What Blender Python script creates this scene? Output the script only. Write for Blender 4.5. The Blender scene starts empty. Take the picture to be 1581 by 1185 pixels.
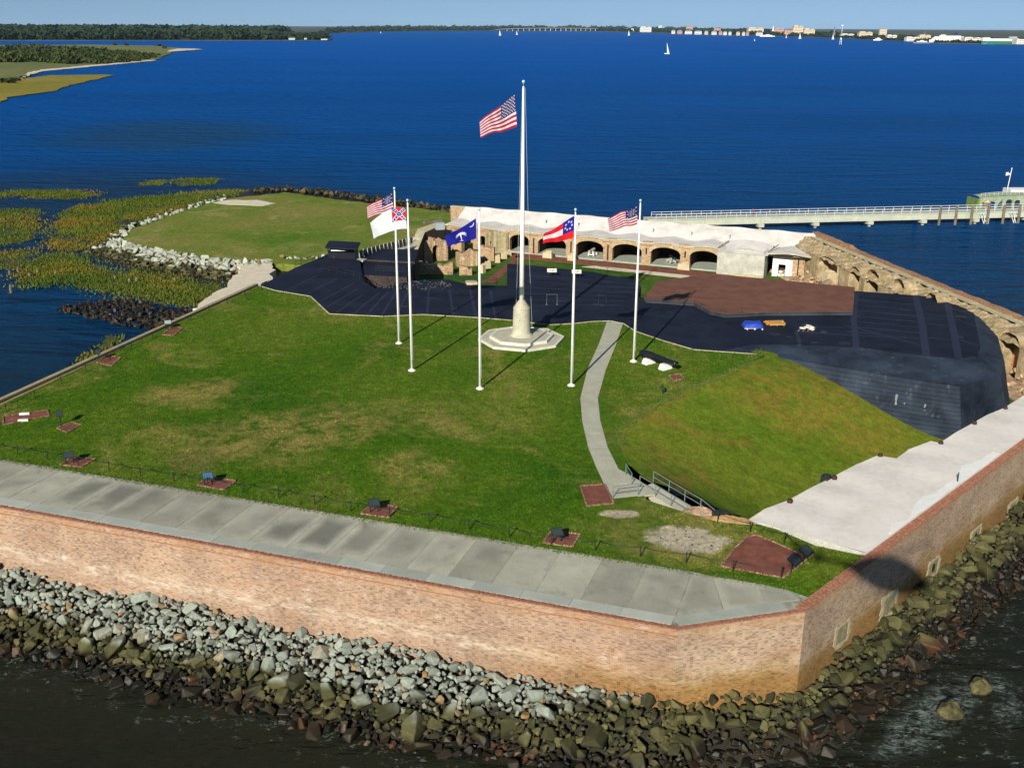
import bpy, math, random
import numpy as np
from mathutils import Matrix, Vector

random.seed(7)
RNG = np.random.default_rng(11)
SC = bpy.context.scene
COL = SC.collection

# ------------------------------------------------------------------ camera, sky, sun, exposure
FPX, PW, PH = 1637.0, 1581.0, 1185.0
PITCH, ROLL, CAMZ = math.radians(18.65), math.radians(0.3), 47.0
cam_data = bpy.data.cameras.new('camera')
cam = bpy.data.objects.new('camera', cam_data)
COL.objects.link(cam)
cam_data.sensor_width = 36.0
cam_data.lens = 36.0 * FPX / PW
cam_data.clip_start = 0.5
cam_data.clip_end = 90000.0
cam.matrix_world = Matrix.Translation((0, 0, CAMZ)) @ Matrix.Rotation(math.pi / 2 - PITCH, 4, 'X') @ Matrix.Rotation(ROLL, 4, 'Z')
SC.camera = cam

SUN_AZ, SUN_EL = math.radians(20.6), math.radians(27.0)      # the light travels towards +y, a little to +x
world = bpy.data.worlds.new('World')
SC.world = world
world.use_nodes = True
wn = world.node_tree
bg = wn.nodes['Background']
sky = wn.nodes.new('ShaderNodeTexSky')
sky.sky_type = 'NISHITA'
sky.sun_disc = False
sky.sun_elevation = SUN_EL
sky.sun_rotation = math.pi + SUN_AZ
sky.altitude = 0
sky.air_density = 1.0
sky.dust_density = 0.1
sky.ozone_density = 3.0
tc = wn.nodes.new('ShaderNodeTexCoord')
lift = wn.nodes.new('ShaderNodeMapping')                       # a clear, dry sky: the pale band at the horizon is kept thin
lift.inputs['Location'].default_value = (0, 0, 0.155)
wn.links.new(tc.outputs['Generated'], lift.inputs[0])
wn.links.new(lift.outputs[0], sky.inputs[0])
wn.links.new(sky.outputs[0], bg.inputs[0])
bg.inputs[1].default_value = 0.058
sun_data = bpy.data.lights.new('sun', 'SUN')
sun_data.energy = 4.5
sun_data.angle = math.radians(0.5)
sun_data.color = (1.0, 0.93, 0.80)
sun = bpy.data.objects.new('sun', sun_data)
COL.objects.link(sun)
LIGHT = Vector((math.sin(SUN_AZ) * math.cos(SUN_EL), math.cos(SUN_AZ) * math.cos(SUN_EL), -math.sin(SUN_EL)))
sun.rotation_euler = LIGHT.to_track_quat('-Z', 'Y').to_euler()
SC.view_settings.view_transform = 'Standard'
SC.view_settings.look = 'None'
SC.view_settings.exposure = 0.62
SC.view_settings.gamma = 1.0
SC.view_settings.use_curve_mapping = False
SC.cycles.use_denoising = True
SC.cycles.max_bounces = 6
SC.cycles.volume_bounces = 0

# ------------------------------------------------------------------ helpers
def at(px, py, z=9.0):
    """photo pixel -> point of the level plane z"""
    x, y = px - PW / 2, -(py - PH / 2)
    c, s = math.cos(ROLL), math.sin(ROLL)
    x, y = x * c - y * s, x * s + y * c
    dx, dy, dz = x, FPX * math.cos(PITCH) + y * math.sin(PITCH), -FPX * math.sin(PITCH) + y * math.cos(PITCH)
    t = (z - CAMZ) / dz
    return Vector((dx * t, dy * t, z))

def scale_at(p):
    return FPX / (p[1] * math.cos(PITCH) + (CAMZ - p[2]) * math.sin(PITCH))

def line2(a, b, t):
    return a + (b - a) * t

class MB:
    """collects faces of one mesh"""
    def __init__(self):
        self.v, self.f, self.m, self.uv = [], [], [], []
    def face(self, pts, mi=0, uv=None):
        b = len(self.v)
        self.v.extend([tuple(p) for p in pts])
        self.f.append(tuple(range(b, b + len(pts))))
        self.m.append(mi)
        self.uv.append(uv)
        return self
    def box(self, c, s, rz=0.0, mi=0, taper=1.0):
        hx, hy, hz = s[0] / 2, s[1] / 2, s[2] / 2
        ca, sa = math.cos(rz), math.sin(rz)
        P = []
        for dz in (-1, 1):
            k = taper if dz > 0 else 1.0
            for dx, dy in ((-1, -1), (1, -1), (1, 1), (-1, 1)):
                x, y = dx * hx * k, dy * hy * k
                P.append((c[0] + x * ca - y * sa, c[1] + x * sa + y * ca, c[2] + dz * hz))
        b = len(self.v)
        self.v.extend(P)
        for q in ((3, 2, 1, 0), (4, 5, 6, 7), (0, 1, 5, 4), (1, 2, 6, 5), (2, 3, 7, 6), (3, 0, 4, 7)):
            self.f.append(tuple(b + i for i in q)); self.m.append(mi); self.uv.append(None)
        return self
    def prism(self, poly, z0, z1, mi=0, side=None, bottom=True, inset=0.0):
        poly = [Vector((p[0], p[1], 0)) for p in poly]
        area = sum(poly[i].x * poly[(i + 1) % len(poly)].y - poly[(i + 1) % len(poly)].x * poly[i].y for i in range(len(poly)))
        if area < 0: poly.reverse()
        n = len(poly)
        cen = sum(poly, Vector()) / n
        top = [(p + (cen - p).normalized() * inset) if inset else p for p in poly]
        zt = z1 if callable(z1) else (lambda p: z1)
        self.face([(p.x, p.y, zt(p)) for p in top], mi)
        if bottom: self.face([(p.x, p.y, z0) for p in reversed(poly)], mi)
        run = 0.0
        for i in range(n):
            a, b_, c, d = poly[i], poly[(i + 1) % n], top[(i + 1) % n], top[i]
            L = (b_ - a).length
            self.face([(a.x, a.y, z0), (b_.x, b_.y, z0), (c.x, c.y, zt(c)), (d.x, d.y, zt(d))], mi if side is None else side,
                      [(run, z0), (run + L, z0), (run + L, zt(c)), (run, zt(d))])
            run += L
        return self
    def tube(self, path, r, n=6, mi=0, cap=True):
        path = [Vector(p) for p in path]
        rs = r if isinstance(r, (list, tuple)) else [r] * len(path)
        rings = []
        for i, p in enumerate(path):
            d = (path[min(i + 1, len(path) - 1)] - path[max(i - 1, 0)])
            d.normalize()
            up = Vector((0, 0, 1)) if abs(d.z) < 0.95 else Vector((1, 0, 0))
            u = d.cross(up).normalized(); w = u.cross(d).normalized()
            b = len(self.v)
            for k in range(n):
                a = 2 * math.pi * k / n
                self.v.append(tuple(p + (u * math.cos(a) + w * math.sin(a)) * rs[i]))
            rings.append(b)
        for i in range(len(rings) - 1):
            for k in range(n):
                k2 = (k + 1) % n
                self.f.append((rings[i] + k, rings[i] + k2, rings[i + 1] + k2, rings[i + 1] + k)); self.m.append(mi); self.uv.append(None)
        if cap:
            self.f.append(tuple(rings[0] + k for k in reversed(range(n)))); self.m.append(mi); self.uv.append(None)
            self.f.append(tuple(rings[-1] + k for k in range(n))); self.m.append(mi); self.uv.append(None)
        return self
    def lathe(self, c, prof, n=16, axis=(0, 0, 1), mi=0):
        axis = Vector(axis).normalized()
        pts = [Vector(c) + axis * h for r, h in prof]
        up = Vector((0, 0, 1)) if abs(axis.z) < 0.95 else Vector((1, 0, 0))
        u = axis.cross(up).normalized(); w = axis.cross(u).normalized()
        rings = []
        for (r, h), p in zip(prof, pts):
            b = len(self.v)
            for k in range(n):
                a = 2 * math.pi * k / n
                self.v.append(tuple(p + (u * math.cos(a) + w * math.sin(a)) * max(r, 1e-3)))
            rings.append(b)
        for i in range(len(rings) - 1):
            for k in range(n):
                k2 = (k + 1) % n
                self.f.append((rings[i] + k, rings[i] + k2, rings[i + 1] + k2, rings[i + 1] + k)); self.m.append(mi); self.uv.append(None)
        self.f.append(tuple(rings[0] + k for k in reversed(range(n)))); self.m.append(mi); self.uv.append(None)
        self.f.append(tuple(rings[-1] + k for k in range(n))); self.m.append(mi); self.uv.append(None)
        return self
    def grid(self, fn, nu, nv, mi=0, uvf=None):
        b = len(self.v)
        for j in range(nv + 1):
            for i in range(nu + 1):
                self.v.append(tuple(fn(i / nu, j / nv)))
        for j in range(nv):
            for i in range(nu):
                a = b + j * (nu + 1) + i
                self.f.append((a, a + 1, a + nu + 2, a + nu + 1))
                self.m.append(mi(i / nu + .5 / nu, j / nv + .5 / nv) if callable(mi) else mi)
                self.uv.append(None)
        return self
    def mesh(self, name, mats, off=(0, 0, 0), smooth=False):
        me = bpy.data.meshes.new(name)
        o = off
        me.from_pydata([(x - o[0], y - o[1], z - o[2]) for x, y, z in self.v], [], self.f)
        for m in (mats if isinstance(mats, (list, tuple)) else [mats]):
            me.materials.append(m)
        if any(self.m): me.polygons.foreach_set('material_index', self.m)
        if any(u is not None for u in self.uv):
            ul = me.uv_layers.new(name='uv')
            for poly, u in zip(me.polygons, self.uv):
                if u is None: continue
                for li, c in zip(poly.loop_indices, u): ul.data[li].uv = c
        if smooth: me.polygons.foreach_set('use_smooth', [True] * len(me.polygons))
        me.update()
        return me

def link(o, parent=None):
    COL.objects.link(o)
    if parent is not None: o.parent = parent
    return o

def tag(o, label=None, cat=None, group=None, kind=None):
    if label: o['label'] = label
    if cat: o['category'] = cat
    if group: o['group'] = group
    if kind: o['kind'] = kind
    return o

def wloc(o):
    v = Vector(o.location)
    while o.parent is not None:
        o = o.parent; v += Vector(o.location)
    return v

def solo(name, mb, mats, label=None, cat=None, group=None, kind=None, smooth=False):
    """a top-level thing that is one mesh; origin at its base"""
    V = np.array(mb.v)
    lo, hi = V.min(0), V.max(0)
    off = ((lo[0] + hi[0]) / 2, (lo[1] + hi[1]) / 2, lo[2])
    o = bpy.data.objects.new(name, mb.mesh(name, mats, off, smooth))
    o.location = off
    link(o)
    return tag(o, label, cat, group, kind)

def struct(name, mb, mats, smooth=False):
    return solo(name, mb, mats, kind='structure', smooth=smooth)

def thing(name, loc, label=None, cat=None, group=None, kind=None):
    o = bpy.data.objects.new(name, None)
    o.empty_display_size = 0.3
    o.location = loc
    link(o)
    return tag(o, label, cat, group, kind)

def part(name, mb, mats, parent, smooth=False, kind=None):
    """a part; vertices in world space"""
    off = wloc(parent)
    o = bpy.data.objects.new(name, mb.mesh(name, mats, off, smooth))
    link(o, parent)
    if kind: o['kind'] = kind
    return o

def copy_tree(o, parent=None, loc=None, rz=None, label=None):
    c = o.copy()
    COL.objects.link(c)
    c.parent = parent
    if loc is not None: c.location = loc
    if rz is not None: c.rotation_euler = (0, 0, rz)
    if label: c['label'] = label
    for ch in list(o.children): copy_tree(ch, c)
    return c

# ------------------------------------------------------------------ materials
def nmat(name, rough=0.8, spec=0.3):
    m = bpy.data.materials.new(name)
    m.use_nodes = True
    nt = m.node_tree
    b = nt.nodes['Principled BSDF']
    b.inputs['Roughness'].default_value = rough
    b.inputs['Specular IOR Level'].default_value = spec
    return m, nt, b

def pos(nt, sc=(1, 1, 1), rot=(0, 0, 0), src='pos'):
    if src == 'uv':
        n = nt.nodes.new('ShaderNodeUVMap'); out = n.outputs[0]
    elif src == 'obj':
        n = nt.nodes.new('ShaderNodeTexCoord'); out = n.outputs['Object']
    else:
        n = nt.nodes.new('ShaderNodeNewGeometry'); out = n.outputs['Position']
    if sc == (1, 1, 1) and rot == (0, 0, 0): return out
    mp = nt.nodes.new('ShaderNodeMapping')
    mp.inputs['Scale'].default_value = sc
    mp.inputs['Rotation'].default_value = rot
    nt.links.new(out, mp.inputs[0])
    return mp.outputs[0]

def noise(nt, vec, scale, detail=4.0, rough=0.55, dist=0.0):
    n = nt.nodes.new('ShaderNodeTexNoise')
    n.inputs['Scale'].default_value = scale
    n.inputs['Detail'].default_value = detail
    n.inputs['Roughness'].default_value = rough
    n.inputs['Distortion'].default_value = dist
    nt.links.new(vec, n.inputs['Vector'])
    return n.outputs['Fac']

def ramp(nt, fac, stops):
    r = nt.nodes.new('ShaderNodeValToRGB')
    e = r.color_ramp.elements
    while len(e) < len(stops): e.new(0.5)
    for el, (p, c) in zip(e, stops):
        el.position = p
        el.color = (c, c, c, 1) if isinstance(c, (int, float)) else (*c, 1)
    nt.links.new(fac, r.inputs[0])
    return r.outputs[0]

def mixc(nt, fac, a, b, mode='MIX'):
    n = nt.nodes.new('ShaderNodeMix')
    n.data_type = 'RGBA'
    n.blend_type = mode
    for sock, v in ((n.inputs[0], fac), (n.inputs[6], a), (n.inputs[7], b)):
        if hasattr(v, 'is_linked') or isinstance(v, bpy.types.NodeSocket): nt.links.new(v, sock)
        elif isinstance(v, (int, float)): sock.default_value = v
        else: sock.default_value = (*v, 1)
    return n.outputs[2]

def mth(nt, op, a, b=None, c=None, clamp=False):
    n = nt.nodes.new('ShaderNodeMath')
    n.operation = op
    n.use_clamp = clamp
    for sock, v in zip(n.inputs, (a, b, c)):
        if v is None: continue
        if isinstance(v, (int, float)): sock.default_value = v
        else: nt.links.new(v, sock)
    return n.outputs[0]

def sepxyz(nt, v):
    n = nt.nodes.new('ShaderNodeSeparateXYZ')
    nt.links.new(v, n.inputs[0])
    return n.outputs

def maprange(nt, v, a, b, c=0.0, d=1.0, smooth=True):
    n = nt.nodes.new('ShaderNodeMapRange')
    n.interpolation_type = 'SMOOTHSTEP' if smooth else 'LINEAR'
    n.inputs[1].default_value, n.inputs[2].default_value, n.inputs[3].default_value, n.inputs[4].default_value = a, b, c, d
    nt.links.new(v, n.inputs[0])
    return n.outputs[0]

def bump(nt, b, h, strength=0.4, dist=0.05):
    n = nt.nodes.new('ShaderNodeBump')
    n.inputs['Strength'].default_value = strength
    n.inputs['Distance'].default_value = dist
    nt.links.new(h, n.inputs['Height'])
    nt.links.new(n.outputs[0], b.inputs['Normal'])

def ellipse_mask(nt, cx, cy, rx, ry, ang, soft=0.45, wob=0.5, wscale=0.5):
    """1 inside a ragged ellipse on the ground"""
    p = pos(nt)
    n = nt.nodes.new('ShaderNodeVectorMath'); n.operation = 'SUBTRACT'
    nt.links.new(p, n.inputs[0]); n.inputs[1].default_value = (cx, cy, 0)
    mp = nt.nodes.new('ShaderNodeMapping'); mp.vector_type = 'POINT'
    mp.inputs['Rotation'].default_value = (0, 0, -ang)
    nt.links.new(n.outputs[0], mp.inputs[0])
    x, y, _ = sepxyz(nt, mp.outputs[0])
    x = mth(nt, 'DIVIDE', x, rx); y = mth(nt, 'DIVIDE', y, ry)
    d = mth(nt, 'SQRT', mth(nt, 'ADD', mth(nt, 'MULTIPLY', x, x), mth(nt, 'MULTIPLY', y, y)))
    d = mth(nt, 'ADD', d, mth(nt, 'MULTIPLY', mth(nt, 'SUBTRACT', noise(nt, p, wscale, 5, 0.65), 0.5), wob * 2))
    return maprange(nt, d, 1 + soft * 0.5, 1 - soft * 0.5)

def mottled(name, c1, c2, c3=None, *_a, fa=0.28, **_k):
    return _mottled(name, c1, c2, c3, *_a, fa=fa, **_k)
def _mottled(name, c1, c2, c3=None, scale=0.6, fine=9.0, rough=0.85, spec=0.25, bs=0.3, bd=0.03, rnd=0.0, src='pos', detail=6, lo=0.3, hi=0.7, fa=0.28):
    m, nt, b = nmat(name, rough, spec)
    p = pos(nt, src=src)
    col = ramp(nt, noise(nt, p, scale, detail, 0.6), [(lo, c1), (hi, c2)] if c3 is None else [(lo, c1), ((lo + hi) / 2, c3), (hi, c2)])
    f = noise(nt, p, fine, 5, 0.65)
    col = mixc(nt, 1.0, col, ramp(nt, f, [(0.25, 1 - fa), (0.75, 1 + fa)]), 'MULTIPLY')
    if rnd:
        oi = nt.nodes.new('ShaderNodeObjectInfo')
        col = mixc(nt, 1.0, col, ramp(nt, oi.outputs['Random'], [(0.0, 1 - rnd), (1.0, 1 + rnd)]), 'MULTIPLY')
    nt.links.new(col, b.inputs['Base Color'])
    if bs: bump(nt, b, f, bs, bd)
    return m

def plain(name, c, rough=0.5, spec=0.4, metal=0.0):
    m, nt, b = nmat(name, rough, spec)
    b.inputs['Metallic'].default_value = metal
    f = noise(nt, pos(nt), 3.0, 4)
    col = mixc(nt, 1.0, (*c,), ramp(nt, f, [(0.3, 0.86), (0.7, 1.1)]), 'MULTIPLY')
    nt.links.new(col, b.inputs['Base Color'])
    return m

M = {}
# brick walls with courses in metres along the wall (u) and up it (v)
def brick_mat(name, c1, c2, mortar, stain=None, bands=False, src='uv', bw=0.30, bh=0.115, algae=None, white=0.0, orange=0.0, ms=0.014, afade=False):
    m, nt, b = nmat(name, 0.9, 0.2)
    uv = pos(nt, src=src)
    br = nt.nodes.new('ShaderNodeTexBrick')
    br.inputs['Scale'].default_value = 1.0
    br.inputs['Brick Width'].default_value = bw
    br.inputs['Row Height'].default_value = bh
    br.inputs['Mortar Size'].default_value = ms
    br.inputs['Mortar Smooth'].default_value = 0.3
    br.inputs['Bias'].default_value = -0.1
    br.inputs['Color1'].default_value = (*c1, 1)
    br.inputs['Color2'].default_value = (*c2, 1)
    br.inputs['Mortar'].default_value = (*mortar, 1)
    nt.links.new(uv, br.inputs[0])
    p = pos(nt)
    col = br.outputs['Color']
    big = noise(nt, p, 0.22, 5, 0.6)
    col = mixc(nt, 1.0, col, ramp(nt, big, [(0.25, (0.74, 0.72, 0.70)), (0.75, (1.22, 1.2, 1.15))]), 'MULTIPLY')
    # single dark or pale bricks
    vo = nt.nodes.new('ShaderNodeTexWhiteNoise'); vo.noise_dimensions = '2D'
    mp = nt.nodes.new('ShaderNodeVectorMath'); mp.operation = 'MULTIPLY'
    nt.links.new(uv, mp.inputs[0]); mp.inputs[1].default_value = (1 / bw, 1 / bh, 1)
    fl = nt.nodes.new('ShaderNodeVectorMath'); fl.operation = 'FLOOR'
    nt.links.new(mp.outputs[0], fl.inputs[0]); nt.links.new(fl.outputs[0], vo.inputs[0])
    col = mixc(nt, 1.0, col, ramp(nt, vo.outputs[0], [(0.0, 0.55), (0.30, 0.94), (1.0, 1.18)]), 'MULTIPLY')
    if orange:
        f = maprange(nt, noise(nt, pos(nt, (0.35, 0.35, 1.6)), 0.7, 9, 0.75), 0.52, 0.75, 0, orange)
        col = mixc(nt, f, col, (0.42, 0.14, 0.045))
    if white:
        f = maprange(nt, noise(nt, pos(nt, (1, 1, 1.6)), 0.5, 10, 0.75, 0.0), 0.55, 0.75, 0, white)
        col = mixc(nt, f, col, (0.72, 0.66, 0.55))
    if bands:      # efflorescence low on the wall, rust-brown wash under the coping
        zb = sepxyz(nt, p)[2]
        zb = mth(nt, 'ADD', zb, mth(nt, 'MULTIPLY', mth(nt, 'SUBTRACT', noise(nt, pos(nt, (1, 1, 0.5)), 0.3, 8, 0.7), 0.5), 2.2))
        f = mth(nt, 'MULTIPLY', maprange(nt, zb, 3.9, 4.7), maprange(nt, zb, 6.0, 5.0))
        f = mth(nt, 'MULTIPLY', f, maprange(nt, noise(nt, pos(nt, (0.5, 0.5, 2.0)), 1.3, 10, 0.8), 0.44, 0.62))
        col = mixc(nt, mth(nt, 'MULTIPLY', f, 0.6), col, (0.60, 0.54, 0.43))
        g = mth(nt, 'MULTIPLY', maprange(nt, zb, 7.6, 8.9), maprange(nt, noise(nt, pos(nt, (0.6, 0.6, 1)), 0.8, 8, 0.75), 0.38, 0.62))
        col = mixc(nt, mth(nt, 'MULTIPLY', g, 0.5), col, (0.36, 0.20, 0.085))
        mo = maprange(nt, noise(nt, pos(nt, (1, 1, 0.35)), 0.45, 9, 0.75), 0.58, 0.74, 0, 0.55)
        col = mixc(nt, mo, col, (0.17, 0.14, 0.075))
    if algae:
        z = sepxyz(nt, p)[2]
        z = mth(nt, 'ADD', z, mth(nt, 'MULTIPLY', mth(nt, 'SUBTRACT', noise(nt, p, 0.35, 5), 0.5), 3.0))
        f = maprange(nt, z, algae[0], algae[1], 0, algae[2])
        if afade: f = mth(nt, 'MULTIPLY', f, maprange(nt, sepxyz(nt, p)[0], -6.0, 10.5))
        col = mixc(nt, f, col, algae[3], 'MULTIPLY')
    nt.links.new(col, b.inputs['Base Color'])
    h = mixc(nt, 0.35, br.outputs['Fac'], noise(nt, p, 12, 4), 'MIX')
    inv = nt.nodes.new('ShaderNodeInvert'); nt.links.new(h, inv.inputs[1])
    bump(nt, b, inv.outputs[0], 0.5, 0.02)
    return m
M['wall_front'] = brick_mat('sea_wall_brick', (0.335, 0.205, 0.142), (0.245, 0.140, 0.094), (0.39, 0.325, 0.245), bands=True, white=0.55, orange=0.42, ms=0.016, bw=0.25, bh=0.09, algae=(6.6, 3.7, 1.0, (0.66, 0.52, 0.26)), afade=True)
M['wall_side'] = brick_mat('sunlit_sea_wall_brick_algae', (0.375, 0.245, 0.170), (0.275, 0.170, 0.115), (0.43, 0.365, 0.27), bands=True, white=0.4, orange=0.3, bw=0.25, bh=0.09, ms=0.016,
                           algae=(6.6, 3.7, 1.0, (0.66, 0.52, 0.26)))  # same brick as the front wall, colours lightened to suggest grazing sun
M['ruin'] = brick_mat('ruin_brick', (0.40, 0.27, 0.16), (0.28, 0.17, 0.105), (0.42, 0.36, 0.24), white=0.5, orange=0.6)
M['casemate'] = brick_mat('casemate_brick', (0.38, 0.26, 0.16), (0.28, 0.165, 0.10), (0.42, 0.36, 0.24), white=0.5, orange=0.5)
M['dark_brick'] = brick_mat('near_black_brick', (0.055, 0.04, 0.035), (0.035, 0.025, 0.022), (0.06, 0.05, 0.045))  # near-black brick shared by the rear walls and casemate recesses
M['brick_red'] = mottled('coping_brick', (0.20, 0.085, 0.05), (0.40, 0.23, 0.14), (0.30, 0.13, 0.08), 6.0, 20, bs=0.3)
M['voussoir'] = mottled('arch_ring_brick', (0.42, 0.33, 0.19), (0.55, 0.46, 0.30), (0.36, 0.26, 0.15), 1.6, 8)

def paver_mat(name, c1, c2, mortar):
    m, nt, b = nmat(name, 0.9, 0.2)
    p = pos(nt, rot=(0, 0, 0.5))
    br = nt.nodes.new('ShaderNodeTexBrick')
    for k, v in (('Scale', 1.0), ('Brick Width', 0.24), ('Row Height', 0.12), ('Mortar Size', 0.012), ('Bias', 0.0)): br.inputs[k].default_value = v
    br.inputs['Color1'].default_value = (*c1, 1); br.inputs['Color2'].default_value = (*c2, 1); br.inputs['Mortar'].default_value = (*mortar, 1)
    nt.links.new(p, br.inputs[0])
    col = mixc(nt, 1.0, br.outputs['Color'], ramp(nt, noise(nt, pos(nt), 0.9, 5, 0.65), [(0.28, (0.62, 0.6, 0.62)), (0.72, (1.35, 1.3, 1.25))]), 'MULTIPLY')
    nt.links.new(col, b.inputs['Base Color'])
    inv = nt.nodes.new('ShaderNodeInvert'); nt.links.new(br.outputs['Fac'], inv.inputs[1])
    bump(nt, b, inv.outputs[0], 0.4, 0.01)
    return m
M['paver'] = paver_mat('brick_pavers', (0.21, 0.065, 0.045), (0.15, 0.05, 0.035), (0.16, 0.09, 0.06))

def slab_mat(name, c1, c2, stain=0.5):
    m, nt, b = nmat(name, 0.85, 0.25)
    p = pos(nt)
    oi = nt.nodes.new('ShaderNodeObjectInfo')
    off = nt.nodes.new('ShaderNodeVectorMath'); off.operation = 'ADD'
    cmb = nt.nodes.new('ShaderNodeCombineXYZ')
    nt.links.new(mth(nt, 'MULTIPLY', oi.outputs['Random'], 60), cmb.inputs[2])
    nt.links.new(p, off.inputs[0]); nt.links.new(cmb.outputs[0], off.inputs[1])
    v = off.outputs[0]
    big = noise(nt, v, 0.28, 6, 0.62, 0.4)
    col = ramp(nt, big, [(0.3, c1), (0.68, c2)])
    col = mixc(nt, 1.0, col, ramp(nt, oi.outputs['Random'], [(0, 0.86), (1, 1.12)]), 'MULTIPLY')
    ux, uy, _z = sepxyz(nt, pos(nt, src='uv'))
    e1 = mth(nt, 'MINIMUM', ux, mth(nt, 'SUBTRACT', 1.0, ux)); e2_ = mth(nt, 'MINIMUM', uy, mth(nt, 'SUBTRACT', 1.0, uy))
    ed = mth(nt, 'ADD', mth(nt, 'MINIMUM', e1, e2_), mth(nt, 'MULTIPLY', mth(nt, 'SUBTRACT', noise(nt, v, 0.9, 7, 0.7), 0.5), 0.22))
    mid_d = mth(nt, 'MULTIPLY', maprange(nt, ed, 0.02, 0.30), maprange(nt, noise(nt, pos(nt), 0.11, 3), 0.34, 0.62))
    far_d = maprange(nt, sepxyz(nt, p)[0], -4.0, -16.0, 0.35, 1.0)
    mid_d = mth(nt, 'MULTIPLY', mid_d, mth(nt, 'MULTIPLY', far_d, stain * 1.15))
    col = mixc(nt, mid_d, col, (0.085, 0.09, 0.078))
    yl = maprange(nt, noise(nt, v, 0.4, 6, 0.7), 0.56, 0.72, 0, 0.35)
    col = mixc(nt, yl, col, (0.30, 0.26, 0.15))
    st = maprange(nt, noise(nt, v, 0.55, 7, 0.7, 0.6), 0.52, 0.74, 0, stain * 0.6)
    col = mixc(nt, st, col, (0.045, 0.05, 0.042))
    sp = maprange(nt, noise(nt, p, 7.0, 3, 0.7), 0.66, 0.74, 0, 0.6)
    col = mixc(nt, sp, col, (0.5, 0.5, 0.45))
    col = mixc(nt, 1.0, col, ramp(nt, noise(nt, p, 14, 4, 0.7), [(0.25, 0.8), (0.75, 1.18)]), 'MULTIPLY')
    nt.links.new(col, b.inputs['Base Color'])
    bump(nt, b, noise(nt, p, 10, 5), 0.25, 0.02)
    return m
M['slab'] = slab_mat('weathered_concrete_slab', (0.275, 0.272, 0.215), (0.395, 0.39, 0.31), 0.62)
M['coping'] = slab_mat('pale_coping_concrete', (0.30, 0.33, 0.29), (0.40, 0.42, 0.36), 0.15)
M['path'] = mottled('path_concrete', (0.33, 0.33, 0.25), (0.42, 0.415, 0.33), None, 0.7, 10, bs=0.2)
M['octstone'] = mottled('terrace_stone', (0.34, 0.33, 0.25), (0.47, 0.46, 0.36), None, 1.6, 9, bs=0.3)
M['kerbstone'] = mottled('pale_kerb_stone', (0.52, 0.50, 0.41), (0.66, 0.64, 0.54), None, 1.2, 9)
M['pedestal'] = mottled('pedestal_stone', (0.36, 0.34, 0.25), (0.47, 0.45, 0.35), None, 1.2, 8, bs=0.35)
M['white'] = plain('white_paint', (0.80, 0.80, 0.77), 0.4)
M['whitewash'] = mottled('whitewashed_block', (0.72, 0.72, 0.68), (0.82, 0.82, 0.78), None, 1.5, 8)
M['pad_concrete'] = mottled('footing_concrete', (0.62, 0.60, 0.52), (0.74, 0.72, 0.64), None, 2, 9)
M['deck_white'] = mottled('white_roof_coating', (0.58, 0.545, 0.485), (0.73, 0.69, 0.635), (0.68, 0.64, 0.585), 0.25, 2.0, bs=0.04, rough=0.7, fa=0.06)
M['deck_fresh'] = mottled('fresh_white_coating', (0.64, 0.69, 0.66), (0.78, 0.76, 0.72), None, 0.8, 3.0, bs=0.03, fa=0.06)
M['roof_white'] = mottled('casemate_roof_coating', (0.44, 0.42, 0.39), (0.63, 0.605, 0.575), (0.56, 0.535, 0.505), 0.35, 3.0, bs=0.03, fa=0.07)
M['block_concrete'] = mottled('old_concrete', (0.30, 0.31, 0.26), (0.46, 0.46, 0.40), None, 0.7, 6, bs=0.3)
M['floor_concrete'] = mottled('casemate_floor', (0.26, 0.28, 0.24), (0.34, 0.36, 0.30), None, 0.5, 5)
M['dark_metal'] = plain('dark_metal', (0.018, 0.020, 0.022), 0.5, 0.4)
M['rail_metal'] = plain('galvanised_rail', (0.22, 0.26, 0.25), 0.4, 0.5, 0.4)
M['white_rail'] = plain('white_rail', (0.62, 0.66, 0.66), 0.5)
M['chain'] = plain('fence_cable', (0.015, 0.022, 0.018), 0.6, 0.3)
M['iron_black'] = plain('black_gun_iron', (0.008, 0.009, 0.011), 0.38, 0.5)
M['soil_and_shade'] = mottled('rubble_bed_and_shade', (0.012, 0.012, 0.008), (0.035, 0.03, 0.02), None, 0.8, 4)  # rubble bed; also painted shade in pier recesses and gun ports
M['debris'] = mottled('ruin_debris', (0.16, 0.12, 0.07), (0.45, 0.33, 0.22), (0.30, 0.20, 0.13), 1.2, 4, bs=0.8, bd=0.15)
M['ledge'] = mottled('pale_ledge_concrete', (0.42, 0.37, 0.26), (0.58, 0.53, 0.40), (0.36, 0.33, 0.20), 0.5, 4, bs=0.5, bd=0.05)
M['brown_roof'] = mottled('rust_brown_roof_gravel', (0.115, 0.048, 0.030), (0.175, 0.078, 0.050), None, 0.5, 5.0, bs=0.7, bd=0.05)
M['sand'] = mottled('shell_sand', (0.50, 0.44, 0.32), (0.66, 0.60, 0.48), None, 0.6, 5)
M['timber'] = mottled('weathered_timber', (0.10, 0.085, 0.06), (0.20, 0.17, 0.12), None, 1.0, 8)
M['curb_wood'] = mottled('yellowed_kerb', (0.24, 0.20, 0.11), (0.36, 0.30, 0.18), None, 0.8, 6)

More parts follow.
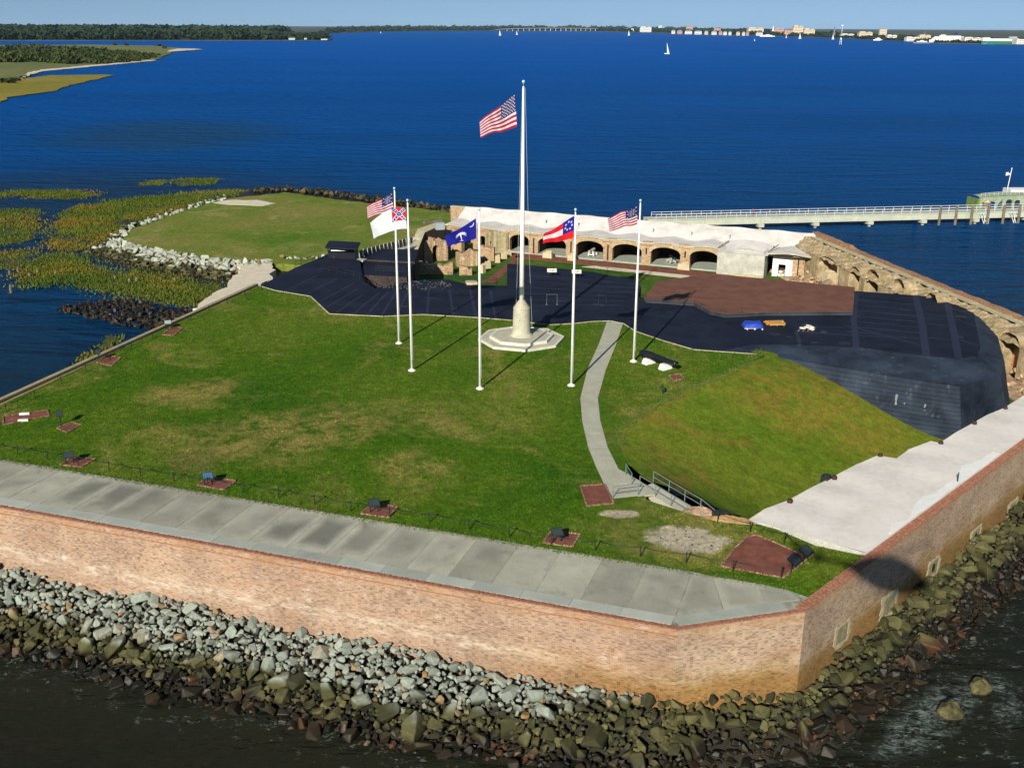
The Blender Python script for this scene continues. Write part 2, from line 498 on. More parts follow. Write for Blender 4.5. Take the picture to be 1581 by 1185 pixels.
# black waterproofing of the battery
def tar_mat(name, c1, c2, streak, rough=0.7):
    m, nt, b = nmat(name, rough, 0.16)
    p = pos(nt)
    col = ramp(nt, noise(nt, p, 0.22, 6, 0.62, 0.5), [(0.3, c1), (0.7, c2)])
    f = maprange(nt, noise(nt, pos(nt, (1, 1, 0.25)), 1.1, 8, 0.75, 0.3), 0.56, 0.74, 0, streak)
    col = mixc(nt, f, col, (0.10, 0.125, 0.15))
    g = maprange(nt, noise(nt, p, 5.0, 6, 0.75), 0.68, 0.74, 0, streak * 1.3)
    col = mixc(nt, g, col, (0.42, 0.44, 0.42))
    nt.links.new(col, b.inputs['Base Color'])
    bump(nt, b, noise(nt, p, 3.0, 6, 0.7), 0.35, 0.04)
    return m
M['tar'] = tar_mat('black_roof_membrane', (0.0045, 0.0060, 0.0138), (0.0150, 0.0190, 0.0360), 0.30)
M['tar_left'] = tar_mat('black_apron_coating', (0.0040, 0.0050, 0.0112), (0.0115, 0.0140, 0.0260), 0.34)
M['tar_wall'] = tar_mat('black_tarred_wall', (0.007, 0.011, 0.020), (0.036, 0.052, 0.078), 0.9)
M['seam'] = tar_mat('membrane_seam', (0.0180, 0.0225, 0.043), (0.0260, 0.0320, 0.057), 0.10)
M['scuffed'] = tar_mat('scuffed_black_kerb', (0.014, 0.018, 0.024), (0.05, 0.06, 0.068), 1.0)

# lawn
def grass_mat(name, greens, dry, dry_amt, patches=(), bare=(), big=0.045):
    m, nt, b = nmat(name, 0.95, 0.08)
    p = pos(nt)
    col = ramp(nt, noise(nt, p, big, 6, 0.6, 0.4), [(0.3, greens[0]), (0.5, greens[1]), (0.7, greens[2])])
    d = maprange(nt, noise(nt, p, 0.10, 8, 0.68, 0.7), 0.50, 0.68, 0, dry_amt)
    col = mixc(nt, d, col, dry)
    for (cx, cy, rx, ry, ang, amt, c) in patches:
        f = mth(nt, 'MULTIPLY', ellipse_mask(nt, cx, cy, rx, ry, ang, 0.9, 0.9, 0.22), amt)
        f = mth(nt, 'MULTIPLY', f, maprange(nt, noise(nt, p, 0.42, 9, 0.75, 0.5), 0.36, 0.60))
        col = mixc(nt, f, col, c)
    for (cx, cy, rx, ry, ang, c) in bare:
        f = ellipse_mask(nt, cx, cy, rx, ry, ang, 0.35, 0.55, 0.8)
        sp = maprange(nt, noise(nt, p, 2.2, 5, 0.7), 0.35, 0.5, 0.35, 0.97)
        col = mixc(nt, mth(nt, 'MULTIPLY', f, sp), col, c)
    mid = noise(nt, p, 0.9, 7, 0.72)
    fine = noise(nt, pos(nt, (1, 0.6, 1)), 3.6, 6, 0.8)
    col = mixc(nt, 1.0, col, ramp(nt, mid, [(0.25, 0.60), (0.75, 1.42)]), 'MULTIPLY')
    col = mixc(nt, 1.0, col, ramp(nt, fine, [(0.25, 0.50), (0.75, 1.52)]), 'MULTIPLY')
    nt.links.new(col, b.inputs['Base Color'])
    bump(nt, b, fine, 0.8, 0.10)
    return m
DRY = (0.235, 0.190, 0.055)
pa = at(300, 605); pb = at(430, 670); pc = at(305, 715); pd = at(640, 725); pe = at(590, 640); pf = at(760, 650)
bareA, bareB = at(1062, 832), at(958, 793)
M['lawn'] = grass_mat('lawn', ((0.026, 0.086, 0.003), (0.056, 0.116, 0.005), (0.102, 0.140, 0.014)), DRY, 0.5,
    patches=[(pa.x, pa.y, 5, 4, 0.2, 0.75, DRY), (pb.x, pb.y, 9, 6, 0.4, 0.8, DRY), (pc.x, pc.y, 2.6, 3.2, 0.1, 0.85, (0.15, 0.13, 0.04)),
             (pd.x, pd.y, 3.4, 4.2, 0.5, 0.75, DRY), (pe.x, pe.y, 6, 5, 0.2, 0.45, DRY), (pf.x, pf.y, 5, 5, 0.2, 0.3, DRY),
             (bareA.x - 1, bareA.y + 1.5, 6, 4.5, 0.2, 0.6, DRY)],
    bare=[(bareA.x, bareA.y, 3.0, 2.2, -0.25, (0.42, 0.37, 0.27)), (bareB.x, bareB.y, 1.6, 0.8, 0.0, (0.36, 0.31, 0.22))])
sa, sb, sc_ = at(1240, 610, 7), at(1200, 690, 6), at(1350, 660, 5)
M['slope'] = grass_mat('slope_grass', ((0.062, 0.130, 0.006), (0.115, 0.165, 0.012), (0.165, 0.178, 0.020)), (0.200, 0.145, 0.026), 0.7,
    patches=[(sa.x, sa.y, 9, 8, 0.5, 0.8, (0.205, 0.148, 0.024)), (sc_.x, sc_.y, 8, 6, 0.3, 0.5, (0.17, 0.17, 0.018))])
M['parade'] = grass_mat('parade_grass', ((0.03, 0.085, 0.008), (0.045, 0.10, 0.010), (0.07, 0.11, 0.018)), DRY, 0.3)
M['islegrass'] = grass_mat('island_grass', ((0.060, 0.140, 0.008), (0.135, 0.165, 0.026), (0.190, 0.175, 0.050)), (0.30, 0.25, 0.10), 0.55, big=0.03)

# riprap: pale dry stone above, algae below, wet and dark at the water
def rock_mat(name, z_pale, z_alg, z_wet, pale=(0.215, 0.245, 0.205), warm=True, fade=0.0):
    m, nt, b = nmat(name, 0.85, 0.3)
    p = pos(nt)
    oi = nt.nodes.new('ShaderNodeObjectInfo')
    atn = nt.nodes.new('ShaderNodeAttribute'); atn.attribute_name = 'tint'
    t = mth(nt, 'FRACT', mth(nt, 'ADD', oi.outputs['Random'], atn.outputs['Fac']))
    c_dry = ramp(nt, t, [(0.0, tuple(v * 0.72 for v in pale)), (0.45, pale), (0.80, tuple(v * 1.25 for v in pale)), (0.95, (0.26, 0.24, 0.18) if warm else pale), (1.0, (0.24, 0.14, 0.05) if warm else pale)])
    c_alg = ramp(nt, t, [(0.0, (0.026, 0.027, 0.010)), (0.5, (0.054, 0.053, 0.017)), (1.0, (0.105, 0.098, 0.038))])
    c_wet = ramp(nt, t, [(0.0, (0.006, 0.006, 0.004)), (0.6, (0.016, 0.013, 0.007)), (0.93, (0.030, 0.018, 0.009)), (1.0, (0.085, 0.034, 0.014))])
    z = sepxyz(nt, p)[2]
    z = mth(nt, 'ADD', z, mth(nt, 'MULTIPLY', mth(nt, 'SUBTRACT', noise(nt, p, 0.28, 3), 0.5), 1.6))
    z = mth(nt, 'ADD', z, mth(nt, 'MULTIPLY', mth(nt, 'SUBTRACT', t, 0.5), 0.5))
    z_top = mth(nt, 'SUBTRACT', z, maprange(nt, sepxyz(nt, p)[0], 0.0, 11.5, 0.0, fade)) if fade else z
    col = mixc(nt, maprange(nt, z_top, z_alg, z_pale), c_alg, c_dry)
    col = mixc(nt, maprange(nt, z, z_wet - 0.25, z_wet + 0.45), c_wet, col)
    f = noise(nt, p, 3.5, 7, 0.7)
    col = mixc(nt, 1.0, col, ramp(nt, f, [(0.25, 0.66), (0.75, 1.32)]), 'MULTIPLY')
    nt.links.new(col, b.inputs['Base Color'])
    nt.links.new(maprange(nt, z, z_wet - 0.2, z_wet + 0.5, 0.5, 0.88), b.inputs['Roughness'])
    bump(nt, b, f, 0.5, 0.06)
    return m
M['rock'] = rock_mat('riprap_stone', 2.25, 1.45, 0.8, fade=2.2)
M['rock_side'] = rock_mat('riprap_stone_algae', 5.4, 4.2, 1.5, (0.13, 0.13, 0.08))
M['rock_isle'] = rock_mat('island_riprap_stone', 1.35, 0.9, 0.25, (0.31, 0.33, 0.27))
M['rock_low'] = rock_mat('shore_rubble_stone', 2.1, 1.5, 0.9, (0.24, 0.235, 0.18))
# ------------------------------------------------------------------ key lines of the fort (metres; water z = 0, lawn z = 9)
LAWN = 9.0
CA, CB = at(1047, 972), at(1243, 944)                  # the two near corners of the sea wall
FD = (at(0, 783) - CA).normalized()                    # along the front wall, towards the left
RD = (at(1581, 690) - CB).normalized()                 # along the right wall, away from the camera
CL = CA + FD * 76.0                                    # left corner, outside the frame
CR = CB + RD * 74.0
FN = Vector((FD.y, -FD.x, 0)) if Vector((FD.y, -FD.x, 0)).y < 0 else Vector((-FD.y, FD.x, 0))
RN = Vector((RD.y, -RD.x, 0))
if RN.x < 0: RN = -RN
CD = (CB - CA).normalized()
CN = Vector((CD.y, -CD.x, 0))
if CN.y > 0: CN = -CN

def meet(p, d, q, e):
    """crossing of two plan lines p + t d and q + u e"""
    den = d.x * e.y - d.y * e.x
    t = ((q.x - p.x) * e.y - (q.y - p.y) * e.x) / den
    return p + d * t

def offset_corner(a, off):
    """corner A or B of the wall line moved inwards by off"""
    pf, pc, pr = CA - FN * off, CA - CN * off, CB - RN * off
    return meet(pf, FD, pc, CD) if a == 'A' else meet(CB - CN * off, CD, pr, RD)

# ------------------------------------------------------------------ water
def water_mat():
    m, nt, b = nmat('harbour_water', 0.16, 0.5)
    b.inputs['IOR'].default_value = 1.33
    p = pos(nt)
    x, y, z = sepxyz(nt, p)
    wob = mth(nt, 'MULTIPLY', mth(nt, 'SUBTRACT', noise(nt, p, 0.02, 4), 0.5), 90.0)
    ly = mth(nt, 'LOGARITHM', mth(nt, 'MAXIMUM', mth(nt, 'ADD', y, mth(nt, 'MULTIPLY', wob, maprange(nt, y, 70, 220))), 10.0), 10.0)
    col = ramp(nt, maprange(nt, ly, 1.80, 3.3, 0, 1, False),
               [(0.0, (0.0125, 0.0145, 0.0080)), (0.10, (0.0105, 0.0140, 0.0100)), (0.22, (0.0035, 0.018, 0.036)), (0.40, (0.0004, 0.040, 0.132)), (0.62, (0.0003, 0.060, 0.240)), (1.0, (0.0003, 0.080, 0.350))])  # farther water turns bluer: turbidity plus reflected sky blue painted into the colour
    # wind streaks and slicks
    st = noise(nt, pos(nt, (0.6, 2.4, 1), (0, 0, 0.12)), 0.004, 5, 0.6, 0.4)
    col = mixc(nt, 1.0, col, ramp(nt, st, [(0.3, 0.90), (0.7, 1.12)]), 'MULTIPLY')
    # shoals showing through left of the fort
    s = at(265, 205, 0)
    f = mth(nt, 'MULTIPLY', ellipse_mask(nt, s.x, s.y, 45, 70, 0.3, 1.0, 0.5, 0.012), 0.55)
    col = mixc(nt, f, col, (0.012, 0.048, 0.085))
    s2 = at(60, 330, 0)
    f = mth(nt, 'MULTIPLY', ellipse_mask(nt, s2.x, s2.y, 75, 80, 0.2, 1.0, 0.5, 0.015), 0.6)
    col = mixc(nt, f, col, (0.014, 0.026, 0.030))
    # foam at the foot of the banks and in the eddy to the right
    def foam(mask, sc, lo, hi):
        n1 = noise(nt, pos(nt, (1, 1.8, 1), (0, 0, 0.6)), sc, 8, 0.72, 1.2)
        n2 = noise(nt, p, sc * 0.35, 4, 0.6)
        k = maprange(nt, mth(nt, 'ADD', mth(nt, 'MULTIPLY', n1, 0.65), mth(nt, 'MULTIPLY', n2, 0.35)), lo, hi)
        return mth(nt, 'MULTIPLY', k, mask)
    dx = mth(nt, 'ADD', mth(nt, 'MULTIPLY', x, FN.x), mth(nt, 'MULTIPLY', y, FN.y))
    dfr = mth(nt, 'SUBTRACT', dx, CA.x * FN.x + CA.y * FN.y)
    dx2 = mth(nt, 'ADD', mth(nt, 'MULTIPLY', x, RN.x), mth(nt, 'MULTIPLY', y, RN.y))
    drt = mth(nt, 'SUBTRACT', dx2, CB.x * RN.x + CB.y * RN.y)
    m1 = mth(nt, 'MULTIPLY', maprange(nt, dfr, 11.5, 8.0), maprange(nt, y, 90, 80))
    m2 = mth(nt, 'MULTIPLY', maprange(nt, drt, 9.5, 6.0), maprange(nt, x, 8, 16))
    fo = mth(nt, 'MAXIMUM', foam(m1, 1.9, 0.55, 0.66), foam(m2, 2.1, 0.56, 0.68))
    e = at(1440, 1105, 0)
    fo = mth(nt, 'MAXIMUM', fo, mth(nt, 'MULTIPLY', foam(ellipse_mask(nt, e.x, e.y, 6.0, 1.6, 0.75, 1.0, 0.4, 0.5), 1.6, 0.45, 0.62), 1.0))
    e = at(1553, 1075, 0)
    fo = mth(nt, 'MAXIMUM', fo, mth(nt, 'MULTIPLY', foam(ellipse_mask(nt, e.x, e.y, 4.0, 1.3, 1.1, 1.0, 0.4, 0.5), 1.6, 0.48, 0.66), 0.9))
    e = at(255, 210, 0)
    fo = mth(nt, 'MAXIMUM', fo, mth(nt, 'MULTIPLY', foam(ellipse_mask(nt, e.x, e.y, 34, 55, 0.2, 1.0, 0.4, 0.05), 0.12, 0.60, 0.66), 0.8))
    col = mixc(nt, mth(nt, 'MULTIPLY', fo, 0.6), col, (0.26, 0.32, 0.31))
    nt.links.new(col, b.inputs['Base Color'])
    nt.links.new(maprange(nt, ly, 1.9, 3.2, 0.08, 0.30, False), b.inputs['Roughness'])
    nt.links.new(maprange(nt, ly, 1.9, 2.5, 0.45, 0.04, False), b.inputs['Specular IOR Level'])
    h1 = noise(nt, pos(nt, (0.55, 1.5, 1), (0, 0, 0.25)), 0.42, 4, 0.6, 0.3)
    h2 = noise(nt, pos(nt, (0.7, 1.6, 1), (0, 0, -0.2)), 1.7, 4, 0.6, 0.2)
    h3 = noise(nt, pos(nt, (0.5, 1.7, 1), (0, 0, 0.1)), 0.07, 4, 0.6, 0.2)
    h4 = noise(nt, pos(nt, (0.55, 1.8, 1), (0, 0, -0.12)), 0.17, 4, 0.6, 0.2)
    h3 = mth(nt, 'ADD', mth(nt, 'MULTIPLY', h3, 3.2), mth(nt, 'MULTIPLY', h4, 1.6))
    h = mth(nt, 'ADD', mth(nt, 'MULTIPLY', h3, 1.0), mth(nt, 'ADD', mth(nt, 'MULTIPLY', h1, 0.8), mth(nt, 'MULTIPLY', h2, 0.22)))
    # wind-roughened water: body colour, reflected sky blue painted into it, plus a sky reflection that the wave slopes keep from growing at grazing angles
    bn = nt.nodes.new('ShaderNodeBump'); bn.inputs['Strength'].default_value = 1.0; bn.inputs['Distance'].default_value = 1.3
    nt.links.new(h, bn.inputs['Height'])
    nt.links.new(maprange(nt, ly, 1.9, 2.4, 0.30, 1.3, False), bn.inputs['Distance'])
    df = nt.nodes.new('ShaderNodeBsdfDiffuse'); gl = nt.nodes.new('ShaderNodeBsdfGlossy')
    nt.links.new(col, df.inputs['Color']); nt.links.new(bn.outputs[0], df.inputs['Normal']); nt.links.new(bn.outputs[0], gl.inputs['Normal'])
    gl.inputs['Roughness'].default_value = 0.13
    gl.inputs['Color'].default_value = (0.80, 0.92, 1.0, 1)
    fr = nt.nodes.new('ShaderNodeFresnel'); fr.inputs['IOR'].default_value = 1.33; nt.links.new(bn.outputs[0], fr.inputs['Normal'])
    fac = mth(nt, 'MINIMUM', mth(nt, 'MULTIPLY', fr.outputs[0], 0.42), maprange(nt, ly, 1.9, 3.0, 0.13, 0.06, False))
    mx = nt.nodes.new('ShaderNodeMixShader'); nt.links.new(fac, mx.inputs[0]); nt.links.new(df.outputs[0], mx.inputs[1]); nt.links.new(gl.outputs[0], mx.inputs[2])
    nt.links.new(mx.outputs[0], nt.nodes['Material Output'].inputs['Surface'])
    return m
M['water'] = water_mat()
mb = MB()
R0 = 34000.0
mb.face([(-R0, -3000, 0), (R0, -3000, 0), (R0, R0, 0), (-R0, R0, 0)])
sea = bpy.data.objects.new('sea_water', mb.mesh('sea_water', M['water']))
link(sea); tag(sea, kind='structure')

# ------------------------------------------------------------------ rock kit
import bmesh
def rock_verts(seed, flat=0.75):
    r = random.Random(seed)
    bm = bmesh.new()
    for _ in range(15):
        v = Vector((r.gauss(0, 1), r.gauss(0, 1), r.gauss(0, 1))).normalized()
        v = Vector((math.copysign(abs(v.x) ** 0.6, v.x), math.copysign(abs(v.y) ** 0.6, v.y), math.copysign(abs(v.z) ** 0.6, v.z))) * r.uniform(0.42, 0.56)
        bm.verts.new((v.x, v.y * 0.85, v.z * flat))
    res = bmesh.ops.convex_hull(bm, input=bm.verts)
    for g in res['geom_interior']:
        if isinstance(g, bmesh.types.BMVert): bm.verts.remove(g)
    bmesh.ops.dissolve_limit(bm, angle_limit=0.22, verts=bm.verts, edges=bm.edges)
    bmesh.ops.bevel(bm, geom=list(bm.edges), offset=0.035, segments=1, affect='EDGES', clamp_overlap=True)
    bm.verts.ensure_lookup_table()
    bm.verts.index_update()
    vs = np.array([v.co[:] for v in bm.verts]); fs = [[v.index for v in f.verts] for f in bm.faces]
    bm.free()
    return vs, fs
ROCKS = [rock_verts(100 + i, random.uniform(0.6, 0.9)) for i in range(16)]
ROCK_MESH = {}
def rock_mesh(i, mat):
    k = (i, mat.name)
    if k not in ROCK_MESH:
        vs, fs = ROCKS[i]
        me = bpy.data.meshes.new('stone')
        me.from_pydata([tuple(v) for v in vs], [], fs)
        me.materials.append(mat)
        ROCK_MESH[k] = me
    return ROCK_MESH[k]
def rot_m(rx, ry, rz):
    return np.array((Matrix.Rotation(rz, 3, 'Z') @ Matrix.Rotation(ry, 3, 'Y') @ Matrix.Rotation(rx, 3, 'X')))

def place_rocks(parent, specs, mat, n_parts, rest_name='small_stones'):
    """specs: list of (x, y, z, size); the n_parts that show largest become parts, the rest one mass"""
    specs = sorted(specs, key=lambda s: -s[3] * scale_at(s))
    off = wloc(parent)
    V, F, T, nb = [], [], [], 0
    for k, (x, y, z, s) in enumerate(specs):
        i = random.randrange(len(ROCKS))
        rx, ry, rz = random.gauss(0, 0.45), random.gauss(0, 0.45), random.uniform(0, 6.28)
        sx, sy, sz = s * random.uniform(0.85, 1.3), s * random.uniform(0.8, 1.1), s * random.uniform(0.75, 1.05)
        if k < n_parts:
            o = bpy.data.objects.new('stone', rock_mesh(i, mat))
            o.location = (x - off.x, y - off.y, z - off.z)
            o.rotation_euler = (rx, ry, rz)
            o.scale = (sx, sy, sz)
            link(o, parent)
        else:
            vs, fs = ROCKS[i]
            W = (vs * np.array([sx, sy, sz])) @ rot_m(rx, ry, rz).T + np.array([x, y, z]) - np.array(off)
            V.append(W); F.extend([[nb + a for a in f] for f in fs]); nb += len(vs)
            T.extend([random.random()] * len(vs))
    if V:
        me = bpy.data.meshes.new(rest_name)
        me.from_pydata([tuple(v) for v in np.concatenate(V)], [], F)
        me.materials.append(mat)
        a = me.attributes.new('tint', 'FLOAT', 'POINT')
        a.data.foreach_set('value', T)
        o = bpy.data.objects.new(rest_name, me)
        link(o, parent); o['kind'] = 'stuff'

def scatter(n_try, sample, size, gap=0.62, existing=None):
    """dart throwing: sample() -> (x, y, z, t), size(t) -> metres"""
    out = existing if existing is not None else []
    cell = {}
    for o in out: cell.setdefault((int(o[0] // 2), int(o[1] // 2)), []).append(o)
    for _ in range(n_try):
        x, y, z, t = sample()
        s = size(t)
        cx, cy = int(x // 2), int(y // 2)
        ok = True
        for ax in (-1, 0, 1):
            for ay in (-1, 0, 1):
                for o in cell.get((cx + ax, cy + ay), ()):
                    if (o[0] - x) ** 2 + (o[1] - y) ** 2 < (gap * (o[3] + s) / 2) ** 2: ok = False; break
                if not ok: break
            if not ok: break
        if ok:
            r = (x, y, z, s); out.append(r); cell.setdefault((cx, cy), []).append(r)
    return out

# front bank ------------------------------------------------------
def w_front(s): return float(np.interp(s, [0, 7, 20, 45, 80], [4.4, 5.6, 8.4, 8.2, 7.6]))
def bank_mesh(a, b, n, ztop, width, steps=60):
    m_ = MB()
    def fn(u, v):
        p = line2(a, b, u) + n * (v * w_front((1 - u) * (b - a).length) * 1.25 - 0.3)
        return (p.x, p.y, ztop - 0.75 - (ztop + 1.0) * v)
    return m_.grid(fn, steps, 6)
ZT = 3.55
wF, wR = 9.0, 4.7
bank_f = struct('riprap_bank', bank_mesh(CL, CA, FN, ZT, wF * 1.25), M['soil_and_shade'])
def s_front():
    u = random.random(); t = random.random() ** 0.85
    L = (CL - CA).length
    s = u * L
    wl = w_front(s)
    p = CA + FD * (s - 1.5) + FN * (0.25 + t * wl)
    # fan round the corner
    z = ZT - 0.25 + 0.3 * math.sin(s * 0.35) * (1 - t) - (ZT + 0.75) * t ** 1.05 + random.uniform(-0.1, 0.18)
    return p.x, p.y, z, t
def z_size(t):
    r = random.random()
    if t < 0.42: return random.uniform(0.35, 0.85) if r < 0.88 else random.uniform(0.9, 1.4)
    return random.uniform(0.45, 1.0) if r < 0.65 else random.uniform(1.0, 1.8)
big = scatter(260, s_front, lambda t: random.uniform(1.1, 2.1) * (0.8 if t < 0.4 else 1.05), 0.85)
specs = scatter(14000, s_front, z_size, 0.66, big)
specs = scatter(9000, s_front, lambda t: random.uniform(0.2, 0.5), 0.55, specs)
place_rocks(bank_f, specs, M['rock'], 300)
# right bank, round the cut-off corner and along the right wall
def s_side():
    Lc, Lr = (CB - CA).length, 62.0
    u = random.uniform(-6.0, Lc + Lr); t = random.random()
    w = float(np.interp(u, [-6, 4, 14, 30, 70], [4.4, 3.9, 4.2, 5.0, 5.4]))
    if u < 0.0:
        a = -u / 6.0
        n = (CN * (1 - a) + FN * a).normalized(); p = CA + n * (0.3 + t * w)
    elif u < Lc:
        f = u / Lc
        n = (CN * (1 - max(0, f - 0.6)) + RN * max(0, f - 0.6)).normalized()
        p = CA + CD * u + n * (0.3 + t * w)
    else:
        f = min(1, 0.4 + (u - Lc) / 5.0)
        n = (RN * f + CN * (1 - f)).normalized(); p = CB + RD * (u - Lc) + n * (0.3 + t * w)
    zt = 2.9 + 0.35 * math.sin(u * 0.5)
    z = zt - (zt + 0.55) * t ** 0.95 + random.uniform(-0.1, 0.2)
    return p.x, p.y, z, t
mbk = MB()
mbk.grid(lambda u, v: (lambda p, n: (p.x + n.x * (v * wR * 1.3 - 0.3), p.y + n.y * (v * wR * 1.3 - 0.3), 2.1 - 3.2 * v))(
    CA + CD * (u * 3 * (CB - CA).length) if u < 1 / 3 else CB + RD * ((u - 1 / 3) * 1.5 * 64), (CN * max(0, 1 - u * 2.2) + RN * min(1, u * 2.2)).normalized()), 60, 6)
bank_r = struct('riprap_bank', mbk, M['soil_and_shade'])
big = scatter(300, s_side, lambda t: random.uniform(1.1, 1.9), 0.85)
specs = scatter(8000, s_side, lambda t: random.uniform(0.45, 1.15), 0.66, big)
specs = scatter(5500, s_side, lambda t: random.uniform(0.2, 0.5), 0.55, specs)
place_rocks(bank_r, specs, M['rock_side'], 300)
# two mossy boulders out in the water
def boulder(px, py, r, label):
    c = at(px, py, 0.0)
    m_ = MB()
    rr = random.Random(px)
    ph = [rr.uniform(0, 6.28) for _ in range(6)]
    def fn(u, v):
        a, e = u * 2 * math.pi, (v - 0.5) * math.pi
        k = r * (1 + 0.10 * math.sin(3 * a + ph[0]) * math.cos(e) + 0.09 * math.sin(2 * a + 4 * e + ph[1]) + 0.06 * math.sin(5 * a - 3 * e + ph[2]))
        return (c.x + k * math.cos(e) * math.cos(a), c.y + k * math.cos(e) * math.sin(a), 0.30 + 0.85 * k * math.sin(e))
    m_.grid(fn, 22, 14)
    solo('boulder', m_, M['boulder'], label, 'boulder', 'boulders in the water')
M['boulder'] = mottled('mossy_boulder', (0.03, 0.03, 0.012), (0.15, 0.135, 0.06), (0.075, 0.068, 0.028), 1.6, 6, bs=0.9, bd=0.12)
boulder(1467, 1102, 0.82, 'larger mossy round boulder in the murky water, nearer the bottom')
boulder(1513, 1065, 0.74, 'mossy round boulder in the murky water farther from the camera')

# ------------------------------------------------------------------ grass-covered spit behind the fort, beach, rubble
def pix(pts, z): return [at(x, y, z) for x, y in pts]
def ragged(poly, step, amp):
    out = []
    for a, b_ in zip(poly, poly[1:] + poly[:1]):
        n_ = max(1, int((b_ - a).length / step))
        for k in range(n_):
            q = line2(a, b_, k / n_); out.append(Vector((q.x + random.gauss(0, amp), q.y + random.gauss(0, amp), q.z)))
    return out
ISLE = [(182, 376), (205, 352), (285, 325), (345, 307), (440, 297), (560, 313), (650, 322), (735, 333), (780, 345), (700, 372), (640, 420), (560, 425), (470, 410), (410, 405), (330, 402), (255, 390)]
mb = MB(); mb.prism(ragged(pix(ISLE, 1.6), 2.0, 0.35), -1.0, 1.6); struct('spit_ground', mb, M['islegrass'])
# apron of shore round it
mb = MB()
mb.prism(pix([(130, 392), (195, 340), (290, 316), (350, 300), (440, 290), (560, 306), (690, 322), (740, 330), (700, 360), (560, 425), (330, 452), (200, 415)], 0.0), -1.2, 0.12)
struct('shore_ground', mb, M['rock_low'])
mb = MB(); mb.prism(ragged(pix([(300, 480), (345, 446), (368, 424), (372, 408), (415, 402), (424, 420), (404, 446), (355, 468), (320, 482)], 1.2), 1.5, 0.4), -0.8, 1.64); struct('beach_sand', mb, M['sand'])
mb = MB(); mb.prism(ragged(pix([(328, 313), (350, 309), (395, 309), (425, 314), (405, 318), (352, 316)], 1.6), 2.0, 0.3), 1.2, 1.66); struct('sand_patch', mb, M['sand'])
def band(top, low, ztop, zlow):
    """a sampler between two pixel polylines at two heights"""
    T = pix(top, ztop); Lw = pix(low, zlow)
    def along(L, u):
        d = [0]
        for i in range(len(L) - 1): d.append(d[-1] + (L[i + 1] - L[i]).length)
        s = u * d[-1]
        for i in range(len(L) - 1):
            if s <= d[i + 1] + 1e-6: return line2(L[i], L[i + 1], (s - d[i]) / max(1e-6, d[i + 1] - d[i]))
        return L[-1]
    def f():
        u, t = random.random(), random.random()
        p = line2(along(T, u), along(Lw, u), t)
        return p.x, p.y, p.z + random.uniform(-0.1, 0.15), t
    return f
isle_bank = thing('island_riprap', at(250, 400, 0.2), kind='structure')
sm = band([(182, 374), (255, 388), (330, 400), (420, 404)], [(128, 390), (200, 408), (270, 424), (352, 436)], 1.9, -0.1)
sp = scatter(500, sm, lambda t: random.uniform(1.2, 2.1), 0.8)
sp = scatter(2500, sm, lambda t: random.uniform(0.6, 1.3), 0.6, sp)
sm2 = band([(186, 374), (205, 352), (285, 325), (352, 307)], [(140, 386), (194, 350), (280, 321), (348, 303)], 1.7, 0.6)
sp += scatter(160, sm2, lambda t: random.uniform(0.6, 1.7), 0.9)
sm3 = band([(430, 396), (500, 395)], [(430, 400), (500, 401)], 2.0, 1.5)
sp += scatter(60, sm3, lambda t: random.uniform(0.6, 1.4), 0.9)
place_rocks(isle_bank, sp, M['rock_isle'], 160)
spit = thing('rubble_spit', at(180, 480, 0.0), kind='structure')
sm = band([(95, 474), (150, 463), (200, 461), (262, 478), (300, 476)], [(88, 480), (140, 490), (195, 503), (235, 508), (285, 492)], 0.35, 0.15)
sp = scatter(900, sm, lambda t: random.uniform(0.5, 1.3), 0.65)
place_rocks(spit, sp, M['rock_low'], 60)
far_rocks = thing('shore_rubble', at(560, 305, 0.2), kind='structure')
sm = band([(385, 297), (440, 294), (520, 302), (600, 314), (715, 330)], [(385, 292), (440, 289), (520, 296), (600, 307), (715, 324)], 0.9, 0.0)
sp = scatter(500, sm, lambda t: random.uniform(0.6, 2.0), 0.8)
place_rocks(far_rocks, sp, M['rock_low'], 30)

# ------------------------------------------------------------------ marsh grass (stuff)
def marsh_mat():
    m, nt, b = nmat('marsh_grass', 0.9, 0.1)
    p = pos(nt)
    col = ramp(nt, noise(nt, p, 0.055, 4, 0.6, 0.4), [(0.32, (0.045, 0.085, 0.012)), (0.5, (0.095, 0.115, 0.015)), (0.66, (0.165, 0.120, 0.018))])
    col = mixc(nt, 1.0, col, ramp(nt, noise(nt, p, 1.2, 5, 0.7), [(0.25, 0.6), (0.75, 1.4)]), 'MULTIPLY')
    nt.links.new(col, b.inputs['Base Color'])
    return m
M['marsh'] = marsh_mat()
M['mud'] = mottled('marsh_mud', (0.018, 0.030, 0.022), (0.075, 0.085, 0.022), (0.045, 0.058, 0.018), 0.10, 1.5, bs=0)
def inside(x, y, poly):
    c = False
    for i in range(len(poly)):
        a, b_ = poly[i], poly[i - 1]
        if (a[1] > y) != (b_[1] > y) and x < (b_[0] - a[0]) * (y - a[1]) / (b_[1] - a[1]) + a[0]: c = not c
    return c
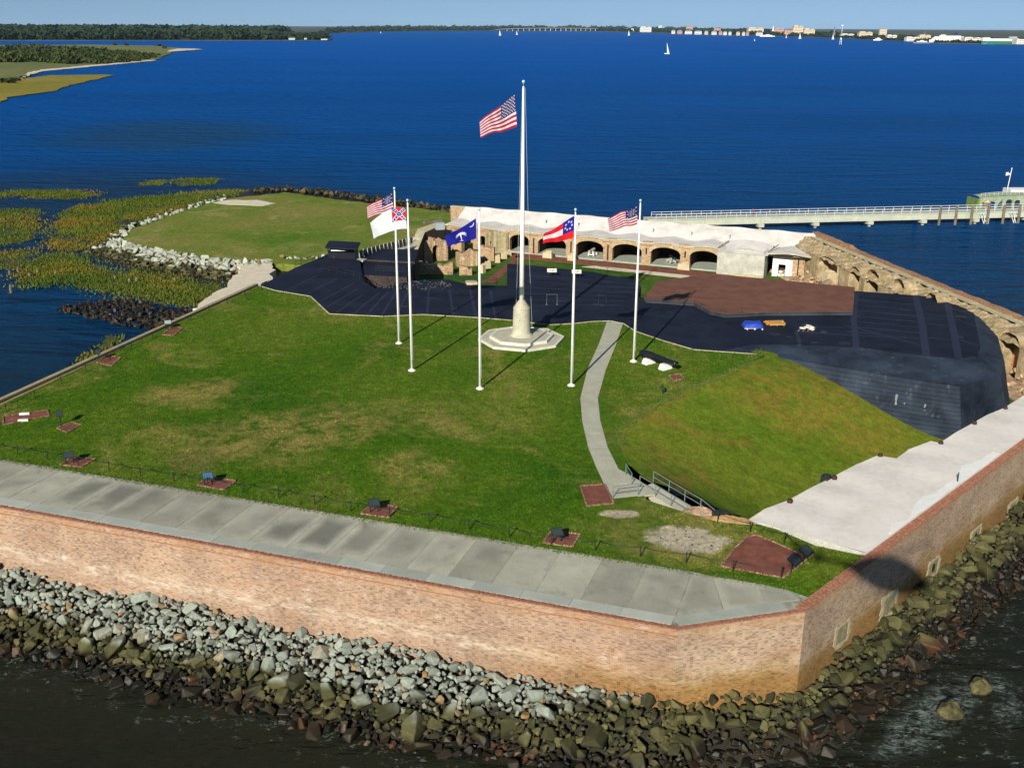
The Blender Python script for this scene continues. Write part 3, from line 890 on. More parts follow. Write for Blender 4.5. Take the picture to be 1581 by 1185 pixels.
def marsh(polys, per_m2, hmin, hmax, name='marsh_grass'):
    V, F = [], []
    for px in polys:
        poly = pix(px, 0.0)
        xs, ys = [p.x for p in poly], [p.y for p in poly]
        area = (max(xs) - min(xs)) * (max(ys) - min(ys))
        cx, cy = sum(xs) / len(xs), sum(ys) / len(ys)
        for _ in range(int(area * per_m2 * 2.6)):
            x, y = random.uniform(min(xs), max(xs)), random.uniform(min(ys), max(ys))
            jx, jy = x + random.gauss(0, 1.6), y + random.gauss(0, 3.0)
            if not inside(jx, jy, poly): continue
            g = math.sin(x * 0.33 + 1.3 * math.sin(y * 0.21)) + math.sin(y * 0.27 + x * 0.1)
            if g < -1.35 and random.random() < 0.8: continue
            h = random.uniform(hmin, hmax) * 0.55; a = random.uniform(0, 6.28); w = random.uniform(0.10, 0.24)
            lx, ly = random.gauss(0, 0.22), random.gauss(0, 0.22)
            b_ = len(V)
            V += [(x - w * math.cos(a), y - w * math.sin(a), -0.05), (x + w * math.cos(a), y + w * math.sin(a), -0.05), (x + lx, y + ly, h)]
            F.append((b_, b_ + 1, b_ + 2))
    for px in polys:                        # the mud and matted roots under the blades
        poly = pix(px, 0.0); cx_ = sum(poly, Vector()) / len(poly); ring = []
        for a, b_ in zip(poly, poly[1:] + poly[:1]):
            n_ = max(2, int((b_ - a).length / 1.5))
            for k in range(n_):
                q = line2(a, b_, k / n_) + Vector((random.gauss(0, .7), random.gauss(0, .9), 0)); ring.append((q.x, q.y, 0.05))
        b0 = len(V); V += ring; F.append(tuple(range(b0, b0 + len(ring))))
    me = bpy.data.meshes.new(name); me.from_pydata(V, [], F); me.materials.append(M['marsh']); me.materials.append(M['mud'])
    for k in range(1, len(polys) + 1): me.polygons[-k].material_index = 1
    o = bpy.data.objects.new(name, me); link(o)
    tag(o, 'golden green marsh grass standing in the shallows beside the spit', 'marsh grass', kind='stuff')
marsh([[(92, 340), (112, 320), (190, 308), (285, 299), (385, 293), (362, 303), (290, 322), (240, 340), (205, 352), (182, 372), (150, 376), (120, 388), (92, 388), (76, 378), (88, 360)]], 5.0, 0.5, 1.1)
marsh([[(-30, 302), (40, 293), (110, 294), (158, 302), (110, 308), (40, 305)], [(218, 282), (255, 278), (252, 285), (225, 287)], [(263, 278), (330, 275), (332, 284), (280, 287)]], 4.0, 0.5, 1.0)
marsh([[(-20, 325), (55, 322), (62, 345), (44, 372), (-20, 382)], [(-10, 392), (40, 384), (50, 395), (30, 418), (-10, 415)]], 3.0, 0.4, 1.0)
marsh([[(50, 402), (90, 390), (122, 400), (170, 415), (250, 424), (300, 434), (345, 442), (332, 462), (285, 475), (220, 462), (160, 446), (110, 437), (50, 440), (30, 425)]], 6.0, 0.5, 1.1)
marsh([[(85, 592), (165, 518), (190, 522), (110, 588)]], 6.0, 0.5, 1.0)
ordn = ['first', 'second', 'third', 'fourth', 'fifth', 'sixth', 'seventh', 'eighth', 'ninth', 'tenth', 'eleventh', 'twelfth', 'thirteenth']
# old mooring stumps standing in the shallows
for (x, y, h) in ((15, 424, 0.9), (28, 420, 0.9), (58, 422, 0.8), (86, 424, 0.7), (46, 427, 0.7), (17, 452, 1.6), (178, 432, 0.8), (200, 436, 0.8), (211, 435, 0.9), (270, 434, 0.7)):
    c = at(x, y, 0)
    mb = MB(); mb.tube([(c.x, c.y, -0.5), (c.x + 0.03, c.y, h * 0.6), (c.x + 0.05, c.y + 0.02, h)], [0.26, 0.24, 0.17], 7)
    solo('timber_stump', mb, M['timber'], 'dark broken timber stump in the shallows, %s from the left' % ordn[(17, 15, 28, 46, 58, 86, 178, 200, 211, 270).index(x)], 'stump', 'stumps in the marsh')
# ------------------------------------------------------------------ sea walls
def arch_wall(mb, p0, p1, th, z0, top, openings=(), step=0.6, jit=0.0, mi=0, inward=None):
    """vertical wall from p0 to p1; top(s) gives its height; openings (s0, s1, sill, spring, rise) with segmental heads"""
    p0, p1 = Vector((p0[0], p0[1], 0)), Vector((p1[0], p1[1], 0))
    d = p1 - p0; L = d.length; d.normalize()
    n = Vector((-d.y, d.x, 0)) if inward is None else inward
    tf = top if callable(top) else (lambda s: top)
    ss = {0.0, L}
    k = int(L / step)
    for i in range(1, k): ss.add(L * i / k)
    for (a, b_, *_r) in openings:
        for i in range(11): ss.add(a + (b_ - a) * i / 10)
    ss = sorted(s for s in ss if 0 <= s <= L)
    ss = [s for i, s in enumerate(ss) if i == 0 or s - ss[i - 1] > 1e-4]
    rr = random.Random(int(L * 100) + int(abs(p0.x) * 10))
    J = {s: (rr.uniform(-jit, jit), rr.uniform(-jit, jit)) for s in ss}
    def head(s, o):
        a, b_, sill, spring, rise = o
        t = (s - a) / (b_ - a) * 2 - 1
        return spring + rise * math.sqrt(max(0.0, 1 - t * t * 0.98)) - rise * 0.14
    def pt(s, z, side):
        q = p0 + d * s + n * (th * side)
        return (q.x + J[s][0] * (0.5 if side else 1), q.y + J[s][1] * (0.5 if side else 1), z)
    for s, e in zip(ss, ss[1:]):
        mid = (s + e) / 2
        op = next((o for o in openings if o[0] < mid < o[1]), None)
        zs, ze = (head(s, op), head(e, op)) if op else (z0, z0)
        ts, te = max(tf(s), zs + 0.05), max(tf(e), ze + 0.05)
        if op and op[2] > z0:
            for (za, zb, ta, tb) in ((z0, z0, op[2], op[2]),):
                mb.face([pt(s, za, 0), pt(e, zb, 0), pt(e, tb, 0), pt(s, ta, 0)], mi, [(s, za), (e, zb), (e, tb), (s, ta)])
                mb.face([pt(e, za, 1), pt(s, zb, 1), pt(s, tb, 1), pt(e, ta, 1)], mi, [(e, za), (s, zb), (s, tb), (e, ta)])
                mb.face([pt(s, ta, 0), pt(e, tb, 0), pt(e, tb, 1), pt(s, ta, 1)], mi, [(s, 0), (e, 0), (e, th), (s, th)])
        mb.face([pt(s, zs, 0), pt(e, ze, 0), pt(e, te, 0), pt(s, ts, 0)], mi, [(s, zs), (e, ze), (e, te), (s, ts)])
        mb.face([pt(e, ze, 1), pt(s, zs, 1), pt(s, ts, 1), pt(e, te, 1)], mi, [(e, ze), (s, zs), (s, ts), (e, te)])
        mb.face([pt(s, ts, 0), pt(e, te, 0), pt(e, te, 1), pt(s, ts, 1)], mi, [(s, 0), (e, 0), (e, th), (s, th)])
        if op: mb.face([pt(e, ze, 0), pt(s, zs, 0), pt(s, zs, 1), pt(e, ze, 1)], mi, [(e, 0), (s, 0), (s, th), (e, th)])
    for o in openings:
        for s, r in ((o[0], 1), (o[1], 0)):
            s = min(ss, key=lambda q: abs(q - s)); zb, zt_ = max(z0, o[2]), head(s, o)
            q = [pt(s, zb, 0), pt(s, zb, 1), pt(s, zt_, 1), pt(s, zt_, 0)]
            mb.face(q if r else q[::-1], mi, [(0, zb), (th, zb), (th, zt_), (0, zt_)] if r else [(0, zt_), (th, zt_), (th, zb), (0, zb)])
    for s in (0.0, L):
        mb.face([pt(s, z0, 0), pt(s, z0, 1), pt(s, tf(s), 1), pt(s, tf(s), 0)], mi, [(0, z0), (th, z0), (th, tf(s)), (0, tf(s))])
    return mb

def rowlock(mb, a, b_, inward, z, w, rows=1, bw=0.13):
    """a course of bricks laid across the wall top, every brick with its own edges"""
    d = (b_ - a); L = d.length; d.normalize()
    rz = math.atan2(d.y, d.x)
    n = int(L / bw)
    for r in range(rows):
        for i in range(n):
            c = a + d * ((i + 0.5) * L / n) + inward * (w / rows * (r + 0.5) - 0.05)
            h = 0.12 + random.uniform(-0.02, 0.02)
            mb.box((c.x + random.uniform(-.008, .008), c.y + random.uniform(-.008, .008), z + h / 2 - 0.02), (L / n - 0.022, w / rows - 0.03, h), rz)

WT = LAWN - 0.03
wall_f = thing('sea_wall', (CL + CA) / 2 + Vector((0, 0, -LAWN)), 'long pale red brick sea wall along the front, above the pale riprap', 'wall')
i1 = offset_corner('A', 1.1)
mb = MB(); mb.prism([CL, CA, i1, CL - FN * 1.1], -1.0, WT)
def wall_uv(mb): return mb
part('brick_face', mb, M['wall_front'], wall_f)
mb = MB(); rowlock(mb, CL, CA, -FN, WT, 0.42); part('coping_course', mb, M['brick_red'], wall_f, kind='stuff')
mb = MB()   # projecting string course under the coping
q = CL + FN * 0.05; r_ = CA + FN * 0.05
mb.prism([q, r_, r_ - FN * 0.06, q - FN * 0.06], WT - 0.55, WT - 0.47); part('string_course', mb, M['brick_red'], wall_f)
wall_c = thing('sea_wall', (CA + CB) / 2 + Vector((0, 0, -LAWN)), 'short brick sea wall cutting off the near corner, olive at its foot', 'wall')
j1 = offset_corner('B', 1.1)
mb = MB(); mb.prism([CA, CB, j1, i1], -1.0, WT); part('brick_face', mb, M['wall_side'], wall_c)
mb = MB(); rowlock(mb, CA, CB, -CN, WT, 0.42); part('coping_course', mb, M['brick_red'], wall_c, kind='stuff')
wall_r = thing('sea_wall', (CB + CR) / 2 + Vector((0, 0, -LAWN)), 'brick sea wall on the right with bricked-up gun ports and an olive algae foot', 'wall')
mb = MB(); mb.prism([CB, CR, CR - RN * 1.1, j1], -1.0, WT); part('brick_face', mb, M['wall_side'], wall_r)
mb = MB(); rowlock(mb, CB, CR, -RN, WT, 0.85, 2, 0.14); part('coping_course', mb, M['brick_red'], wall_r, kind='stuff')
def on_wall(px, py, p0, n):
    o = Vector((0, 0, CAMZ)); d = at(px, py, 0.0) - o
    t = (p0 - o).dot(n) / d.dot(n)
    return o + d * t
# bricked-up embrasures with pale ragged frames
for (px, py, w, h, hole) in ((1300, 978, 2.4, 1.9, 0.0), (1373, 932, 2.9, 2.2, 0.0), (1441, 876, 2.5, 1.8, 0.42), (1506, 828, 2.6, 1.85, 0.40), (1563, 786, 2.7, 1.9, 0.38)):
    c = on_wall(px, py, CB, RN)
    def pt(u, z, o): q = c + RD * u + RN * o; return (q.x, q.y, c.z + z)
    rr = random.Random(px)
    N = 28
    out, inn = [], []
    for i in range(N):
        a = 2 * math.pi * i / N
        ca, sa = math.cos(a), math.sin(a)
        k = 1 / max(abs(ca), abs(sa))
        j = 1 + rr.uniform(-0.10, 0.20) * (1 if i % 2 else 0.5)
        out.append((ca * k * w / 2 * j, sa * k * h / 2 * j)); inn.append((ca * k * w / 2 * rr.uniform(0.66, 0.8), sa * k * h / 2 * rr.uniform(0.68, 0.82)))
    mb = MB()
    for i in range(N):
        i2 = (i + 1) % N
        mb.face([pt(*out[i], 0.035), pt(*out[i2], 0.035), pt(*inn[i2], 0.035), pt(*inn[i], 0.035)])
        mb.face([pt(*out[i], 0), pt(*out[i2], 0), pt(*out[i2], 0.035), pt(*out[i], 0.035)])
        mb.face([pt(*inn[i2], -0.01), pt(*inn[i], -0.01), pt(*inn[i], 0.035), pt(*inn[i2], 0.035)])
    fr = part('embrasure_frame', mb, M['ledge'], wall_r)
    mb = MB(); mb.face([pt(*p, 0.012) for p in inn]); part('infill', mb, M['infill'] if 'infill' in M else M.setdefault('infill', mottled('olive_infill', (0.16, 0.13, 0.06), (0.30, 0.27, 0.16), None, 2, 9)), fr)
    if hole:
        mb = MB(); mb.face([pt(math.cos(6.28 * i / 12) * hole * 0.8, math.sin(6.28 * i / 12) * hole, 0.02) for i in range(12)])
        part('port_shade', mb, M['soil_and_shade'], fr)  # flat dark disc painted as the shade of a small hole

# ------------------------------------------------------------------ coping slabs, walk slabs
cop = thing('coping_walk', CA + Vector((0, 0, 0)), kind='structure')
def slabs(parent, name, a, b_, inward, w0, w1, step, z, mat, gap=0.03, th=0.3, vary=0.0):
    d = b_ - a; L = d.length; d.normalize()
    n = max(1, round(L / step))
    for i in range(n):
        s0, s1 = L * i / n + gap / 2, L * (i + 1) / n - gap / 2
        P = [a + d * s0 + inward * w0, a + d * s1 + inward * w0, a + d * s1 + inward * w1, a + d * s0 + inward * w1]
        mb = MB(); mb.prism(P, z - th, z + random.uniform(-vary, vary)); part(name, mb, mat, parent)
slabs(cop, 'coping_slab', offset_corner('A', 0.42) + FD * 0.4, CL - FN * 0.42, -FN, 0.0, 1.15, 3.6, LAWN + 0.06, M['coping'], 0.02, vary=0.008)
slabs(cop, 'coping_slab', offset_corner('A', 0.42) + CD * 0.15, offset_corner('B', 0.42) - CD * 0.9, -CN, 0.0, 1.15, 2.6, LAWN + 0.06, M['coping'], 0.02, vary=0.008)
M['grout'] = mottled('pale_grout', (0.10, 0.10, 0.07), (0.42, 0.42, 0.34), None, 1.1, 7)
walk = thing('concrete_walk', CA, kind='structure')
GL = [at(0, 710), at(1178, 902)]                        # grass line
gd = (GL[1] - GL[0]).normalized()
o1 = offset_corner('A', 1.62)
pn = -FN
n_s = 23
def for_uv(mb): mb.uv[0] = [(0, 0), (1, 0), (1, 1), (0, 1)]
def grass_y(p):
    """distance from p along pn to the grass line"""
    q = meet(p, pn, GL[0], gd); return (q - p).dot(pn)
for i in range(n_s):
    s0, s1 = i * 3.34, (i + 1) * 3.34
    a0, a1 = o1 + FD * (s0 + 0.02), o1 + FD * (s1 - 0.02)
    mb = MB(); mb.prism([a0, a1, a1 + pn * (grass_y(a1) + 0.15), a0 + pn * (grass_y(a0) + 0.15)], LAWN - 0.3, LAWN + 0.03 + random.uniform(-.008, .008))
    for_uv(mb); part('walk_slab', mb, M['slab'], walk)
# the corner beyond the last square joint
a0 = o1 - FD * 0.02
e0 = a0 + pn * (grass_y(a0) + 0.15)
oB = offset_corner('B', 1.6)
e1, e2 = at(1100, 889.5), at(1216, 911)
fan = [a0, line2(a0, oB, 0.42), line2(a0, oB, 0.8), at(1236, 926)]
top_ = [e0, e1, at(1170, 901), e2]
for i in range(3):
    mb = MB(); mb.prism([line2(fan[i], fan[i + 1], 0.01), line2(fan[i], fan[i + 1], 0.99), line2(top_[i], top_[i + 1], 0.99), line2(top_[i], top_[i + 1], 0.01)], LAWN - 0.3, LAWN + 0.028 + 0.004 * i)
    for_uv(mb); part('walk_slab', mb, M['slab'], walk)
mb = MB(); mb.prism([CL - FN * 0.3, offset_corner('A', 0.3), offset_corner('B', 0.3), at(1262, 926), e2, e1, e0, GL[0] + gd * -16], 7.0, LAWN + 0.012); part('joint_bed', mb, M['grout'], walk)

# ------------------------------------------------------------------ lawn and the slope down to the parade
EDGE_L = [at(402, 441), at(270, 500), at(0, 625)]
LD = (at(0, 625) - at(402, 441)).normalized()
CLIN = meet(at(0, 625), LD, GL[0], gd)
BLACK = [(402, 441), (425, 448), (480, 457), (509, 484), (592, 488), (653, 485), (739, 490), (790, 494), (848, 501), (886, 499), (912, 496), (942, 495), (963, 499), (982, 511), (1023, 525), (1071, 539), (1109, 542), (1167, 546), (1180, 549)]
CREST = [(985, 752), (968, 715), (950, 668), (980, 645), (1018, 621), (1053, 602), (1092, 589), (1154, 560), (1180, 549)]
outline = [GL[1], e2, at(1226, 917), at(1262, 926), at(1337, 858), at(1260, 842), at(1200, 817), at(1157, 803), at(1067, 793), at(1000, 772)] + pix(CREST, LAWN) + pix(BLACK[::-1], LAWN)[1:] + [at(270, 500), at(0, 625), CLIN, GL[0]]
mb = MB(); mb.face(outline)
lawn = struct('lawn', mb, M['lawn'])
mb = MB()   # retaining faces under the lawn rim
for a, b_ in zip(outline, outline[1:] + outline[:1]): mb.face([a, b_, b_ - Vector((0, 0, 7)), a - Vector((0, 0, 7))])
part('earth_bank', mb, M['soil_and_shade'], lawn)
# grass blades fringing the hard edges (one mass)
def fringe(lines, n_per_m, h=0.16, spread=0.22):
    V, F = [], []
    for a, b_ in lines:
        L = (b_ - a).length
        for _ in range(int(L * n_per_m)):
            p = line2(a, b_, random.random()) + Vector((random.gauss(0, spread), random.gauss(0, spread), 0))
            ang = random.uniform(0, 6.28); w = random.uniform(0.03, 0.07); hh = random.uniform(0.4, 1.2) * h
            b0 = len(V)
            V += [(p.x - w * math.cos(ang), p.y - w * math.sin(ang), LAWN - 0.01), (p.x + w * math.cos(ang), p.y + w * math.sin(ang), LAWN - 0.01), (p.x + random.gauss(0, 0.06), p.y + random.gauss(0, 0.06), LAWN + hh)]
            F.append((b0, b0 + 1, b0 + 2))
    me = bpy.data.meshes.new('grass_fringe'); me.from_pydata(V, [], F); me.materials.append(M['fringe'])
    o = bpy.data.objects.new('grass_fringe', me); link(o); tag(o, 'short grass blades fringing the concrete walk and lawn edges', 'grass', kind='stuff')
M['fringe'] = mottled('fringe_grass', (0.035, 0.09, 0.01), (0.12, 0.13, 0.03), None, 0.8, 6, bs=0)
bl = pix(BLACK, LAWN)
cr_ = pix(CREST, LAWN)
fringe([(GL[0] + gd * -10, GL[1]), (GL[1], e2)] , 60) 
# turf: short blades all over the lawn (one mass), coloured by the ground they grow in
V, F = [], []
plan = [(p.x, p.y) for p in outline]
gx0, gx1, gy0, gy1 = min(p[0] for p in plan), max(p[0] for p in plan), min(p[1] for p in plan), max(p[1] for p in plan)
pad_plans = [[(p.x, p.y) for p in pix(q, LAWN)] for q in ([(1114, 874), (1133, 848), (1153, 829), (1168, 826), (1200, 839), (1242, 858), (1255, 856), (1209, 892)], [(896, 750), (934, 748), (948, 777), (906, 781)], [(838, 838), (852, 819), (896, 825), (884, 844)], [(557, 793), (575, 778), (614, 782), (600, 799)], [(305, 749), (322, 737), (365, 742), (346, 756)], [(93, 718), (112, 706), (148, 709), (126, 721)], [(5, 643), (73, 633), (76, 642), (5, 656)])]
while len(F) < 80000:
    x, y = random.uniform(gx0, gx1), gy0 + (gy1 - gy0) * random.random() ** 1.35
    if any(inside(x, y, q) for q in pad_plans): continue
    if not inside(x, y, plan) or (x - bareA.x) ** 2 / 9 + (y - bareA.y) ** 2 / 5 < 1 or abs(x - np.interp(y, [84, 98, 112, 128, 141], [9.5, 8.9, 8.6, 11.2, 14.1])) < 1.7: continue
    a = random.uniform(0, 6.28); w = random.uniform(.05, .13); h = random.uniform(.03, .11); b0 = len(V)
    V += [(x - w * math.cos(a), y - w * math.sin(a), LAWN - .005), (x + w * math.cos(a), y + w * math.sin(a), LAWN - .005), (x + random.gauss(0, .05), y + random.gauss(0, .05), LAWN + h)]
    F.append((b0, b0 + 1, b0 + 2))
me = bpy.data.meshes.new('turf_blades'); me.from_pydata(V, [], F); me.materials.append(M['lawn'])
o = bpy.data.objects.new('turf_blades', me); link(o); tag(o, 'short turf blades covering the lawn', 'grass', kind='stuff')
crest_w = pix(CREST, LAWN)
crest_w[0] += Vector((1.0, 1.5, 0)); FOOT = [Vector((22.2, 82.0, 6.4)), Vector((24.5, 84.0, 4.8)), Vector((28, 88, 3.4)), Vector((33, 93, 2.8)), Vector((38, 98.5, 2.2)), Vector((43, 104, 1.8)), Vector((48, 110, 1.5)), Vector((52.5, 115, 1.4)), Vector((56, 121.5, 1.4))]
crest_w[-1] = at(1180, 549) + Vector((0.0, 2.5, 0))
def pol(L, u):
    d = [0]
    for i in range(len(L) - 1): d.append(d[-1] + (L[i + 1] - L[i]).length)
    s = u * d[-1]
    for i in range(len(L) - 1):
        if s <= d[i + 1] + 1e-6: return line2(L[i], L[i + 1], (s - d[i]) / max(1e-6, d[i + 1] - d[i]))
    return L[-1]
def slope_fn(u, v):
    a, b_ = pol(crest_w, u), pol(FOOT, u)
    p = line2(a, b_, v)
    k = v * v * (3 - 2 * v)
    p.z = a.z + (b_.z - a.z) * (0.45 * v + 0.55 * k) + 0.12 * math.sin(u * 23 + v * 4) * v * (1 - v) * 2
    return p
mb = MB(); mb.grid(slope_fn, 48, 20)
struct('grass_slope', mb, M['slope'], smooth=True)
# tufted lip along the crest
V, F = [], []
for i in range(2600):
    u = 0.18 + 0.82 * random.random(); p = pol(crest_w, u) + Vector((random.gauss(0, 0.35), random.gauss(0, 0.35), -0.02))
    a = random.uniform(0, 6.28); w = random.uniform(0.05, 0.1); b0 = len(V)
    V += [(p.x - w * math.cos(a), p.y - w * math.sin(a), p.z), (p.x + w * math.cos(a), p.y + w * math.sin(a), p.z), (p.x + random.gauss(0, .08), p.y, p.z + random.uniform(.06, .16))]
    F.append((b0, b0 + 1, b0 + 2))
me = bpy.data.meshes.new('crest_tufts'); me.from_pydata(V, [], F); me.materials.append(M['fringe'])
o = bpy.data.objects.new('crest_tufts', me); link(o); tag(o, 'straw coloured tufts along the lip of the grass slope', 'grass', kind='stuff')

# left kerb wall of the lawn
wall_l = thing('kerb_wall', at(200, 533) + Vector((0, 0, -9)), 'low yellowish kerb wall along the left edge of the lawn', 'wall')
ln = Vector((-LD.y, LD.x, 0))
if ln.x > 0: ln = -ln
a_, b2 = at(402, 441) , CLIN + LD * 3
mb = MB(); mb.prism([a_, b2, b2 + ln * 0.9, a_ + ln * 0.9], -1, LAWN - 0.02); part('brick_face', mb, M['ruin'], wall_l)
mb = MB(); mb.prism([a_ + ln * 0.35, b2 + ln * 0.35, b2 + ln * 0.95, a_ + ln * 0.95], LAWN - 0.02, LAWN + 0.32); part('kerb', mb, M['curb_wood'], wall_l)

# ------------------------------------------------------------------ curved path and terrace of the main flagpole
PATH = [((937, 497), (962, 499)), ((925, 530), (951, 532)), ((907, 570), (935, 572)), ((896, 615), (923, 615)), ((899, 650), (927, 650)), ((908, 690), (938, 690)), ((921, 722), (955, 724)), ((932, 745), (972, 733)), ((946, 769), (985, 765))]
path = thing('garden_path', at(915, 620), kind='structure')
pl = [(at(*a), at(*b_)) for a, b_ in PATH]
for i in range(len(pl) - 1):
    for k in range(2):
        t0, t1 = k / 2 + 0.0015, (k + 1) / 2 - 0.0015
        q = [line2(pl[i][0], pl[i + 1][0], t0), line2(pl[i][1], pl[i + 1][1], t0), line2(pl[i][1], pl[i + 1][1], t1), line2(pl[i][0], pl[i + 1][0], t1)]
        mb = MB(); mb.prism(q, LAWN - 0.1, LAWN + 0.035); part('path_slab', mb, M['path'], path)
mb = MB(); mb.prism([at(985, 766), at(975, 735), at(962, 727), at(1008, 752), at(1012, 764)][0:1] + [at(972, 733), at(1004, 752), at(1012, 763)], LAWN - 0.1, LAWN + 0.03); part('landing', mb, M['path'], path)

OC = at(805, 524)
terrace = thing('flagpole_terrace', OC, 'two-step octagonal stone terrace under the tall main flagpole', 'terrace')
def octa(r, rot): return [OC + Vector((math.cos(rot + k * math.pi / 4) * r, math.sin(rot + k * math.pi / 4) * r, 0)) for k in range(8)]
ROTO = 0.10
for (r, z0, z1, nm) in ((5.55, LAWN - 0.1, LAWN + 0.30, 'lower_step'), (4.1, LAWN + 0.2, LAWN + 0.62, 'upper_step')):
    P8 = octa(r, ROTO); Q8 = octa(r - 0.32, ROTO)
    mb = MB(); mb.prism(Q8, z0, z1 - 0.02); st = part(nm, mb, M['octstone'], terrace)
    for k in range(8):
        a, b_, c, d = P8[k], P8[(k + 1) % 8], Q8[(k + 1) % 8], Q8[k]
        mb = MB(); mb.prism([line2(a, b_, .004), line2(a, b_, .996), line2(d, c, .996), line2(d, c, .004)], z0, z1); part('kerb_stone', mb, M['kerbstone'], st)
main_pole = thing('main_flagpole', OC + Vector((0, 0, 0.6)), 'tall white main flagpole rising from a round stepped stone pedestal', 'flagpole')
prof = [(1.5, 0.60), (1.45, 0.68), (1.22, 0.90), (1.16, 1.1)]
for k in range(7): prof += [(1.13 - 0.01 * k, 1.32 + k * 0.36), (1.13 - 0.01 * k, 1.66 + k * 0.36), (1.09 - 0.01 * k, 1.675 + k * 0.36)]
prof += [(1.06, 4.2)]
for k in range(5): prof += [(1.0 - 0.13 * k, 4.22 + k * 0.19), (0.98 - 0.13 * k, 4.37 + k * 0.19), (0.9 - 0.13 * k, 4.39 + k * 0.19)]
prof += [(0.3, 5.2)]
mb = MB(); mb.lathe((OC.x, OC.y, LAWN), prof, 28); part('pedestal', mb, M['pedestal'], main_pole)
mb = MB(); mb.tube([(OC.x, OC.y, LAWN + 5), (OC.x, OC.y, LAWN + 16), (OC.x, OC.y, LAWN + 31.2)], [0.32, 0.26, 0.10], 14); part('pole', mb, M['white'], main_pole, True)
mb = MB(); mb.lathe((OC.x, OC.y, LAWN + 31.2), [(0.05, 0), (0.05, 0.35), (0.17, 0.42), (0.2, 0.55), (0.14, 0.7), (0.02, 0.74)], 10); part('finial', mb, M['finial'] if 'finial' in M else M.setdefault('finial', plain('pale_blue_finial', (0.35, 0.5, 0.55), 0.3)), main_pole, True)
for (dx, r) in ((-0.8, 0.012), (1.35, 0.012)):
    mb = MB(); mb.tube([(OC.x + dx, OC.y, LAWN + 1.6 if dx > 0 else LAWN + 0.7), (OC.x + dx * 0.62, OC.y, LAWN + 12), (OC.x + dx * 0.16, OC.y, LAWN + 31.0)], r, 5); part('halyard', mb, M['white_rail'], main_pole)
for dx in (-1.2, 1.35):
    mb = MB(); mb.box((OC.x + dx * 0.98, OC.y, LAWN + 1.6), (0.5, 0.08, 0.08)); part('cleat', mb, M['white_rail'], main_pole)

# ------------------------------------------------------------------ white deck over the right casemates
INNER = [(1155, 802), (1180, 786), (1215, 773), (1248, 755), (1284, 737), (1320, 718), (1355, 703), (1384, 708), (1402, 694), (1437, 681), (1450, 684), (1475, 668), (1502, 653), (1525, 640), (1550, 630), (1581, 610), (1640, 575)]
inner = pix(INNER, LAWN + 0.12)
def outer_of(p):
    q = CB - RN * 0.79
    s = (p - q).dot(RD); return q + RD * s
M['rust'] = plain('rusty_scupper', (0.035, 0.016, 0.009), 0.8)
deck = thing('casemate_roof_deck', at(1380, 770), 'broad white coated roof deck with a scalloped inner edge behind the right wall', 'roof deck')
outs = [outer_of(p) for p in inner]
outs[0] = outer_of(at(1342, 858, LAWN))
mb = MB()
K = 14
for i in range(len(inner) - 1):
    for sub in range(4):
        u0, u1 = sub / 4, (sub + 1) / 4
        for k in range(K):
            def P(u, v):
                a, b_ = line2(inner[i], inner[i + 1], u), line2(outs[i], outs[i + 1], u)
                p = line2(a, b_, v); s = (p - CB).dot(RD)
                return (p.x, p.y, LAWN + 0.10 + 0.05 * math.sin(s * 1.1) * (1 - v) + 0.10 * v)
            mb.face([P(u0, k / K), P(u0, (k + 1) / K), P(u1, (k + 1) / K), P(u1, k / K)])
part('roof_surface', mb, M['deck_white'], deck, True)
mb = MB()
for a, b_ in zip(outs, outs[1:]): mb.face([(a.x, a.y, LAWN - .6), (b_.x, b_.y, LAWN - .6), (b_.x, b_.y, LAWN + .2), (a.x, a.y, LAWN + .2)])
part('outer_skirt', mb, M['deck_white'], deck)
mb = MB()
for a, b_ in zip([outs[0]] + inner, inner): mb.face([(a.x, a.y, 1.2), (b_.x, b_.y, 1.2), (b_.x, b_.y, LAWN + 0.16), (a.x, a.y, LAWN + 0.16)])
part('inner_face', mb, M['block_concrete'], deck)
for i in (2, 4, 6, 10, 12, 14):
    p = line2(inner[i], outs[i], 0.03)
    mb = MB(); mb.lathe((p.x, p.y, LAWN + 0.05), [(0.24, 0), (0.26, 0.15), (0.2, 0.34), (0.05, 0.38)], 8); part('scupper', mb, M['rust'], deck)
rzR = math.atan2(RD.y, RD.x)
strip = []
for px, py in ((1372, 826), (1376, 812), (1390, 808), (1402, 806), (1412, 782), (1425, 768), (1440, 766), (1462, 750), (1478, 738), (1484, 722), (1510, 714), (1532, 700)): strip.append(at(px, py, LAWN))
strip = ragged(strip + [outer_of(strip[-1]) - RN * .12, outer_of(strip[0]) - RN * .12], .5, .02)
mb = MB(); mb.prism(strip, LAWN + .05, LAWN + .218); part('fresh_coating', mb, M['deck_fresh'], deck)
c = at(1275, 740, LAWN)
mb = MB(); mb.box((c.x, c.y, LAWN - 0.4), (0.9, 0.7, 1.6), rzR, 0, 0.9); mb.lathe((c.x, c.y, LAWN + 0.4), [(0.3, 0), (0.3, 0.1), (0.1, 0.15)], 8)
solo('black_utility_box', mb, M['dark_metal'], 'small black box on the slope beside the white deck', 'utility box')
# ------------------------------------------------------------------ parade ground inside the fort
PZ = 3.0
mb = MB(); mb.prism([Vector((-45, 150, 0)), Vector((20, 126, 0)), Vector((46, 122, 0)), Vector((76, 118, 0)), Vector((64, 205, 0)), Vector((-12, 232, 0)), Vector((-24, 205, 0))], -1, PZ)
struct('parade_ground', mb, M['parade'])
mb = MB(); mb.prism([Vector((24, 79, 0)), Vector((40, 92, 0)), Vector((80, 118, 0)), Vector((58, 124, 0)), Vector((32, 124, 0))], -1, 1.3)
struct('ditch_ground', mb, M['slope'])

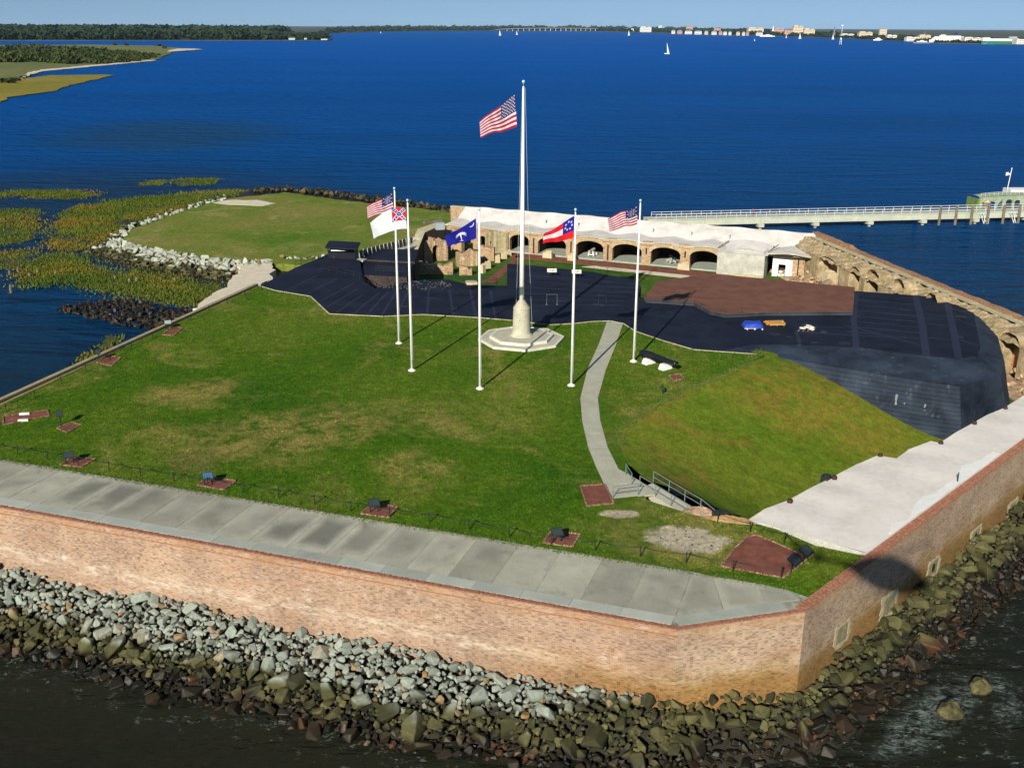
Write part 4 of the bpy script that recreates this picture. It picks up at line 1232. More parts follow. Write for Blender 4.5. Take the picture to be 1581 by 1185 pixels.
# ------------------------------------------------------------------ black gun battery
batt = thing('gun_battery', at(1000, 490, 2.0), 'low black tarred concrete gun battery running across the middle of the fort', 'battery')
BZ = LAWN + 0.03
near_px = BLACK[:17] + [(1160, 532), (1232, 532), (1333, 537), (1426, 549), (1480, 554), (1509, 549), (1514, 537), (1503, 481)]
far_px = [(1480, 465), (1442, 458), (1416, 456), (1320, 449), (1180, 437), (1084, 431), (1015, 438), (997, 461), (985, 457), (990, 443), (980, 432), (917, 420), (826, 410), (783, 407), (783, 441), (741, 440), (719, 438), (691, 431), (640, 433), (578, 445), (560, 432), (556, 402), (510, 390), (491, 399), (456, 413)]  # black deck also spans the sunken pit, standing in for its shadow
mb = MB(); mb.prism(pix(near_px + far_px, BZ), 1.2, BZ, side=1)
part('roof_deck', mb, [M['tar'], M['tar_left']], batt)
# pale edging strip between lawn and black coating
edge = pix(BLACK[:18], BZ)
for a, b_ in zip(edge, edge[1:]):
    d = (b_ - a); n = Vector((d.y, -d.x, 0)).normalized()
    if n.y > 0: n = -n
    mb = MB(); mb.prism([line2(a, b_, .004), line2(a, b_, .996), line2(a, b_, .996) + n * 0.16, line2(a, b_, .004) + n * 0.16], LAWN - .2, LAWN + 0.07)
    part('edging_strip', mb, M['ledge'], batt)
# brown gravelled roof, raised a step
BR = [(994, 460), (1015, 434), (1084, 424), (1180, 430), (1320, 443), (1317, 482), (1180, 483), (1145, 485), (1120, 486), (1096, 481), (1071, 468), (998, 463)]
mb = MB(); mb.prism(pix(BR, LAWN + 0.42), BZ - 0.2, LAWN + 0.42, side=1); part('gravel_roof', mb, [M['brown_roof'], M['scuffed']], batt)
kb = pix([(998, 463), (1071, 468), (1096, 481), (1120, 486), (1145, 485), (1180, 483), (1317, 482)], LAWN + 0.42)
mb = MB(); mb.tube([p + Vector((0, -.05, 0.02)) for p in kb], 0.09, 5); part('roof_kerb', mb, M['scuffed'], batt)
# sloped shoulder and the tarred wall of the right end, course by course
R_ED = pix([(1109, 541), (1160, 532), (1232, 532), (1333, 537), (1426, 549), (1480, 554), (1509, 549), (1514, 537), (1503, 481), (1480, 465)], BZ)
SH = [at(1109, 543, BZ - .03), at(1166, 545, 8.8), at(1232, 556, 8.3), at(1333, 573, 8.0), at(1426, 588, 7.9), at(1482, 596, 7.8), at(1545, 580, 7.8), at(1551, 560, 7.9), at(1535, 500, 8.2), at(1500, 470, 8.6)]
mb = MB()
for i in range(len(SH) - 1): mb.face([R_ED[i], SH[i], SH[i + 1], R_ED[i + 1]])
part('shoulder', mb, M['tar_wall'], batt)
cen = sum(SH, Vector()) / len(SH)
NCR = 14
SHN = []
for i in range(len(SH)):
    acc = Vector()
    for j in (i - 1, i):
        if 0 <= j < len(SH) - 1:
            d = (SH[j + 1] - SH[j]).normalized(); n = Vector((d.y, -d.x, 0)).normalized()
            if n.dot(SH[j] - cen) < 0: n = -n
            acc += n
    SHN.append(acc.normalized())
for k in range(NCR):
    mb = MB()
    off0, off1 = 0.09 * k + random.uniform(0.0, 0.05), 0.09 * k + 0.05
    for i in range(len(SH) - 1):
        A_, B_ = SH[i], SH[i + 1]
        n, n2 = [Vector((q.x, q.y, 0)) * (1.0 + 0.9 * max(0, -q.y)) for q in (SHN[i], SHN[i + 1])]
        def zz(p, j): return p.z + (1.2 - p.z) * j / NCR
        gap = 0.03
        mb.face([(A_.x + n.x * off1, A_.y + n.y * off1, zz(A_, k + 1)), (B_.x + n2.x * off1, B_.y + n2.y * off1, zz(B_, k + 1)), (B_.x + n2.x * off0, B_.y + n2.y * off0, zz(B_, k) - gap), (A_.x + n.x * off0, A_.y + n.y * off0, zz(A_, k) - gap)])
        mb.face([(A_.x + n.x * off0, A_.y + n.y * off0, zz(A_, k) - gap), (B_.x + n2.x * off0, B_.y + n2.y * off0, zz(B_, k) - gap), (B_.x + n2.x * (off0 - .1), B_.y + n2.y * (off0 - .1), zz(B_, k)), (A_.x + n.x * (off0 - .1), A_.y + n.y * (off0 - .1), zz(A_, k))])
    part('wall_course', mb, M['tar_wall'], batt)
# pale drips down the wall
M['drip'] = mottled('lime_drip', (0.05, 0.065, 0.08), (0.26, 0.29, 0.29), None, 2.5, 8)
for (px, py, w, h) in ((1384, 617, 0.24, 1.5), (1396, 628, 0.14, 1.2), (1428, 628, 0.16, 0.8), (1404, 636, 0.1, 1.6)):
    i = 3 if px < 1426 else 4
    d = (SH[i + 1] - SH[i]); n = Vector((d.y, -d.x, 0)).normalized()
    if n.y > 0: n = -n
    c = on_wall(px, py, SH[i] + n * 0.75, n); d = d.normalized()
    k = max(0.0, (8.0 - c.z) / 6.6)
    mb = MB(); pts_ = []
    for j in range(6): pts_.append(c + d * (-w / 2 + random.uniform(-.05, .05)) + Vector((0, 0, h / 2 - h * j / 5)) + n * (0.16 + 0.03 * j))
    for j in range(6): pts_.append(c + d * (w / 2 + random.uniform(-.05, .05)) + Vector((0, 0, -h / 2 + h * j / 5)) + n * (0.31 - 0.03 * j))
    mb.face(pts_); part('drip_stain', mb, M['drip'], batt)
# membrane seams on the roof
def seam(pts, w, z=BZ + 0.012):
    P_ = [at(x, y, z) for x, y in pts]
    mb = MB()
    for a, b_ in zip(P_, P_[1:]):
        d = (b_ - a).normalized(); n = Vector((-d.y, d.x, 0)) * w / 2
        mb.prism([a - n, b_ - n, b_ + n, a + n], z - 0.02, z + random.uniform(0, 0.006))
    part('seam_strip', mb, M['seam'], batt)
for k in range(7):
    y0 = 462 + k * 8.2
    seam([(1322 - k * 2.5, y0), (1415 + k * 1.2, y0 + 8 + k * 0.6)], 0.30)
seam([(1414, 458), (1424, 500), (1430, 548)], 0.9); seam([(1462, 464), (1471, 505), (1480, 552)], 0.9); seam([(1322, 452), (1318, 490), (1322, 536)], 0.8)
seam([(1420, 483), (1466, 488)], .25); seam([(1423, 498), (1470, 503)], .25); seam([(1426, 520), (1474, 525)], .25); seam([(1470, 477), (1503, 485)], .25); seam([(1474, 492), (1506, 503)], .25); seam([(1478, 523), (1511, 533)], .25)
seam([(1300, 500), (1420, 532)], .3); seam([(1235, 512), (1400, 522)], .3); seam([(1240, 503), (1330, 506)], .25); seam([(1235, 530), (1230, 512), (1245, 498)], .5)
for k in range(6): seam([(800, 424 + k * 9.5), (985 - k * 5, 438 + k * 6.5)], 0.22)
for a, b_ in (((520, 482), (560, 455)), ((545, 485), (585, 452)), ((566, 486), (600, 450)), ((590, 486), (612, 449)), ((612, 487), (632, 447)), ((660, 484), (662, 447)), ((700, 487), (694, 447)), ((735, 489), (726, 447)), ((765, 491), (757, 447)), ((505, 474), (552, 446)), ((495, 465), (545, 438)), ((440, 449), (490, 425)), ((470, 455), (520, 430))):
    seam([a, b_], 0.35)  # strips added in place of radial shadow and ponding streaks on the apron
# scattered rubble at the broken edge of the black roof
rub = thing('roof_rubble', at(660, 440, BZ), kind='structure')
sm_ = band([(582, 436), (640, 434), (695, 436)], [(590, 446), (645, 448), (700, 446)], BZ, BZ)
sp = scatter(240, sm_, lambda t: random.uniform(0.12, 0.45), 0.7)
M['rock_grey'] = rock_mat('roof_rubble_stone', 3, 2, 0.5, (0.05, 0.055, 0.06), warm=False)
place_rocks(rub, sp, M['rock_grey'], 20)
# railings, frames and panels standing on the battery
def rail_run(pts, name, label, h=1.05, step=2.0, mat=None, r=0.035, group=None, mids=1, z=BZ, cat='railing'):
    mat = mat or M['dark_metal']
    P_ = [p if isinstance(p, Vector) else at(p[0], p[1], z) for p in pts]
    root = thing(name, P_[0], label, cat, group)
    tot = [0]
    for a, b_ in zip(P_, P_[1:]): tot.append(tot[-1] + (b_ - a).length)
    n = max(1, round(tot[-1] / step))
    posts = [pol(P_, i / n) for i in range(n + 1)]
    for p in posts:
        mb = MB(); mb.tube([p - Vector((0, 0, .05)), p + Vector((0, 0, h))], r, 6); part('post', mb, mat, root)
    for k in range(mids + 1):
        hh = h * (k + 1) / (mids + 1)
        mb = MB(); mb.tube([p + Vector((0, 0, hh)) for p in posts], r * 0.85, 5); part('rail', mb, mat, root)
    return root
rail_run([(496, 418), (552, 430), (576, 444)], 'pit_railing', 'dark railing along the edge of the sunken gun pit')
rail_run([(692, 430), (741, 439), (782, 440)], 'roof_edge_railing', 'black railing at the far edge of the black roof before the brick ruins', mids=3, step=1.6)
rail_run([(640, 416), (670, 418)], 'ruin_railing', 'short black railing in front of the low brick ruin', z=6.2)
rail_run([(917, 419), (948, 425), (980, 431)], 'platform_railing', 'thin black railing on the far edge of the black platform', step=2.4)
rail_run([(998, 466), (1071, 471), (1096, 484), (1145, 488)], 'gravel_roof_railing', 'thin black railing following the curved edge of the brown roof', h=0.9, step=2.2, mids=1, r=0.025)
rail_run([(492, 401), (456, 414)], 'left_roof_railing', 'dark railing descending the left edge of the black roof beside the hut', mids=1)
def panel(px, py, label):
    c = at(px, py, BZ); root = thing('exhibit_panel', c, label, 'sign', 'white exhibit panels on the black roof')
    for s in (-0.55, 0.55):
        mb = MB(); mb.tube([(c.x + s, c.y, c.z), (c.x + s, c.y, c.z + 1.0)], 0.04, 6); part('leg', mb, M['dark_metal'], root)
    mb = MB(); mb.face([(c.x - .75, c.y - .35, c.z + .85), (c.x + .75, c.y - .35, c.z + .85), (c.x + .75, c.y + .35, c.z + 1.25), (c.x - .75, c.y + .35, c.z + 1.25)])
    mb.face([(c.x - .75, c.y + .35, c.z + 1.19), (c.x + .75, c.y + .35, c.z + 1.19), (c.x + .75, c.y - .35, c.z + .79), (c.x - .75, c.y - .35, c.z + .79)]); b_ = part('board', mb, M['panel'], root)
    mb = MB()
    for (x, y) in ((-.3, .0), (.25, .1), (.1, -.15)): mb.face([(c.x + x - .16, c.y + y - .08, c.z + 1.06 + y * .57 - .04), (c.x + x + .16, c.y + y - .08, c.z + 1.06 + y * .57 - .04), (c.x + x + .16, c.y + y + .08, c.z + 1.06 + y * .57 + .05), (c.x + x - .16, c.y + y + .08, c.z + 1.06 + y * .57 + .05)])
    part('picture', mb, M['pic'], b_)
M['panel'] = plain('panel_face', (0.66, 0.66, 0.58), 0.5); M['pic'] = plain('panel_print', (0.25, 0.22, 0.16), 0.6)
panel(852, 427, 'white exhibit panel on two legs, left one on the black platform'); panel(890, 429, 'white exhibit panel on two legs, right one behind the white flagpole')
for (px, py, s, lab) in ((852, 470, 1.5, 'thin grey pipe frame standing on the black roof behind the pedestal'), (930, 467, 1.1, 'dark narrow pipe frame on the black roof near its right end')):
    c = at(px, py, BZ); mb = MB(); w = s * 0.5
    mb.tube([(c.x - w, c.y, c.z), (c.x - w, c.y, c.z + 1.5), (c.x + w, c.y, c.z + 1.5), (c.x + w, c.y, c.z)], 0.035, 5)
    for q in (-w, w): mb.box((c.x + q, c.y, c.z + .02), (.25, .25, .04))
    solo('pipe_frame', mb, M['rail_metal'] if px < 900 else M['dark_metal'], lab, 'pipe frame')
# low stone step by the railing
mb = MB(); c = at(728, 436, BZ + 0.2); mb.box((c.x, c.y, BZ + .2), (1.7, 1.5, .4), 0.2, 0, .96); solo('stone_block', mb, M['ledge'], 'flat pale stone block at the edge of the black roof', 'stone block')
# stacked supplies on the roof
# repair patches on the roof membrane
for k in range(16):
    x_, y_ = (random.uniform(1170, 1310), random.uniform(505, 530)) if k < 5 else (random.uniform(1330, 1490), random.uniform(465, 540)) if k < 10 else (random.uniform(540, 960), random.uniform(455, 484))
    p_ = at(x_, y_, BZ); mb = MB(); mb.box((p_.x, p_.y, BZ + .004), (random.uniform(.5, 1.8), random.uniform(.4, 1.2), .02), random.uniform(-.4, .4)); part('roof_patch', mb, M['seam'] if k % 2 else M['scuffed'], batt)
def stack(px, py, label, tarp, z=BZ):
    c = at(px, py, z); root = thing('covered_pallet', c, label, 'pallet', 'supply pallets on the black roof')
    mb = MB()
    for k in range(5): mb.box((c.x, c.y - .8 + .4 * k, c.z + .17), (2.6, .2, .05), 0.1)
    for k in (-1, 0, 1): mb.box((c.x + k, c.y, c.z + .075), (.12, 2.0, .14), 0.1)
    part('pallet', mb, M['whitewash'], root)
    r3 = random.Random(px)
    ph = [r3.uniform(0, 6) for _ in range(4)]
    mb = MB()
    mb.grid(lambda u, v: (c.x + (u - .5) * 2.7, c.y + (v - .5) * 1.9, c.z + .2 + .62 * min(1, 9 * min(u, 1 - u, v, 1 - v)) + .07 * math.sin(9 * u + ph[0]) * math.sin(7 * v + ph[1])), 16, 12)
    part('tarpaulin', mb, tarp, root, True)
M['straw0'] = plain('pale_planks', (0.46, 0.33, 0.12), 0.7)
M['tarp'] = plain('blue_tarpaulin', (0.015, 0.05, 0.36), 0.4); M['sack_y'] = plain('orange_sacks', (0.50, 0.20, 0.02), 0.6); M['sack_w'] = plain('white_sacks', (0.55, 0.52, 0.44), 0.7)
stack(1162, 506, 'pallet wrapped in bright blue tarpaulin on the black roof', M['tarp'])
def sacks(px, py, n, mat, label, z=BZ):
    c = at(px, py, z); root = thing('sack_pile', c, label, 'sacks', 'supply pallets on the black roof')
    mb = MB()
    for k in range(4): mb.box((c.x - .9 + .6 * k, c.y, c.z + .06), (.16, 1.7, .1), -0.5)
    part('pallet', mb, M['timber'], root)
    for i in range(n):
        r3 = random.Random(px + i); x, y, zz = c.x + r3.uniform(-.85, .85), c.y + r3.uniform(-.55, .55), c.z + .22 + .2 * (i // 5)
        a = r3.uniform(-.4, .4) - .5
        mb = MB()
        def fn(u, v, x=x, y=y, zz=zz, a=a):
            t, e = u * 6.283, (v - .5) * 3.1416
            q = (.42 * max(0.0, math.cos(e)) ** .6 * math.copysign(abs(math.cos(t)) ** .6, math.cos(t)), .24 * max(0.0, math.cos(e)) ** .6 * math.copysign(abs(math.sin(t)) ** .6, math.sin(t)), .13 * math.sin(e))
            return (x + q[0] * math.cos(a) - q[1] * math.sin(a), y + q[0] * math.sin(a) + q[1] * math.cos(a), zz + q[2])
        mb.grid(fn, 12, 6); part('sack', mb, mat, root, True)
c = at(1196, 501, BZ); root = thing('plank_pile', c, 'pile of orange yellow planks beside the blue tarpaulin', 'planks', 'supply pallets on the black roof')
for k in range(3):
    mb = MB(); mb.box((c.x - .9 + .9 * k, c.y, c.z + .06), (.14, 1.6, .1), .2); part('bearer', mb, M['timber'], root)
for k in range(16):
    mb = MB(); mb.box((c.x + random.uniform(-.25, .25), c.y - .7 + .2 * (k % 8), c.z + .19 + .14 * (k // 8)), (random.uniform(2.0, 2.8), .16, .11), .1 + random.uniform(-.12, .12)); part('plank', mb, M['sack_y'] if k % 3 else M['straw0'], root)
sacks(1246, 509, 9, M['sack_w'], 'small pile of white sacks on a frame, right of the orange ones')

# lookout hut and dark rear walls at the left end
hut = thing('lookout_hut', at(528, 398, BZ), 'small black flat-roofed lookout hut at the far left of the battery', 'hut')
hb = pix([(507, 398), (549, 400), (553, 391), (512, 389)], BZ)
mb = MB(); mb.prism(hb, BZ - 1, BZ + 1.0); part('lower_wall', mb, M['tar_left'], hut)
for p in hb:
    mb = MB(); mb.tube([p + Vector((0, 0, .9)), p + Vector((0, 0, 1.75))], 0.09, 6); part('corner_post', mb, M['dark_metal'], hut)
hc = sum(hb, Vector()) / 4
mb = MB(); mb.prism([hc + (p - hc) * 1.18 for p in hb], BZ + 1.7, BZ + 1.92); part('roof', mb, M['tar'], hut)
a, b_ = hb[0], hb[1]
mb = MB(); mb.box(((a.x + b_.x) / 2 - .6, a.y - .05, BZ + 1.3), (2.6, .08, .16)); part('sill_board', mb, M['whitewash'], hut)
rear = thing('rear_gun_wall', at(600, 430, 3.0), 'dark rear wall of the sunken gun pit', 'wall')
mb = MB(); mb.prism(pix([(556, 424), (628, 428), (640, 404), (565, 396)], 8.6), PZ - 1, 8.6, side=1); part('mass', mb, [M['tar'], M['dark_brick']], rear)
mb = MB(); mb.prism(pix([(556, 400), (640, 404), (646, 385), (570, 384)], 8.9), PZ - 1, 8.9, side=1); part('back_mass', mb, [M['tar'], M['dark_brick']], rear)
rail_run([(580, 420), (600, 421), (626, 424)], 'rear_wall_railing', 'black railing on top of the dark rear gun wall', z=8.6, mids=2, step=1.3)
# boardwalk with dark panelled parapet, leading up to the diagonal wall
bw = thing('boardwalk_stair', at(590, 390, 9.0), 'grey boardwalk with dark fence panels climbing towards the diagonal wall', 'boardwalk')
B0, B1 = at(548, 401, 9.0), at(638, 377, 7.2)
bd = (B1 - B0).normalized(); bn = Vector((-bd.y, bd.x, 0)).normalized()
N = 15
for k in range(N):
    p = line2(B0, B1, (k + .5) / N); Lk = (B1 - B0).length / N
    q = [p - bd * (Lk * .48), p + bd * (Lk * .48), p + bd * (Lk * .48) - bn * 1.5, p - bd * (Lk * .48) - bn * 1.5]
    mb = MB(); mb.prism(q, p.z - .25, p.z + .02); part('tread', mb, M['block_concrete'], bw)
    if k % 1 == 0:
        q = [p - bd * (Lk * .42) + bn * .1, p + bd * (Lk * .42) + bn * .1, p + bd * (Lk * .42) + bn * .16, p - bd * (Lk * .42) + bn * .16]
        mb = MB(); mb.prism(q, p.z, p.z + 1.35); part('fence_panel', mb, M['dark_metal'], bw)
        mb = MB(); mb.tube([p + bd * (Lk * .47) + Vector((0, 0, 1.5)), p + bd * (Lk * .47) - bn * .15 + Vector((0, 0, .05))], 0.045, 5); part('brace', mb, M['white_rail'], bw)
dw = thing('diagonal_wall', at(655, 375, 3), 'black-sided diagonal wall with a pale concrete cap left of the brick ruins', 'wall')
capq = [at(627, 398, 6.0), at(640, 398, 6.0), at(655, 364, 8.0), at(684, 347, 9.3), at(677, 344, 9.3), at(646, 361, 8.0)]
yc0, yc1 = capq[0].y, capq[3].y
def capz(p): return 6.0 + 3.3 * max(0, min(1, (p.y - yc0) / (yc1 - yc0))) ** .8
mb = MB(); mb.prism(capq, PZ - 1, lambda p: capz(p) - .02); part('wall_body', mb, M['dark_brick'], dw)
mb = MB(); mb.prism([(c_.x - .12, c_.y) if i_ in (0, 4, 5) else (c_.x + .12, c_.y) for i_, c_ in enumerate(capq)], PZ, lambda p: capz(p) + .2, side=1); part('cap', mb, [M['ledge'], M['dark_brick']], dw)
mb = MB(); c = at(679, 352, 9.5); mb.box((c.x, c.y, 9.9), (1.7, 1.2, 1.3), .3); part('vent_box', mb, M['grey_box'] if 'grey_box' in M else M.setdefault('grey_box', plain('grey_panel', (0.30, 0.35, 0.38), 0.5)), dw)
mb = MB(); c = at(668, 343, 9.6); mb.box((c.x, c.y, 9.7), (4.2, .5, .5), .55); part('timber_rail', mb, M['timber'], dw)

# ------------------------------------------------------------------ far casemates
PF0, PF1 = at(802, 391, PZ), at(1108, 420, PZ)
CU = (PF1 - PF0).normalized(); CU.z = 0
CI = Vector((-CU.y, CU.x, 0))
if CI.y < 0: CI = -CI
def cas_s(px, py): # px on the facade -> metres along it
    q = on_wall(px, py, PF0, CI); return (q - PF0).dot(CU)
def cp(s, t, z): q = PF0 + CU * s + CI * t; return Vector((q.x, q.y, z))
arches = [(cas_s(787, 388), cas_s(817, 390)), (cas_s(830.5, 393), cas_s(873.5, 396)), (cas_s(889, 398), cas_s(931, 401)), (cas_s(945, 403), cas_s(990, 406)), (cas_s(1004, 408), cas_s(1049.5, 411)), (cas_s(1064, 413), cas_s(1108, 417))]
S0, S1 = cas_s(690, 380), arches[-1][1] + 0.15
cas = thing('casemate_range', cp(20, 0, PZ), 'ruined brick casemate range with a row of dark arches under a white roof', 'casemates')
ops = [(a, b_, PZ - 1, PZ + 2.75, 1.25) for a, b_ in arches]
ops = [(cas_s(706, 385), cas_s(727, 386), PZ + 0.6, PZ + 2.6, 0.4), (cas_s(741, 385), cas_s(749, 386), PZ, PZ + 2.6, 0.3)] + ops
ops = [(a - S0, b_ - S0, c_, d_, e_) for a, b_, c_, d_, e_ in ops]
mb = MB(); arch_wall(mb, cp(S0, 0, 0), cp(S1, 0, 0), 0.9, PZ - 1, lambda s: 7.45 + 0.16 * math.sin(s * 0.9), ops, inward=CI)
part('arched_front', mb, M['casemate'], cas)
for (a, b_) in arches:       # voussoir rings
    w = b_ - a; cx = (a + b_) / 2
    ring = []
    for i in range(17):
        t = -1 + 2 * i / 16
        ring.append((cx + t * w / 2, PZ + 2.75 + 1.25 * math.sqrt(max(0, 1 - t * t * .98)) - 1.25 * .14))
    mb = MB()
    for i in range(16):
        (s0, z0), (s1, z1) = ring[i], ring[i + 1]
        dz = 0.62
        s0o, s1o = cx + (s0 - cx) * 1.16, cx + (s1 - cx) * 1.16
        g = (s1 - s0) * 0.06
        mb.face([cp(s0 + g, -.06, z0), cp(s1 - g, -.06, z1), cp(s1o - g, -.06, z1 + dz), cp(s0o + g, -.06, z0 + dz)])
        mb.face([cp(s0o + g, -.06, z0 + dz), cp(s1o - g, -.06, z1 + dz), cp(s1o - g, 0.02, z1 + dz), cp(s0o + g, 0.02, z0 + dz)])
        mb.face([cp(s0, -.06, z0), cp(s0, .1, z0), cp(s1, .1, z1), cp(s1, -.06, z1)])
    part('arch_ring', mb, M['voussoir'], cas)
edges_ = [arches[0][0] - 2.2] + [(arches[i][1] + arches[i + 1][0]) / 2 for i in range(5)] + [S1]
CASD = 10.5
M['dark_inside'] = brick_mat('shade_darkened_vault_brick', (0.10, 0.07, 0.045), (0.07, 0.045, 0.03), (0.10, 0.085, 0.06))  # vault brick darkened to paint in the shade deep inside the casemates
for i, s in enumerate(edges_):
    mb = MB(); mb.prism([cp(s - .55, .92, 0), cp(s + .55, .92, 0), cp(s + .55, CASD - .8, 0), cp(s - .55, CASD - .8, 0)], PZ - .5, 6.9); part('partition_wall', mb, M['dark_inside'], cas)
    if 0 < i < 6:   # dark strip painted as the shade of a recess in the pier between two arches
        mb = MB(); a = s
        mb.prism([cp(a - .16, -.02, 0), cp(a + .16, -.02, 0), cp(a + .16, .1, 0), cp(a - .16, .1, 0)], PZ + (0.3 if i < 4 else 2.2), PZ + 3.4); part('slot_shade', mb, M['soil_and_shade'], cas)
for (a, b_) in arches:
    mb = MB(); mb.prism([cp(a - .8, .05, 0), cp(b_ + .8, .05, 0), cp(b_ + .8, CASD - .8, 0), cp(a - .8, CASD - .8, 0)], PZ - .6, PZ + 0.32); part('gun_floor', mb, M['floor_concrete'], cas)
mb = MB(); SB = cas_s(1262, 415)
SBb = (at(1264, 360, 9.8) - PF0).dot(CU)
print('casemate depth', (at(1264, 360, 9.8) - PF0).dot(CI), (at(740, 328, 9.8) - PF0).dot(CI), SB, SBb)
mb.prism([cp(S0 - 4, CASD - .8, 0), cp(SBb, CASD - .8, 0), cp(SBb, CASD, 0), cp(S0 - 4, CASD, 0)], -1, 9.65)
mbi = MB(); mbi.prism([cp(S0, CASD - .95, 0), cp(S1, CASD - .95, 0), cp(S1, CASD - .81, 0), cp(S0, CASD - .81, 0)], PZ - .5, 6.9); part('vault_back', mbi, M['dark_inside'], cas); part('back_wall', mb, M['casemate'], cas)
mb = MB(); mb.prism([cp(S0 - 4, CASD - .9, 0), cp(SBb, CASD - .9, 0), cp(SBb, CASD + .1, 0), cp(S0 - 4, CASD + .1, 0)], 9.65, 9.85); part('back_coping', mb, M['ledge'], cas)
cent = [(a + b_) / 2 for a, b_ in arches]
per = (cent[5] - cent[1]) / 4
def roof_fn(u, v):
    s = S0 - 0.3 + u * ((SB + (SBb - SB) * v) - S0); t = -0.12 + v * (CASD - .75)
    bmp = math.cos(2 * math.pi * (s - cent[3]) / per)
    flat = 7.62 + 0.14 * bmp + 0.04 * t
    k = 7.30 + max(0, t - 4.2) * 0.50 - 0.10 * bmp
    z = max(flat, k)
    if v == 0: z = flat
    return cp(s, t, z)
mb = MB(); mb.grid(roof_fn, 150, 26)
part('roof', mb, M['roof_white'], cas)
mb = MB(); mb.grid(lambda u, v: roof_fn(u, 0) + Vector((0, 0, -.22 * v)), 150, 1); part('roof_edge', mb, M['ledge'], cas)
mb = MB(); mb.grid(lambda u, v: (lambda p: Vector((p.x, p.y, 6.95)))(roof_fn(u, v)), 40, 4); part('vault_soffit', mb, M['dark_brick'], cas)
for s in [cent[k] + per * .42 for k in range(0, 6)]:
    mb = MB(); q = cp(s, 6.2, 8.4); mb.box((q.x, q.y, 8.75), (.16, .5, .7), math.atan2(CU.y, CU.x)); part('vent_pipe', mb, M['grey_box'], cas)
# concrete block that closes the row
c0, c1 = cas_s(1109, 420), cas_s(1186, 427)
mb = MB(); P4 = [cp(c0, -1.6, 0), cp(c1 - .6, -1.6, 0), cp(c1 - .6, 2, 0), cp(c0, 2, 0)]
mb.prism(P4, PZ - .5, lambda p: 7.2 + .18 * ((p - PF0).dot(CI) + 1.6)); part('concrete_block', mb, M['block_concrete'], cas)
mb = MB(); mb.grid(lambda u, v: cp(c0 - .1 + u * (c1 - c0), -1.7 + v * 6.0, 7.24 + 1.2 * v * v * .5 + .42 * v + .5 * math.sin(math.pi * u) * min(1, v * 1.5)), 16, 8); part('block_roof', mb, M['roof_white'], cas, True)
mb = MB(); mb.tube([cp(c0 - .3, -.3, 7.7), cp(c0 + .9, 3.2, 8.5)], .09, 6); part('roof_flashing', mb, M['timber'], cas)
mb = MB(); mb.tube([cp(c1 - .3, -.5, 7.8), cp(c1 + .9, 3.2, 8.6)], .09, 6); part('roof_flashing', mb, M['timber'], cas)
mb = MB(); mb.prism([cp(c1 - 6, -1.9, 0), cp(c1 - .8, -1.9, 0), cp(c1 - .8, -1.62, 0), cp(c1 - 6, -1.62, 0)], PZ, PZ + .4); part('kerb', mb, M['ledge'], cas)
# end chamber: white front with a doorway, brick pier, arch round the corner
d0, d1, d2 = cas_s(1190, 421), cas_s(1221, 423), cas_s(1240, 424)
mb = MB(); dl, dr = cas_s(1199, 422) - d0, cas_s(1210.5, 422) - d0
arch_wall(mb, cp(d0, 1.2, 0), cp(d1, 1.2, 0), .5, PZ - .3, 7.3, [(dl, dr, PZ - .3, PZ + 2.3, .02)], inward=CI); part('chamber_front', mb, M['whitewash'], cas)
mb = MB(); mb.prism([cp(d1, .7, 0), cp(d2, .7, 0), cp(d2, 2.5, 0), cp(d1, 2.5, 0)], PZ - .3, 7.4); part('brick_pier', mb, M['casemate'], cas)
mb = MB(); mb.prism([cp((d1 + d2) / 2 - .12, .6, 0), cp((d1 + d2) / 2 + .08, .6, 0), cp((d1 + d2) / 2 + .08, .75, 0), cp((d1 + d2) / 2 - .12, .75, 0)], PZ, 6.9); part('slot_shade', mb, M['soil_and_shade'], cas)  # dark strip painted as recess shade on the brick pier
mb = MB(); arch_wall(mb, cp(d2, 1.6, 0), cp(d2 + 4.2, 6.0, 0), .7, PZ - .3, 7.6, [(.8, 4.4, PZ - .3, PZ + 2.5, 1.1)], inward=Vector((CI.x - CU.x, CI.y - CU.y, 0)).normalized()); part('corner_arch', mb, M['casemate'], cas)
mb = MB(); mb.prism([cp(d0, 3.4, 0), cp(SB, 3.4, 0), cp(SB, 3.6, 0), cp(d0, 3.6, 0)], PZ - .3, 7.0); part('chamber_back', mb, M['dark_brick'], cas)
qb = cp((cas_s(1199, 422) + cas_s(1210, 422)) / 2 - .1, 1.0, PZ)
for k, (dx, z, r) in enumerate(((-.2, .35, .42), (.35, .35, .42), (0, .95, .4))):
    mb = MB(); mb.lathe((qb.x + dx, qb.y, PZ + z - .3), [(.1, 0), (r, .08), (r * 1.05, .3), (r, .5), (.12, .6)], 10)
    solo('white_sack', mb, M['sack_w'], ('left white sack on the floor of the dark chamber doorway', 'right white sack on the floor of the dark chamber doorway', 'upper white sack stacked in the dark chamber doorway')[k], 'sack', 'white sacks in the doorway', smooth=True)
